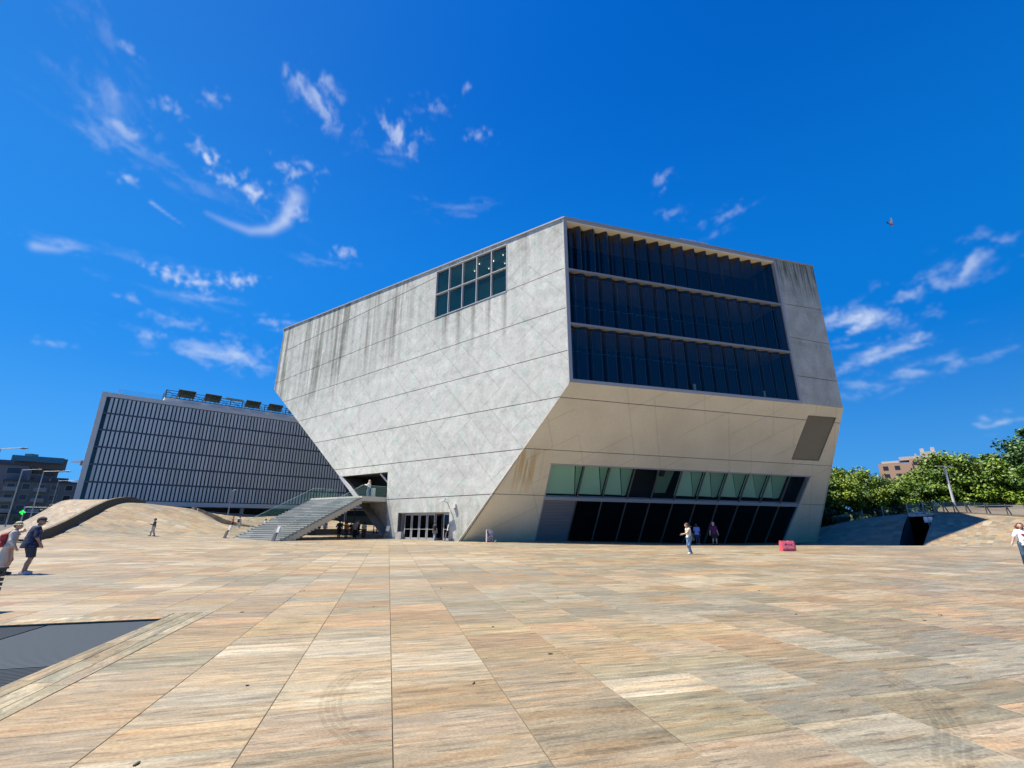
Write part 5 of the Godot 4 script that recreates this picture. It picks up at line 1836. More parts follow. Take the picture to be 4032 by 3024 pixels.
func make_trees() -> void:
	var leafm := mat(Color.WHITE, 0.55, 0.0, null, true)
	leafm.cull_mode = BaseMaterial3D.CULL_DISABLED
	leafm.backlight_enabled = true
	leafm.backlight = Color(0.28, 0.34, 0.06)
	var bark := mat(lin(0.07, 0.055, 0.04), 0.95)
	var kinds := [
		leaf_crown(1, 4.2, 3.9, 84, 200, 0.36, Color(0.042, 0.105, 0.008), Color(0.16, 0.245, 0.012)),
		leaf_crown(2, 4.6, 3.6, 88, 200, 0.34, Color(0.05, 0.11, 0.008), Color(0.19, 0.26, 0.012)),
		leaf_crown(3, 4.4, 5.0, 90, 200, 0.36, Color(0.025, 0.07, 0.014), Color(0.075, 0.16, 0.03))]
	# x, z, top, kind, label
	var spots := [
		[52.5, -80.0, 11.3, 0, "bushy green tree just right of the hall's leaning wall"],
		[57.0, -79.0, 10.8, 1, "second green tree to the right of the hall"],
		[60.5, -76.5, 8.6, 0, "small green tree at the dip in the tree line"],
		[66.0, -79.0, 9.6, 1, "yellow-green tree below the brown tower's left half"],
		[68.5, -75.0, 9.9, 0, "round green tree below the brown tower's balconies"],
		[73.0, -76.0, 13.0, 1, "tall yellow-green tree hiding the brown tower's right side"],
		[73.5, -71.5, 11.9, 0, "green tree behind the slim lamp post"],
		[77.5, -71.5, 12.4, 2, "dark green tree right of the slim lamp post"],
		[80.0, -67.5, 16.4, 2, "tallest dark tree standing above the right-hand bank"],
		[83.0, -65.0, 14.0, 1, "yellow-green tree at the photo's right edge"],
		[86.0, -60.0, 16.0, 2, "dark tree cut by the photo's right edge"],
		[47.5, -83.0, 10.6, 1, "green tree half hidden by the hall's leaning wall"]]
	for i in spots.size():
		var s: Array = spots[i]
		R.seed = 500 + i
		var foot := Vector3(s[0], -1.5, s[1])
		var t := thing("leafy_tree", s[4], "tree", foot, "")
		var h: float = s[2] + 1.5
		var tr := sb()
		var top := Vector3(rr(-0.4, 0.4), h * 0.62, rr(-0.4, 0.4))
		tube(tr, Vector3.ZERO, Vector3(top.x * 0.4, h * 0.3, top.z * 0.4), 0.34, 0.24, 8)
		tube(tr, Vector3(top.x * 0.4, h * 0.3, top.z * 0.4), top, 0.24, 0.09, 8)
		piece("trunk", tr, bark, t)
		for k in 5:
			var lb := sb()
			var a := TAU * k / 5.0 + rr(-0.4, 0.4)
			var p0 := Vector3(top.x * 0.5, h * (0.32 + 0.05 * k), top.z * 0.5)
			var p1 := p0 + Vector3(cos(a) * 1.5, 1.3, sin(a) * 1.5)
			tube(lb, p0, p1, 0.12, 0.08, 6)
			tube(lb, p1, p1 + Vector3(cos(a + 0.5) * 1.2, 1.2, sin(a + 0.5) * 1.2), 0.08, 0.03, 6)
			piece("limb", lb, bark, t)
		var c := MeshInstance3D.new()
		c.name = "crown"
		c.mesh = kinds[s[3]]
		c.material_override = leafm
		var ry: float = [3.9, 3.6, 5.0][s[3]]
		var sc: float = clampf((h - 2.0) / (ry * 2.35), 0.8, 1.5)
		c.scale = Vector3(sc * rr(0.95, 1.15), sc, sc * rr(0.95, 1.1))
		c.position = Vector3(0, h - ry * sc * 1.02, 0)
		c.rotation.y = rr(0, TAU)
		t.add_child(c)
	# undergrowth and a hedge below the crowns
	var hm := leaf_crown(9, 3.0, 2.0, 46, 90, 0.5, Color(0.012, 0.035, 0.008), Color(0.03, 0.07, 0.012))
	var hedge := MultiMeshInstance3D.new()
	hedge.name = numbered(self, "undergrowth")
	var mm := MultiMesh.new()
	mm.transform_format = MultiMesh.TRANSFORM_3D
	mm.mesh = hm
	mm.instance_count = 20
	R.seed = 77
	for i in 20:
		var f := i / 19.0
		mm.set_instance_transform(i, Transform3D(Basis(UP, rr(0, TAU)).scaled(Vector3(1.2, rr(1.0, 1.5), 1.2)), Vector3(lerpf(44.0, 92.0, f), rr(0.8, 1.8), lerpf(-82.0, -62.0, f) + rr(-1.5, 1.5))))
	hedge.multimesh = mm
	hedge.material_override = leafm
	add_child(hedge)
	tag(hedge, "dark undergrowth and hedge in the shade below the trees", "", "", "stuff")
	# dark shrubs by the street on the left
	var k := 0
	for q in [[-92.0, -95.0, 0.75, "low dark street shrub beyond the left paving's edge"], [-99.0, -103.0, 1.1, "rounded dark street tree below the grey flats"]]:
		var t := thing("street_tree", q[3], "tree", Vector3(q[0], 1.0, q[1]))
		var tr := sb()
		tube(tr, Vector3.ZERO, Vector3(0.1, 2.4 * q[2], 0), 0.16, 0.08, 8)
		piece("trunk", tr, bark, t)
		var c := MeshInstance3D.new()
		c.name = "crown"
		c.mesh = hm
		c.material_override = leafm
		c.scale = Vector3.ONE * 0.8 * q[2]
		c.position = Vector3(0, 2.6 * q[2], 0)
		t.add_child(c)
		k += 1


# ---------- smaller things ----------
func at_g(l: float, m: float, y := 0.0) -> Vector3:
	return E2 * l + E1 * m + UP * y

func make_objects() -> void:
	# sunken metal grating with its stone frame, lower left
	var gr := thing("floor_grating", "dark blue-grey ribbed metal grating sunk in a stone frame in the foreground", "grating", at_g(-6.0, 6.0))
	var tones := []
	for k in 4: tones.append(mat(lin(0.018 + 0.012 * k, 0.025 + 0.014 * k, 0.028 + 0.015 * k), 0.6, 0.2))
	var cols := [[-5.55, -3.86, 1.6, 10.45], [-7.3, -5.57, 1.6, 10.45], [-9.05, -7.32, 1.6, 10.45], [-10.8, -9.07, 1.6, 10.45], [-12.55, -10.82, 1.6, 10.45], [-14.3, -12.57, 1.6, 10.45]]
	var i := 0
	for c in cols:
		for cut in [[1.6, 4.7], [4.72, 7.6], [7.62, 10.45]]:
			var p := sb()
			var nr := 46
			for k in nr:
				var m: float = lerpf(cut[0], cut[1], (k + 0.5) / nr)
				bx(p, at_g((c[0] + c[1]) / 2, m, -0.05), E2 * ((c[1] - c[0]) / 2 - 0.01), UP * 0.02, E1 * (cut[1] - cut[0]) / nr * 0.38)
			part("grating_panel", p, tones[(i * 7 + 1) % 4], gr)
			i += 1
	var pit := sb()
	quad(pit, at_g(-15, 1.4, -0.14), at_g(-3.84, 1.4, -0.14), at_g(-3.84, 10.47, -0.14), at_g(-15, 10.47, -0.14), UP)
	quad(pit, at_g(-3.842, 1.0, -0.14), at_g(-3.842, 10.47, -0.14), at_g(-3.842, 10.47, -0.02), at_g(-3.842, 1.0, -0.02), -E2)
	quad(pit, at_g(-15, 10.472, -0.14), at_g(-3.84, 10.472, -0.14), at_g(-3.84, 10.472, -0.02), at_g(-15, 10.472, -0.02), -E1)
	part("pit", pit, mat(lin(0.02, 0.028, 0.035), 0.8), gr)
	R.seed = 5150
	for row in [[-3.84, -3.622], [-3.608, -3.377], [-3.367, -3.182]]:
		var m := 1.0
		while m < 10.9:
			var l := minf(rr(0.7, 1.5), 11.0 - m)
			var st := sb()
			st.set_color(slab_tone(R.randi() % 30) * Color(0.92, 0.95, 0.93))
			var u0 := Vector2(R.randf(), R.randf())
			bx(st, at_g((row[0] + row[1]) / 2, m + l / 2, -0.03 + rr(-0.001, 0.001)), E2 * (row[1] - row[0]) / 2, UP * 0.03, E1 * (l / 2 - 0.003), 0.2)
			part("frame_stone", st, M.stone, gr)
			m += l
	var l2 := -15.0
	while l2 < -3.9:
		var w := minf(rr(0.8, 1.6), -3.86 - l2)
		for row in [[10.475, 10.712], [10.722, 10.992]]:
			var st := sb()
			st.set_color(slab_tone(R.randi() % 30) * Color(0.95, 0.97, 0.94))
			bx(st, at_g(l2 + w / 2, (row[0] + row[1]) / 2, -0.03), E2 * (w / 2 - 0.003), UP * 0.03, E1 * (row[1] - row[0]) / 2, 0.2)
			part("frame_stone", st, M.stone, gr)
		l2 += w
	var fb := sb()
	quad(fb, at_g(-15, 0.6, -0.075), at_g(-3.15, 0.6, -0.075), at_g(-3.15, 11.05, -0.075), at_g(-15, 11.05, -0.075), UP)
	quad(fb, at_g(-3.86, 0.6, -0.045), at_g(-3.15, 0.6, -0.045), at_g(-3.15, 11.05, -0.045), at_g(-3.86, 11.05, -0.045), UP)
	var fbp := part("slot_bed", sb_strip(), M.black, gr)
	# slatted bin at the photo's left edge
	var bn := thing("slatted_bin", "dark slatted metal bin cut by the photo's left edge", "bin", Vector3(-10.44, -0.05, -9.5))
	var bs := sb()
	for k in 9:
		bx(bs, Vector3(-10.44, 0.06 + k * 0.088, -9.5), Vector3(0.33, 0, 0.0), UP * 0.03, Vector3(0, 0, 0.33))
	part("slats", bs, mat(lin(0.035, 0.045, 0.045), 0.45, 0.4), bn)
	var bl := sb()
	bx(bl, Vector3(-10.44, 0.38, -9.5), Vector3(0.29, 0, 0), UP * 0.40, Vector3(0, 0, 0.29))
	part("liner", bl, M.black, bn)
	var bt := sb()
	bx(bt, Vector3(-10.44, 0.80, -9.5), Vector3(0.35, 0, 0), UP * 0.018, Vector3(0, 0, 0.35))
	part("lid", bt, mat(lin(0.05, 0.065, 0.065), 0.4, 0.4), bn)
	make_barrier()
	make_cabinet()
	# leaning information stands
	stand("leaning metal information stand at the left foot of the stairs", at_l(18.7, land(-27.0, -46.0), 12.0), HN * -1.0, 1.25)
	stand("leaning metal information stand at the right foot of the stairs", at_l(10.6, 0.02, 11.9), HN * -1.0, 1.45)
	stand("dark leaning information stand left of the entrance doors", at_l(9.55, 0.0, 0.55), -HL, 1.45)
	stand("leaning information stand right of the entrance doors", at_l(1.45, 0.0, 0.35), -HL * 0.4 - HN * 0.5, 1.6)
	var kb := thing("ticket_post", "short green-lit ticket post at the landing's glass edge", "ticket machine", at_l(10.9, LAND_Y, 1.4))
	var ks := sb()
	bx(ks, at_l(10.9, LAND_Y + 0.28, 1.4), HL * 0.2, UP * 0.28, HN * 0.12)
	part("base", ks, M.alu, kb)
	var kh := sb()
	bx(kh, at_l(10.9, LAND_Y + 0.74, 1.4), HL * 0.22, UP * 0.16, HN * 0.12)
	part("head", kh, mat(lin(0.45, 0.6, 0.55), 0.4), kb)
	# surveillance camera and wall light on the entrance wall, low vent by the corner
	var cm := thing("surveillance_camera", "white surveillance camera on a bracket above the entrance doors", "camera", at_l(1.2, 3.4, 0.0))
	var cb := sb()
	bx(cb, at_l(1.65, 3.75, 0.62), HL * 0.32 + UP * -0.10, UP * 0.10, HN * 0.10)
	part("housing", cb, M.white, cm)
	var ca := sb()
	bar(ca, at_l(1.2, 2.95, 0.05), at_l(1.25, 3.5, 0.35), 0.07, 0.07)
	bar(ca, at_l(1.25, 3.5, 0.35), at_l(1.5, 3.68, 0.6), 0.07, 0.07)
	part("bracket", ca, M.alu, cm)
	var wl := thing("wall_light", "small white wall light right of the camera above the doors", "wall light", at_l(0.55, 3.1, 0.0))
	var ws := sb()
	bx(ws, at_l(0.55, 3.22, 0.12), HL * 0.12, UP * 0.2, HN * 0.10)
	part("shade", ws, M.white, wl)
	var wb := sb()
	bx(wb, at_l(0.55, 3.0, 0.06), HL * 0.1, UP * 0.12, HN * 0.05)
	part("back_box", wb, mat(lin(0.25, 0.23, 0.19), 0.7), wl)
	var vb := thing("floor_vent", "small dark vent box at the foot of the wall beside the doors", "vent", at_l(0.75, 0.0, 0.1))
	var vs := sb()
	bx(vs, at_l(0.75, 0.13, 0.1), HL * 0.15, UP * 0.13, HN * 0.06)
	part("frame", vs, mat(lin(0.2, 0.18, 0.15), 0.8), vb)
	var vg := sb()
	bx(vg, at_l(0.75, 0.13, 0.165), HL * 0.11, UP * 0.09, HN * 0.006)
	part("grille", vg, M.black, vb)
	# dark bench and thin posts below the stairs
	var bench := thing("low_bench", "long low black bench in the shade beyond the stairs", "bench", Vector3(-22.5, 0.4, -58.5))
	var be := sb()
	bx(be, Vector3(-22.3, 0.88, -58.5), Vector3(3.8, 0, -0.5), UP * 0.07, Vector3(0, 0, 0.6))
	part("seat", be, M.black, bench)
	var bf := sb()
	bx(bf, Vector3(-22.3, 0.55, -58.6), Vector3(3.4, 0, -0.5), UP * 0.3, Vector3(0, 0, 0.4))
	part("base", bf, M.black, bench)
	for k in 8:
		var x: float = [-25.6, -25.0, -24.5, -21.6, -21.3, -20.2, -17.6, -17.2][k]
		var w: String = ["leftmost thin dark post below the stairs", "second thin dark post from the left below the stairs", "third thin dark post from the left below the stairs", "fourth thin dark post from the left below the stairs", "fifth thin dark post from the left below the stairs", "sixth thin dark post from the left below the stairs", "seventh thin dark post from the left below the stairs", "rightmost thin dark post below the stairs"][k]
		var p := thing("thin_post", w, "post", Vector3(x, 0.4, -61.0), "thin posts of the terrace below the stairs")
		var s := sb()
		tube(s, Vector3(x, 0.3, -61.0), Vector3(x, 3.3, -61.0), 0.06, 0.06, 6)
		part("pole", s, M.black, p)
	var cn := thing("terrace_canopy", "dark glazed canopy on thin posts beyond the stairs", "canopy", Vector3(-21.5, 3.3, -61.5))
	var cs := sb()
	bx(cs, Vector3(-20.5, 3.35, -62.5), Vector3(6.0, 0, 0), UP * 0.10, Vector3(0, 0, 2.0))
	part("roof", cs, mat(lin(0.03, 0.035, 0.035), 0.5), cn)
	# office forecourt lamp
	street_lamp("single slender lamp in front of the office block's blades", Vector3(-47.8, 2.9, -80.0), 4.0, Vector3(0.7, 0, 0.2), "")
	# tyre marks
	tyre("curved greenish tyre mark on the slabs in the middle foreground", [at_g(-0.10, 4.45), at_g(-0.33, 4.92), at_g(-0.42, 5.45), at_g(-0.38, 5.95), at_g(-0.25, 6.35)], 0.24)
	tyre("long curved tyre mark on the pale slabs at the lower right", [at_g(3.75, 2.75), at_g(4.10, 3.05), at_g(4.76, 3.50), at_g(5.28, 4.05), at_g(5.62, 4.70)], 0.26)
	# dry leaves and crumbs
	R.seed = 66
	var crumb := sb()
	for k in 18:
		var z := -rr(3.2, 17.0)
		var c := Vector3(rr(-0.9, 0.95) * -z, 0.006, z)
		var l := c.dot(E2)
		if l < -3.0: continue
		c.y = land(c.x, c.z) + 0.006
		var a := rr(0, TAU)
		bx(crumb, c, Vector3(cos(a), 0.1, sin(a)) * rr(0.012, 0.035), UP * 0.005, Vector3(-sin(a), 0, cos(a)) * rr(0.006, 0.014))
	tag(part("leaf_litter", crumb, mat(lin(0.05, 0.04, 0.03), 0.9)), "scattered dry leaf bits and crumbs on the foreground slabs", "", "", "stuff")
	make_bird()

func sb_strip() -> SurfaceTool:
	var st := sb()
	quad(st, at_g(-3.86, 0.6, -0.062), at_g(-3.15, 0.6, -0.062), at_g(-3.15, 11.05, -0.062), at_g(-3.86, 11.05, -0.062), UP)
	quad(st, at_g(-15, 10.46, -0.062), at_g(-3.86, 10.46, -0.062), at_g(-3.86, 11.05, -0.062), at_g(-15, 11.05, -0.062), UP)
	return st

func tyre(label: String, pts: Array, w: float) -> void:
	var m := mat(Color(0.20, 0.21, 0.13, 0.12), 0.9)
	m.transparency = BaseMaterial3D.TRANSPARENCY_ALPHA
	var st := sb()
	for lane in [-0.36, -0.12, 0.12, 0.36]:
		for i in 46:
			if (i * 7 + int(lane * 50)) % 9 == 0: continue
			var q := []
			for e in 2:
				var t := (i + e * 0.78) / 46.0 * (pts.size() - 1)
				var k := mini(int(t), pts.size() - 2)
				var a: Vector3 = pts[k]
				var c: Vector3 = a.cubic_interpolate(pts[k + 1], pts[maxi(k - 1, 0)], pts[mini(k + 2, pts.size() - 1)], t - k)
				var d := ((pts[k + 1] as Vector3) - a).normalized()
				var s := Vector3(-d.z, 0, d.x)
				q.append(c + s * (lane - 0.09) * w + UP * 0.004)
				q.append(c + s * (lane + 0.09) * w + UP * 0.004)
			quad(st, q[0], q[1], q[3], q[2], UP)
	tag(part("tyre_mark", st, m), label, "tyre mark")

func stand(label: String, foot: Vector3, lean: Vector3, h: float) -> void:
	var t := thing("information_stand", label, "information stand", foot, "leaning information stands of the hall")
	var k := h / 1.4
	var side := lean.cross(UP).normalized()
	var up := (UP + lean * 0.28).normalized()
	var b := sb()
	bx(b, foot + up * 0.36 * k, side * 0.20, up * 0.36 * k, lean * 0.05)
	bx(b, foot + UP * 0.02 + lean * 0.1, side * 0.22, UP * 0.02, lean * 0.26)
	part("post", b, mat(lin(0.16, 0.17, 0.18), 0.5, 0.4), t)
	var n := sb()
	bx(n, foot + up * 0.76 * k + lean * 0.05, side * 0.12, up * 0.06 * k, lean * 0.04)
	part("neck", n, M.black, t)
	var p := sb()
	var c := foot + up * 1.1 * k + lean * 0.10
	bx(p, c, side * 0.22, up * 0.28 * k, lean * 0.03)
	part("panel", p, M.alu, t)
	var s := sb()
	bx(s, c - lean * 0.035, side * 0.18, up * 0.23 * k, lean * 0.006)
	bx(s, c + lean * 0.035, side * 0.18, up * 0.23 * k, lean * 0.006)
	part("screen", s, M.white, t)

func make_barrier() -> void:
	var o := Vector3(17.6, 0, -31.0)
	o.y = land(o.x, o.z)
	var b := thing("water_barrier", "red plastic water-filled road barrier with faded graffiti", "barrier", o)
	var ex := Vector3(0.99, 0, -0.05).normalized()
	var en := Vector3(0.05, 0, 0.99).normalized()
	var red := mat(lin(0.62, 0.10, 0.14), 0.45)
	# end outline: broad foot, sloping sides, narrow top
	var prof := pv([-0.24, 0.06, 0.24, 0.06, 0.24, 0.16, 0.15, 0.66, 0.10, 0.72, -0.10, 0.72, -0.15, 0.66, -0.24, 0.16])
	var body := sb()
	plate(body, prof, o + ex * 0.52, en, UP, ex, 1.04, Rect2(0, 0, 1, 1))
	part("body", body, red, b)
	var rim := sb()
	bx(rim, o + ex * -0.30 + UP * 0.735, ex * 0.22, UP * 0.03, en * 0.11)
	bx(rim, o + ex * 0.31 + UP * 0.735, ex * 0.21, UP * 0.03, en * 0.11)
	part("top_rim", rim, red, b)
	var feet := sb()
	for x in [-0.36, 0.14]: bx(feet, o + ex * x + UP * 0.035, ex * 0.15, UP * 0.035, en * 0.23)
	bx(feet, o + ex * 0.45 + UP * 0.035, ex * 0.07, UP * 0.035, en * 0.23)
	part("feet", feet, red, b)
	var nose := sb()
	bx(nose, o + ex * 0.58 + UP * 0.36, ex * 0.06, UP * 0.28, en * 0.10)
	part("coupling", nose, mat(lin(0.40, 0.03, 0.06), 0.5), b)
	# face panel, set proud, with scrawled dark red marks
	var fc := sb()
	var tilt := (UP * 0.5 - en * 0.09).normalized()
	var fn := (en * 0.5 + UP * 0.09).normalized()
	bx(fc, o + ex * -0.03 + UP * 0.41 + en * 0.205, ex * 0.44, tilt * 0.22, fn * 0.012)
	part("face_panel", fc, mat(lin(0.70, 0.17, 0.22), 0.5), b)
	var g := sb()
	var at := func(x: float, y: float) -> Vector3: return o + ex * x + UP * 0.41 + en * 0.219 + tilt * y + fn * 0.004
	for q in [[-0.30, 0.02, -0.22, 0.16], [-0.22, 0.16, -0.08, 0.10], [-0.08, 0.10, -0.28, 0.05], [-0.04, 0.12, 0.06, 0.02], [0.06, 0.02, 0.12, 0.10], [0.16, 0.15, 0.26, 0.02], [0.30, 0.14, 0.20, 0.10], [0.20, 0.02, 0.31, -0.01], [-0.20, -0.08, -0.14, -0.15]]:
		bar(g, at.call(q[0], q[1]), at.call(q[2], q[3]), 0.035, 0.006, fn)
	b.scale = Vector3.ONE * 0.82
	part("scrawl", g, mat(lin(0.22, 0.01, 0.03), 0.6), b)

func make_cabinet() -> void:
	var o := Vector3(-2.06, -0.02, -43.6)
	var c := thing("utility_cabinet", "white and red utility cabinet covered in torn stickers by the leaning wall", "cabinet", o)
	var ex := Vector3(0.95, 0, -0.3)
	var en := Vector3(0.3, 0, 0.95)
	var st := sb()
	var prof := pv([-0.27, 0.0, 0.27, 0.0, 0.27, 0.95, 0.18, 1.08, -0.27, 1.08])
	plate(st, prof, o + en * 0.17, ex, UP, en, 0.34, Rect2(0, 0, 1, 1))
	part("box", st, mat(lin(0.50, 0.46, 0.46), 0.7), c)
	var cols := [lin(0.09, 0.08, 0.085), lin(0.24, 0.05, 0.06), lin(0.62, 0.60, 0.60), lin(0.20, 0.16, 0.17)]
	R.seed = 12
	for q in [[-0.16, 0.80, 0.06, 0.22, 0], [0.10, 0.80, 0.09, 0.06, 0], [0.20, 0.72, 0.03, 0.12, 0], [0.02, 0.62, 0.08, 0.04, 0], [-0.14, 0.55, 0.07, 0.08, 3], [0.04, 0.86, 0.16, 0.06, 2], [0.05, 0.42, 0.15, 0.05, 3], [-0.10, 0.08, 0.15, 0.07, 1], [0.12, 0.10, 0.12, 0.05, 1], [-0.02, 0.24, 0.2, 0.06, 3], [0.16, 0.33, 0.08, 0.10, 3]]:
		var s := sb()
		var a := rr(-0.5, 0.5)
		bx(s, o + en * (0.172 + rr(0.0, 0.003)) + ex * q[0] + UP * q[1], (ex * cos(a) + UP * sin(a)) * q[2], (UP * cos(a) - ex * sin(a)) * q[3], en * 0.002)
		part("sticker", s, mat(cols[q[4]], 0.8), c)
	var jug := thing("plastic_scrap", "small pale green plastic scrap beside the stickered cabinet", "litter", o + Vector3(0.62, 0, 0.2))
	var j := sb()
	tube(j, o + Vector3(0.50, 0.03, 0.2), o + Vector3(0.66, 0.2, 0.16), 0.05, 0.03, 8)
	part("bottle", j, mat(lin(0.25, 0.30, 0.27), 0.4), jug)

func make_bird() -> void:
	var o := Vector3(19.47, 16.36, -20.09)
	var b := thing("flying_pigeon", "small dark pigeon gliding in the blue sky with pale wings spread", "bird", o)
	# flying away to the lower left, banked, so its pale underwings and dark tail show
	b.transform = Transform3D(Basis(Vector3(0.90, -0.38, -0.2).normalized(), 0.0), o)
	b.rotation_degrees = Vector3(55, 30, -22)
	b.position = o
	var st := sb()
	tube(st, Vector3(0, 0, 0.15), Vector3(0, 0, 0.06), 0.012, 0.045, 10)
	tube(st, Vector3(0, 0, 0.06), Vector3(0, 0, -0.07), 0.045, 0.04, 10)
	tube(st, Vector3(0, 0, -0.07), Vector3(0, 0.0, -0.12), 0.04, 0.02, 10)
	tube(st, Vector3(0, 0.008, 0.15), Vector3(0, 0.012, 0.20), 0.026, 0.012, 8)
	piece("body", st, mat(lin(0.04, 0.03, 0.06), 0.7), b)
	var tl := sb()
	plate(tl, pv([-0.025, 0.0, 0.025, 0.0, 0.08, 0.13, 0.0, 0.15, -0.08, 0.13]), Vector3(0, 0.0, -0.09), Vector3(1, 0, 0), Vector3(0, 0, -1), UP, 0.008, Rect2(0, 0, 1, 1))
	piece("tail", tl, mat(lin(0.015, 0.015, 0.05), 0.7), b)
	for s in [-1.0, 1.0]:
		var w := sb()
		var up: Vector3 = Vector3(s * 0.94, 0.34, 0).normalized()
		plate(w, pv([0.0, -0.07, 0.16, -0.06, 0.30, -0.10, 0.34, -0.08, 0.22, 0.05, 0.10, 0.08, 0.0, 0.06]), Vector3(s * 0.02, 0.01, 0.0), up, Vector3(0, 0, 1), Vector3(-s * 0.34, 0.94, 0).normalized(), 0.008, Rect2(0, 0, 1, 1))
		piece("wing", w, mat(lin(0.50, 0.50, 0.56), 0.7), b)


# ---------- people ----------
# A figure is meshed from tapered capsules joined softly: every capsule adds exp(-k d) to a grid, whose level 1 is the skin.
const K := 52.0
func blob(st: SurfaceTool, caps: Array, cell: float, low := -9.0, high := 9.0) -> void:
	var lo := Vector3(9, 9, 9)
	var hi := -lo
	for c in caps:
		var r: float = maxf(c[2], c[3]) + cell * 2.0 + 0.012
		lo = lo.min((c[0] as Vector3).min(c[1]) - Vector3(r, r, r))
		hi = hi.max((c[0] as Vector3).max(c[1]) + Vector3(r, r, r))
	var nx := int((hi.x - lo.x) / cell) + 2
	var ny := int((hi.y - lo.y) / cell) + 2
	var nz := int((hi.z - lo.z) / cell) + 2
	var f := PackedFloat32Array()
	f.resize(nx * ny * nz)
	for c in caps:
		var a: Vector3 = c[0]
		var b: Vector3 = c[1]
		var ra: float = c[2]
		var rb: float = c[3]
		var reach := maxf(ra, rb) + 0.05
		var l := (a.min(b) - Vector3(reach, reach, reach) - lo) / cell
		var h := (a.max(b) + Vector3(reach, reach, reach) - lo) / cell
		var ab := b - a
		var q := maxf(ab.length_squared(), 1e-9)
		for i in range(maxi(0, int(l.x)), mini(nx, int(h.x) + 2)):
			for j in range(maxi(0, int(l.y)), mini(ny, int(h.y) + 2)):
				for k in range(maxi(0, int(l.z)), mini(nz, int(h.z) + 2)):
					var p := lo + Vector3(i, j, k) * cell
					var t := clampf((p - a).dot(ab) / q, 0.0, 1.0)
					var d := p.distance_to(a + ab * t) - lerpf(ra, rb, t)
					if d < 0.09: f[(i * ny + j) * nz + k] += exp(-K * d)
	for i in nx:
		for j in ny:
			var y := lo.y + j * cell
			for k in nz:
				var x := (i * ny + j) * nz + k
				var v := f[x]
				var d := 0.09 if v < 0.01 else -log(v) / K
				if y < low + 0.1: d = maxf(d, low - y)
				if y > high - 0.1: d = maxf(d, y - high)
				f[x] = d
	var at := PackedInt32Array()
	at.resize(nx * ny * nz)
	at.fill(-1)
	var vs := PackedVector3Array()
	var ns := PackedVector3Array()
	var sx := ny * nz
	for i in nx - 1:
		for j in ny - 1:
			for k in nz - 1:
				var x := (i * ny + j) * nz + k
				var c0 := f[x]; var c1 := f[x + sx]; var c2 := f[x + nz]; var c3 := f[x + sx + nz]
				var c4 := f[x + 1]; var c5 := f[x + sx + 1]; var c6 := f[x + nz + 1]; var c7 := f[x + sx + nz + 1]
				var m := int(c0 < 0) + int(c1 < 0) + int(c2 < 0) + int(c3 < 0) + int(c4 < 0) + int(c5 < 0) + int(c6 < 0) + int(c7 < 0)
				if m == 0 or m == 8: continue
				var s := Vector3.ZERO
				var n := 0
				for e in [[c0, c1, Vector3(0, 0, 0), Vector3(1, 0, 0)], [c2, c3, Vector3(0, 1, 0), Vector3(1, 0, 0)], [c4, c5, Vector3(0, 0, 1), Vector3(1, 0, 0)], [c6, c7, Vector3(0, 1, 1), Vector3(1, 0, 0)],
					[c0, c2, Vector3(0, 0, 0), Vector3(0, 1, 0)], [c1, c3, Vector3(1, 0, 0), Vector3(0, 1, 0)], [c4, c6, Vector3(0, 0, 1), Vector3(0, 1, 0)], [c5, c7, Vector3(1, 0, 1), Vector3(0, 1, 0)],
					[c0, c4, Vector3(0, 0, 0), Vector3(0, 0, 1)], [c1, c5, Vector3(1, 0, 0), Vector3(0, 0, 1)], [c2, c6, Vector3(0, 1, 0), Vector3(0, 0, 1)], [c3, c7, Vector3(1, 1, 0), Vector3(0, 0, 1)]]:
					if (e[0] < 0) != (e[1] < 0):
						s += e[2] + e[3] * (e[0] / (e[0] - e[1]))
						n += 1
				at[x] = vs.size()
				vs.append(lo + (Vector3(i, j, k) + s / n) * cell)
				ns.append(Vector3(c1 + c3 + c5 + c7 - c0 - c2 - c4 - c6, c2 + c3 + c6 + c7 - c0 - c1 - c4 - c5, c4 + c5 + c6 + c7 - c0 - c1 - c2 - c3).normalized())
	var steps := [sx, nz, 1]
	for i in range(1, nx - 1):
		for j in range(1, ny - 1):
			for k in range(1, nz - 1):
				var x := (i * ny + j) * nz + k
				var ins := f[x] < 0
				for ax in 3:
					if (f[x + steps[ax]] < 0) == ins: continue
					var u: int = steps[(ax + 1) % 3]
					var v: int = steps[(ax + 2) % 3]
					var q := [at[x], at[x - u], at[x - u - v], at[x - v]]
					if q[0] < 0 or q[1] < 0 or q[2] < 0 or q[3] < 0: continue
					var o := [0, 1, 2, 0, 2, 3] if not ins else [0, 2, 1, 0, 3, 2]
					for w in o:
						st.set_normal(ns[q[w]])
						st.set_uv(Vector2.ZERO)
						st.add_vertex(vs[q[w]])

func bend(a: Vector3, b: Vector3, la: float, lb: float, hint: Vector3) -> Vector3:
	var d := b - a
	var l := minf(d.length(), (la + lb) * 0.999)
	var x := (la * la - lb * lb + l * l) / (2.0 * l)
	var h := sqrt(maxf(la * la - x * x, 0.0))
	var dir := d.normalized()
	var side := (hint - dir * hint.dot(dir)).normalized()
	return a + dir * x + side * h

func skin(c: String) -> StandardMaterial3D:
	var m: StandardMaterial3D = {"pale": mat(lin(0.52, 0.33, 0.24), 0.55), "tan": mat(lin(0.36, 0.20, 0.13), 0.55), "dark": mat(lin(0.12, 0.065, 0.04), 0.55)}[c]
	m.subsurf_scatter_enabled = true
	m.subsurf_scatter_strength = 0.1
	return m

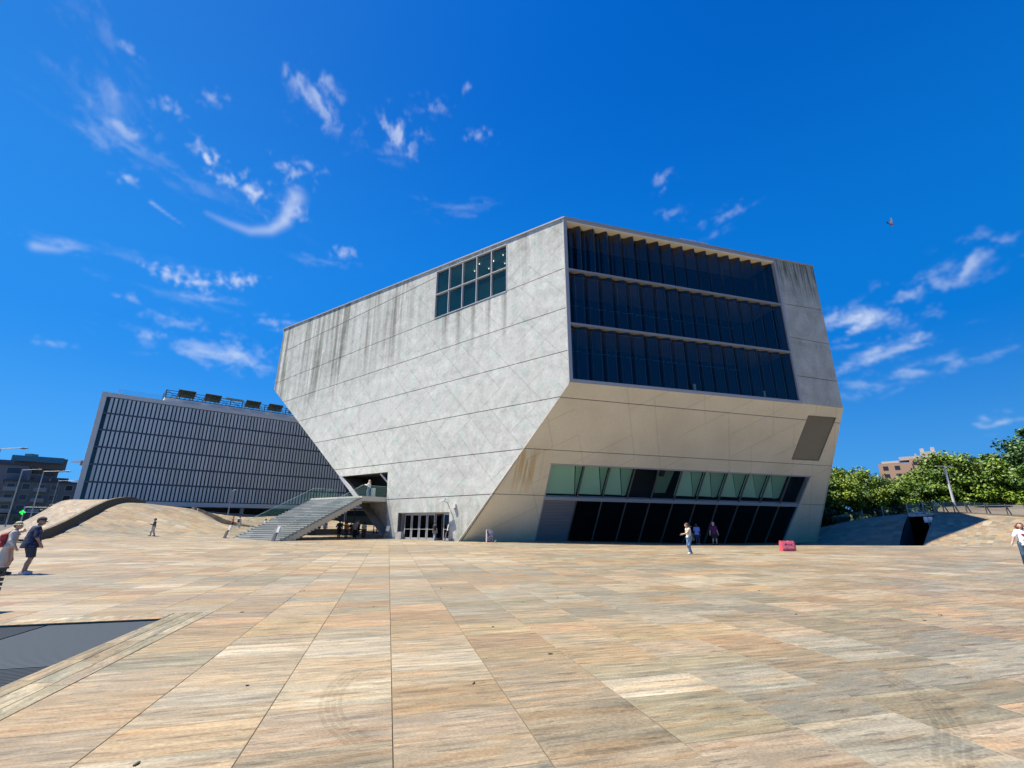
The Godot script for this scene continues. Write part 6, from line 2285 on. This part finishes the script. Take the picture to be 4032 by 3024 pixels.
# o: {h, at, yaw, skin, top, sleeve, hem, bottom, leg, loose, shoe, hair, long, cap, feet, hands, lean, look, cell, dress, bag, sit}
func person(label: String, o: Dictionary, group := "") -> Node3D:
	var at: Vector3 = o.at
	var t := thing("person", label, "person", at, group)
	t.rotation_degrees.y = o.get("yaw", 0.0)
	var sc: float = o.get("h", 1.72) / 1.75
	t.scale = Vector3.ONE * sc
	var cell: float = o.get("cell", 0.025)
	var lean: float = o.get("lean", 0.0)
	var sit: bool = o.get("sit", false)
	var hy := 0.47 if sit else 0.92
	var base := hy - 0.92
	var sh_y := 1.42 + base
	var feet: Array = o.get("feet", [Vector3(0.10, 0, 0.03), Vector3(-0.10, 0, -0.03)])
	if sit: feet = [Vector3(0.12, 0, 0.42), Vector3(-0.12, 0, 0.40)]
	var hands: Array = o.get("hands", [Vector3(0.27, 0.82, 0.06), Vector3(-0.27, 0.82, 0.04)])
	if sit: hands = [Vector3(0.14, 0.62, 0.34), Vector3(-0.14, 0.62, 0.34)]
	var fem: bool = o.get("fem", false)
	var sw := 0.165 if fem else 0.185
	var body := []
	var hipc := Vector3(0, hy, 0)
	var chest := Vector3(0, 1.30 + base, lean * 0.75)
	var necka := Vector3(0, 1.46 + base, lean * 0.95)
	var look: float = o.get("look", 0.0)
	var head := Vector3(0, 1.635 + base, lean * 1.15 + 0.02)
	var nod: float = o.get("nod", 0.0)
	head += Vector3(0, -absf(nod) * 0.04, nod * 0.07)
	body.append([hipc + Vector3(0.06, 0, 0), hipc + Vector3(-0.06, 0, 0), 0.115, 0.115])
	body.append([hipc + Vector3(0, 0.08, 0), Vector3(0, 1.14 + base, lean * 0.4), 0.105, 0.105 if fem else 0.115])
	body.append([Vector3(0.05, 1.16 + base, lean * 0.5), chest + Vector3(0.075, 0.04, 0), 0.10, 0.105])
	body.append([Vector3(-0.05, 1.16 + base, lean * 0.5), chest + Vector3(-0.075, 0.04, 0), 0.10, 0.105])
	body.append([chest + Vector3(sw - 0.03, 0.10, 0), chest + Vector3(-sw + 0.03, 0.10, 0), 0.055, 0.055])
	body.append([necka - Vector3(0, 0.05, 0), head - Vector3(0, 0.04, 0.01), 0.056, 0.05])
	var legs := []
	var arms := []
	for s in 2:
		var sg := 1.0 if s == 0 else -1.0
		var hip := hipc + Vector3(sg * 0.095, -0.02, 0)
		var foot: Vector3 = feet[s]
		var ank := foot + Vector3(0, 0.085, 0)
		var knee := bend(hip, ank, 0.425, 0.415, Vector3(sg * 0.06, 0, 1))
		legs.append([hip, knee, ank])
		body.append([hip, knee, 0.088, 0.056])
		body.append([knee, knee.lerp(ank, 0.35) - Vector3(0, 0, 0.012), 0.052, 0.055])
		body.append([knee.lerp(ank, 0.35) - Vector3(0, 0, 0.012), ank, 0.055, 0.036])
		body.append([ank - Vector3(0, 0.03, 0.02), foot + Vector3(sg * 0.02, 0.035, 0.15), 0.04, 0.032])
		var shd := chest + Vector3(sg * sw, 0.115, 0)
		var hand: Vector3 = hands[s]
		if not sit: hand += Vector3(0, 0, lean * 0.5)
		var wr := hand
		var elb := bend(shd, wr, 0.29, 0.255, Vector3(sg * 0.5, -0.35, -0.8))
		arms.append([shd, elb, wr])
		body.append([shd, elb, 0.048, 0.04])
		body.append([elb, wr, 0.042, 0.028])
		var dir := (wr - elb).normalized()
		var pm := wr + dir * 0.07
		body.append([wr, pm, 0.030, 0.034])
	var sk := skin(o.get("skin", "pale"))
	var st := sb()
	blob(st, body, cell)
	# fingers: four of unequal length, curled, and a thumb from the palm's side
	for s in 2:
		var sg := 1.0 if s == 0 else -1.0
		var a: Array = arms[s]
		var dir: Vector3 = ((a[2] as Vector3) - a[1]).normalized()
		var wide := dir.cross(Vector3(sg, 0, 0.2)).normalized()
		var palm := wide.cross(dir).normalized()
		var pm: Vector3 = a[2] + dir * 0.085
		for k in 4:
			var b0 := pm + wide * (k - 1.5) * 0.019
			var l: float = [0.068, 0.078, 0.074, 0.058][k]
			var b1 := b0 + (dir + palm * 0.15 * sg).normalized() * l * 0.55
			var b2 := b1 + (dir + palm * 0.7 * sg).normalized() * l * 0.5
			tube(st, b0, b1, 0.0095, 0.0085, 5, false)
			tube(st, b1, b2, 0.0085, 0.0065, 5)
		var th: Vector3 = a[2] + dir * 0.03 + wide * 0.03
		tube(st, th, th + (dir * 0.8 + wide * 0.7).normalized() * 0.035, 0.012, 0.010, 5, false)
		tube(st, th + (dir * 0.8 + wide * 0.7).normalized() * 0.035, th + (dir * 1.2 + wide * 0.7).normalized() * 0.062, 0.010, 0.008, 5)
	# head: skull, jaw, nose, ears, turned and tilted
	var hb := Basis(UP, deg_to_rad(look)) * Basis(Vector3.RIGHT, nod * 0.45)
	var P := func(x: float, y: float, z: float) -> Vector3: return head + hb * Vector3(x, y, z)
	blob(st, [[P.call(0, 0.035, -0.02), P.call(0, 0.03, 0.02), 0.086, 0.080], [P.call(0, -0.03, 0.03), P.call(0, -0.075, 0.055), 0.062, 0.038],
		[P.call(0, 0.0, 0.085), P.call(0, -0.028, 0.108), 0.010, 0.016], [P.call(0.078, 0.0, -0.01), P.call(0.082, -0.03, -0.01), 0.014, 0.011], [P.call(-0.078, 0.0, -0.01), P.call(-0.082, -0.03, -0.01), 0.014, 0.011]], minf(cell, 0.014))
	piece("body", st, sk, t)
	var ey := sb()
	for s in [-1.0, 1.0]:
		var e: Vector3 = P.call(s * 0.032, 0.008, 0.082)
		tube(ey, e, e + hb * Vector3(0, 0, 0.012), 0.011, 0.008, 6)
		tube(ey, P.call(s * 0.045, 0.028, 0.088), P.call(s * 0.018, 0.031, 0.097), 0.004, 0.005, 4)
	piece("eyes", ey, mat(lin(0.03, 0.02, 0.015), 0.4), t)
	var mo := sb()
	tube(mo, P.call(-0.022, -0.058, 0.088), P.call(0.022, -0.058, 0.088), 0.006, 0.006, 5)
	piece("mouth", mo, mat(lin(0.35, 0.12, 0.10), 0.5), t)
	# hair and hat
	var hairc: Color = o.get("hair", lin(0.03, 0.02, 0.015))
	var hm := mat(hairc, 0.6)
	var hr := sb()
	var hc := [[P.call(0, 0.06, -0.035), P.call(0, 0.07, 0.01), 0.086, 0.076], [P.call(0, 0.0, -0.06), P.call(0, 0.03, -0.05), 0.070, 0.082]]
	var long: float = o.get("long", 0.0)
	if long > 0.0:
		for s in [-1.0, 0.0, 1.0]:
			hc.append([P.call(s * 0.055, 0.03, -0.055), P.call(s * 0.075, -long * 0.5, -0.085), 0.06, 0.058])
			hc.append([P.call(s * 0.075, -long * 0.5, -0.085), P.call(s * 0.06, -long, -0.09) + (o.get("wind", Vector3.ZERO) as Vector3), 0.058, 0.03])
	if o.get("curly", false):
		for k in 10:
			var a := TAU * k / 10.0
			hc.append([P.call(cos(a) * 0.10, 0.02 + 0.05 * sin(k * 2.0), sin(a) * 0.08 - 0.05), P.call(cos(a) * 0.12, -0.06, sin(a) * 0.08 - 0.06), 0.05, 0.045])
	blob(hr, hc, minf(cell, 0.016))
	piece("hair", hr, hm, t)
	if o.has("cap"):
		var cp := sb()
		blob(cp, [[P.call(0, 0.07, -0.025), P.call(0, 0.075, 0.01), 0.094, 0.088]], minf(cell, 0.014), (P.call(0, 0.045, 0) as Vector3).y)
		if o.get("brim", true):
			for k in 7:
				var a := lerpf(-0.7, 0.7, k / 6.0)
				tube(cp, P.call(sin(a) * 0.06, 0.055, 0.075 * cos(a)), P.call(sin(a) * 0.115, 0.04, 0.165 * cos(a)), 0.016, 0.006, 5)
		else:
			for k in 18:
				var a := TAU * k / 18.0
				tube(cp, P.call(sin(a) * 0.08, 0.055, 0.08 * cos(a) - 0.01), P.call(sin(a) * 0.165, 0.03, 0.165 * cos(a) - 0.01), 0.02, 0.008, 5)
		piece("hat", cp, mat(o.cap, 0.8), t)
	# clothes
	var tm := mat(o.get("top", lin(0.5, 0.5, 0.5)), 0.85)
	if o.has("print"): tm = mat(Color.WHITE, 0.85, 0.0, o.print)
	if o.has("print"):
		tm.uv1_triplanar = true
		tm.uv1_scale = Vector3(1.6, 1.6, 1.6)
	var g := 0.022
	var tops := []
	var hem: float = o.get("hem", 0.86) + base
	for k in range(0, 5):
		var c: Array = body[k]
		tops.append([c[0], c[1], c[2] + g, c[3] + g])
	tops.append([hipc, hipc - Vector3(0, 0.12, 0), 0.135 + g, 0.15 + g])
	tops.append([hipc + Vector3(0.06, -0.05, 0), hipc + Vector3(-0.06, -0.05, 0), 0.12 + g, 0.12 + g])
	var sl: float = o.get("sleeve", 0.45)
	var lz: float = o.get("loose_top", 0.0)
	if lz > 0.0: tops.append([chest - Vector3(0, 0.05, 0), hipc - Vector3(0, 0.1, 0), 0.13 + lz * 0.5, 0.16 + lz])
	for a in arms:
		if sl <= 0.0: continue
		var s0: Vector3 = a[0]
		var e0: Vector3 = a[1]
		var w0: Vector3 = a[2]
		if sl < 1.0: tops.append([s0, s0.lerp(e0, sl * 1.5), 0.048 + g, 0.056 + g])
		else:
			tops.append([s0, e0, 0.05 + g, 0.042 + g])
			tops.append([e0, e0.lerp(w0, minf(sl - 1.0, 1.0) * 0.95), 0.042 + g, 0.032 + g])
	var tp := sb()
	blob(tp, tops, cell, hem, 1.485 + base)
	piece("shirt", tp, tm, t)
	if o.has("dress"):
		var dr := sb()
		var w: Vector3 = o.get("flow", Vector3.ZERO)
		blob(dr, [[hipc + Vector3(0, 0.1, 0), Vector3(0, 0.5, 0) + w * 0.4, 0.135, 0.19], [Vector3(0, 0.5, 0) + w * 0.4, Vector3(0, 0.1, 0.0) + w, 0.19, 0.23], [hipc + Vector3(0.05, 0, 0), hipc + Vector3(-0.05, 0, 0), 0.135, 0.135], [Vector3(0.1, 0.3, 0) + w * 0.7, Vector3(-0.12, 0.08, 0) + w * 1.4, 0.16, 0.18]], cell, 0.04 + float(o.get("dress_hem", 0.02)))
		piece("skirt", dr, mat(o.dress, 0.85), t)
	else:
		var bt := sb()
		var lg: float = o.get("leg", 1.0)
		var lo: float = o.get("loose", 0.015)
		var bs := [[body[0][0] + Vector3(0, 0.02, 0), body[0][1] + Vector3(0, 0.02, 0), 0.126, 0.126]]
		var cut := -9.0
		for l in legs:
			var h0: Vector3 = l[0]
			var k0: Vector3 = l[1]
			var a0: Vector3 = l[2]
			if lg <= 0.5:
				bs.append([h0, h0.lerp(k0, lg * 2.0), 0.10 + lo, 0.085 + lo])
			else:
				bs.append([h0, k0, 0.098 + lo, 0.066 + lo])
				bs.append([k0, k0.lerp(a0, minf((lg - 0.5) * 2.0, 1.0)), 0.066 + lo, 0.052 + lo])
		if lg <= 0.5: cut = hy - 0.02 - 0.42 * lg * 2.0 - 0.03
		else: cut = 0.055
		blob(bt, bs, cell, cut, hy + 0.12)
		piece("shorts" if lg <= 0.5 else "trousers", bt, mat(o.get("bottom", lin(0.1, 0.12, 0.2)), 0.85), t)
	for s in 2:
		var foot: Vector3 = feet[s]
		var sg := 1.0 if s == 0 else -1.0
		var sp := sb()
		blob(sp, [[foot + Vector3(0, 0.05, -0.04), foot + Vector3(0, 0.045, 0.05), 0.05, 0.05], [foot + Vector3(0, 0.045, 0.05), foot + Vector3(sg * 0.02, 0.04, 0.16), 0.05, 0.042]], minf(cell, 0.018), foot.y + 0.001)
		piece("shoe", sp, mat(o.get("shoe", lin(0.03, 0.03, 0.03)), 0.7), t)
	if o.has("bag"):
		var bg := sb()
		var bb: Array = o.get("bag_at", [Vector3(-0.06, 1.3, -0.20), Vector3(0.06, 1.02, -0.22)])
		var p0: Vector3 = bb[0]
		var p1: Vector3 = bb[1]
		blob(bg, [[Vector3(p0.x, p0.y, p0.z), Vector3(-p0.x, p0.y, p0.z), 0.09, 0.09], [Vector3(p0.x, p1.y, p1.z), Vector3(-p0.x, p1.y, p1.z), 0.10, 0.10], [p0, p1, 0.09, 0.1], [Vector3(-p0.x, p0.y, p0.z), Vector3(-p1.x, p1.y, p1.z), 0.09, 0.1]], cell)
		piece("bag", bg, mat(o.bag, 0.7), t)
		var bs := sb()
		for s in [-1.0, 1.0]:
			tube(bs, chest + Vector3(s * 0.10, 0.20, -0.06), chest + Vector3(s * 0.11, 0.05, 0.13), 0.016, 0.016, 5)
			tube(bs, chest + Vector3(s * 0.11, 0.05, 0.13), chest + Vector3(s * 0.13, -0.16, -0.06), 0.016, 0.016, 5)
			tube(bs, chest + Vector3(s * 0.10, 0.20, -0.06), Vector3(s * 0.06, p0.y, p0.z), 0.016, 0.016, 5)
		piece("bag_strap", bs, mat(o.bag, 0.7), t)
	return t

func feet_at(x: float, z: float) -> Vector3:
	return on_land(x, z)

func shirt_print() -> Texture2D:
	var n := 128
	var a := grey_noise(n, n, 0.05, 301, 3)
	var im := Image.create(n, n, false, Image.FORMAT_RGB8)
	for j in n:
		for i in n:
			var v := a[j * n + i] / 255.0
			var c := Color(0.08, 0.11, 0.22)
			if v > 0.60: c = Color(0.22, 0.28, 0.40)
			elif v < 0.36: c = Color(0.05, 0.06, 0.13)
			im.set_pixel(i, j, c)
	return texture(im)

func skirt_print() -> Color:
	return lin(0.10, 0.045, 0.025)

func make_people() -> void:
	# pair at the left, seen from behind
	person("man in dark blue patterned shirt, dark shorts and cap at the far left", {"at": feet_at(-16.35, -16.45), "yaw": 148.0, "h": 1.84, "cell": 0.016, "skin": "tan", "print": shirt_print(), "sleeve": 0.6, "hem": 0.80, "loose_top": 0.09,
		"bottom": lin(0.035, 0.04, 0.045), "leg": 0.42, "loose": 0.03, "shoe": lin(0.5, 0.5, 0.5), "cap": lin(0.03, 0.035, 0.05), "feet": [Vector3(0.17, 0, 0.08), Vector3(-0.19, 0, -0.06)], "hands": [Vector3(0.27, 0.90, 0.14), Vector3(-0.27, 0.92, 0.14)], "lean": 0.03, "nod": 0.7, "look": -35.0})
	person("woman in long cream dress and sun hat carrying a red backpack at far left", {"at": feet_at(-16.95, -16.35), "yaw": 125.0, "h": 1.66, "cell": 0.016, "fem": true, "skin": "pale", "top": lin(0.52, 0.48, 0.42), "sleeve": 1.6, "hem": 0.9, "dress": lin(0.50, 0.46, 0.38),
		"flow": Vector3(0.12, 0, -0.16), "shoe": lin(0.08, 0.06, 0.05), "cap": lin(0.36, 0.33, 0.22), "brim": false, "bag": lin(0.30, 0.03, 0.04), "hands": [Vector3(0.16, 1.50, 0.20), Vector3(-0.20, 0.92, 0.16)], "hair": lin(0.12, 0.08, 0.05), "lean": 0.05})
	# man photographing in front of the left mound
	person("man in dark grey jacket and white trousers standing before the left mound", {"at": feet_at(-37.3, -49.9), "yaw": -60.0, "h": 1.76, "cell": 0.02, "skin": "tan", "top": lin(0.07, 0.07, 0.085), "sleeve": 2.0, "hem": 0.88, "bottom": lin(0.55, 0.50, 0.42), "loose": 0.025,
		"cap": lin(0.12, 0.10, 0.11), "feet": [Vector3(0.12, 0, 0.16), Vector3(-0.16, 0, -0.16)], "hands": [Vector3(0.05, 1.18, 0.30), Vector3(-0.08, 1.2, 0.30)], "shoe": lin(0.05, 0.045, 0.04)})
	# two by the retaining wall
	person("visitor in pink top and black shorts stretching both arms by the retaining wall", {"at": feet_at(-40.1, -68.6), "yaw": -70.0, "h": 1.66, "fem": true, "skin": "tan", "top": lin(0.55, 0.20, 0.20), "sleeve": 0.3, "hem": 0.92, "bottom": lin(0.03, 0.03, 0.035), "leg": 0.4,
		"hands": [Vector3(0.10, 1.38, 0.50), Vector3(-0.55, 1.15, 0.18)], "shoe": lin(0.3, 0.05, 0.05)})
	person("visitor in white shirt with a dark backpack by the retaining wall", {"at": feet_at(-40.2, -70.4), "yaw": 170.0, "h": 1.80, "skin": "tan", "top": lin(0.68, 0.68, 0.72), "sleeve": 0.45, "bottom": lin(0.5, 0.5, 0.5), "bag": lin(0.05, 0.03, 0.035)})
	person("person in white whose head shows behind the stairs' left edge", {"at": feet_at(-31.2, -60.5), "yaw": 150.0, "h": 1.70, "top": lin(0.65, 0.65, 0.65), "sleeve": 0.45, "bottom": lin(0.1, 0.1, 0.12)})
	person("dark-haired person in green behind the stairs, right of the one in white", {"at": feet_at(-30.4, -60.2), "yaw": 160.0, "h": 1.74, "top": lin(0.22, 0.28, 0.22), "sleeve": 0.45, "bottom": lin(0.1, 0.1, 0.12)})
	# woman on the landing
	person("blond woman in white top and jeans holding her phone on the landing", {"at": Vector3(-15.24, LAND_Y, -49.84), "yaw": -95.0, "h": 1.72, "cell": 0.02, "fem": true, "skin": "pale", "top": lin(0.80, 0.79, 0.75), "sleeve": 1.9, "hem": 0.92, "bottom": lin(0.10, 0.17, 0.27), "loose": 0.03,
		"hair": lin(0.46, 0.32, 0.18), "long": 0.26, "hands": [Vector3(0.06, 1.26, 0.44), Vector3(-0.05, 1.26, 0.44)]})
	# the four seen from behind under the stairs
	person("person in navy shirt and dark trousers, leftmost of four under the stairs", {"at": Vector3(-18.6, 0.1, -51.6), "yaw": 172.0, "h": 1.82, "skin": "tan", "top": lin(0.025, 0.03, 0.075), "sleeve": 1.0, "bottom": lin(0.015, 0.015, 0.018), "hands": [Vector3(0.26, 0.95, 0.1), Vector3(-0.62, 1.2, 0.15)]})
	person("curly-haired woman in orange top under the stairs", {"at": Vector3(-17.75, 0.1, -51.4), "yaw": 178.0, "h": 1.66, "fem": true, "skin": "tan", "top": lin(0.62, 0.16, 0.02), "sleeve": 0.5, "hem": 0.9, "bottom": lin(0.03, 0.035, 0.08), "curly": true, "hair": lin(0.02, 0.013, 0.01)})
	person("person in beige shirt and black trousers, third of four under the stairs", {"at": Vector3(-16.95, 0.05, -51.8), "yaw": 185.0, "h": 1.78, "skin": "tan", "top": lin(0.46, 0.40, 0.34), "sleeve": 0.5, "hem": 0.88, "bottom": lin(0.015, 0.015, 0.018), "loose": 0.03, "hair": lin(0.25, 0.2, 0.16)})
	person("woman in cream cropped top and brown trousers, rightmost under the stairs", {"at": Vector3(-15.85, 0.05, -51.4), "yaw": 190.0, "h": 1.70, "fem": true, "skin": "tan", "top": lin(0.48, 0.45, 0.30), "sleeve": 0.5, "hem": 0.98, "bottom": skirt_print(), "loose": 0.06, "long": 0.1})
	person("walker in black trousers half hidden by the stairs' side", {"at": feet_at(-25.9, -62.5), "yaw": -80.0, "h": 1.75, "top": lin(0.05, 0.05, 0.05), "sleeve": 1.8, "bottom": lin(0.01, 0.01, 0.012), "loose": 0.03, "feet": [Vector3(0.1, 0, 0.26), Vector3(-0.1, 0, -0.26)]})
	person("far walker in white top beyond the terrace below the stairs", {"at": feet_at(-23.8, -74.0), "yaw": 60.0, "h": 1.78, "top": lin(0.75, 0.78, 0.76), "sleeve": 0.5, "bottom": lin(0.02, 0.02, 0.03), "feet": [Vector3(0.1, 0, 0.22), Vector3(-0.1, 0, -0.22)]})
	person("person in pale blue shirt standing behind the thin posts", {"at": feet_at(-24.4, -62.5), "yaw": 30.0, "h": 1.78, "top": lin(0.45, 0.48, 0.62), "sleeve": 0.6, "bottom": lin(0.4, 0.38, 0.34)})
	person("person in dark clothes standing behind the leftmost thin posts", {"at": feet_at(-25.3, -62.8), "yaw": 10.0, "h": 1.72, "top": lin(0.05, 0.04, 0.04), "sleeve": 0.6, "bottom": lin(0.35, 0.3, 0.25), "leg": 0.45})
	var k := 0
	for q in [[-20.6, -57.4, "leftmost dark figure seated on the bench under the stairs"], [-19.3, -57.5, "second dark figure seated on the bench under the stairs"], [-18.4, -57.5, "rightmost dark figure seated on the bench under the stairs"]]:
		person(q[2], {"at": Vector3(q[0], 0.48, q[1]), "yaw": 20.0 - 30.0 * k, "h": 1.72, "sit": true, "top": lin(0.02, 0.02, 0.025), "sleeve": 1.8, "bottom": lin(0.015, 0.015, 0.02)})
		k += 1
	person("visitor in black top and jeans walking in at the open entrance door", {"at": at_l(2.85, 0.02, 0.25), "yaw": 150.0, "h": 1.72, "cell": 0.02, "fem": true, "skin": "pale", "top": lin(0.012, 0.012, 0.014), "sleeve": 0.5, "hem": 0.92, "bottom": lin(0.13, 0.22, 0.33), "feet": [Vector3(0.09, 0, 0.14), Vector3(-0.09, 0, -0.14)], "shoe": lin(0.5, 0.5, 0.5)})
	# in front of the lower window
	person("woman in cream vest and jeans with windblown hair walking across the plaza", {"at": feet_at(10.1, -27.5), "yaw": -78.0, "h": 1.68, "cell": 0.016, "fem": true, "skin": "pale", "top": lin(0.62, 0.57, 0.43), "sleeve": 0.0, "hem": 0.92, "bottom": lin(0.13, 0.24, 0.36), "loose": 0.02,
		"hair": lin(0.07, 0.035, 0.02), "long": 0.20, "wind": Vector3(-0.06, 0.10, -0.16), "feet": [Vector3(0.09, 0, 0.06), Vector3(-0.09, 0, -0.10)], "hands": [Vector3(0.06, 1.12, 0.42), Vector3(-0.22, 0.95, -0.02)], "bag": lin(0.03, 0.06, 0.035), "bag_at": [Vector3(-0.05, 1.12, -0.16), Vector3(0.05, 0.86, -0.2)], "shoe": lin(0.7, 0.68, 0.64), "nod": 0.6, "lean": 0.03})
	person("person in light blue shirt and blue shorts standing in the shade", {"at": feet_at(16.0, -41.6), "yaw": 140.0, "h": 1.70, "cell": 0.02, "skin": "dark", "top": lin(0.26, 0.31, 0.62), "sleeve": 0.5, "hem": 0.82, "bottom": lin(0.04, 0.05, 0.16), "leg": 0.46, "shoe": lin(0.35, 0.35, 0.55)})
	person("man in dark purple shirt, black shorts and pale cap in the shade", {"at": feet_at(16.75, -39.9), "yaw": -10.0, "h": 1.82, "cell": 0.02, "skin": "pale", "top": lin(0.075, 0.008, 0.075), "sleeve": 0.6, "hem": 0.84, "loose_top": 0.02, "bottom": lin(0.012, 0.012, 0.014), "leg": 0.44, "loose": 0.03, "shoe": lin(0.015, 0.015, 0.015),
		"cap": lin(0.42, 0.36, 0.30), "look": -35.0, "nod": 0.7, "feet": [Vector3(0.13, 0, 0.02), Vector3(-0.13, 0, 0.0)], "hands": [Vector3(0.30, 0.84, 0.08), Vector3(-0.31, 0.86, 0.06)]})
	# at the right edge
	var w := person("red-haired woman in white T-shirt with a red heart at the right edge", {"at": feet_at(21.0, -19.8), "yaw": -32.0, "h": 1.66, "cell": 0.016, "fem": true, "skin": "pale", "top": lin(0.82, 0.82, 0.82), "sleeve": 0.5, "hem": 0.84, "loose_top": 0.03, "bottom": lin(0.06, 0.12, 0.19), "loose": 0.05,
		"hair": lin(0.13, 0.045, 0.025), "long": 0.12, "wind": Vector3(-0.1, 0.1, 0.0), "feet": [Vector3(0.10, 0, 0.16), Vector3(-0.10, 0, -0.18)], "hands": [Vector3(0.13, 1.58, 0.10), Vector3(-0.42, 0.92, 0.10)], "shoe": lin(0.02, 0.02, 0.025), "look": -10.0})
	var ht := sb()
	var hp := PackedVector2Array()
	for i in 24:
		var a := TAU * i / 24.0
		hp.append(Vector2(pow(sin(a), 3) * 0.075, (13.0 * cos(a) - 5.0 * cos(2 * a) - 2.0 * cos(3 * a) - cos(4 * a)) / 16.0 * 0.075))
	plate(ht, hp, Vector3(0, 1.27, 0.166), Vector3.RIGHT, UP, Vector3(0, 0, 1), 0.03, Rect2(0, 0, 1, 1))
	piece("heart_print", ht, mat(lin(0.45, 0.02, 0.05), 0.8), w)
	var st := sb()
	blob(st, [[Vector3(0.12, 1.06, 0.16), Vector3(-0.02, 1.04, 0.18), 0.07, 0.06], [Vector3(0.12, 1.06, 0.16), Vector3(0.18, 1.08, 0.10), 0.06, 0.06]], 0.016)
	piece("shoulder_bag", st, mat(lin(0.20, 0.19, 0.20), 0.8), w)
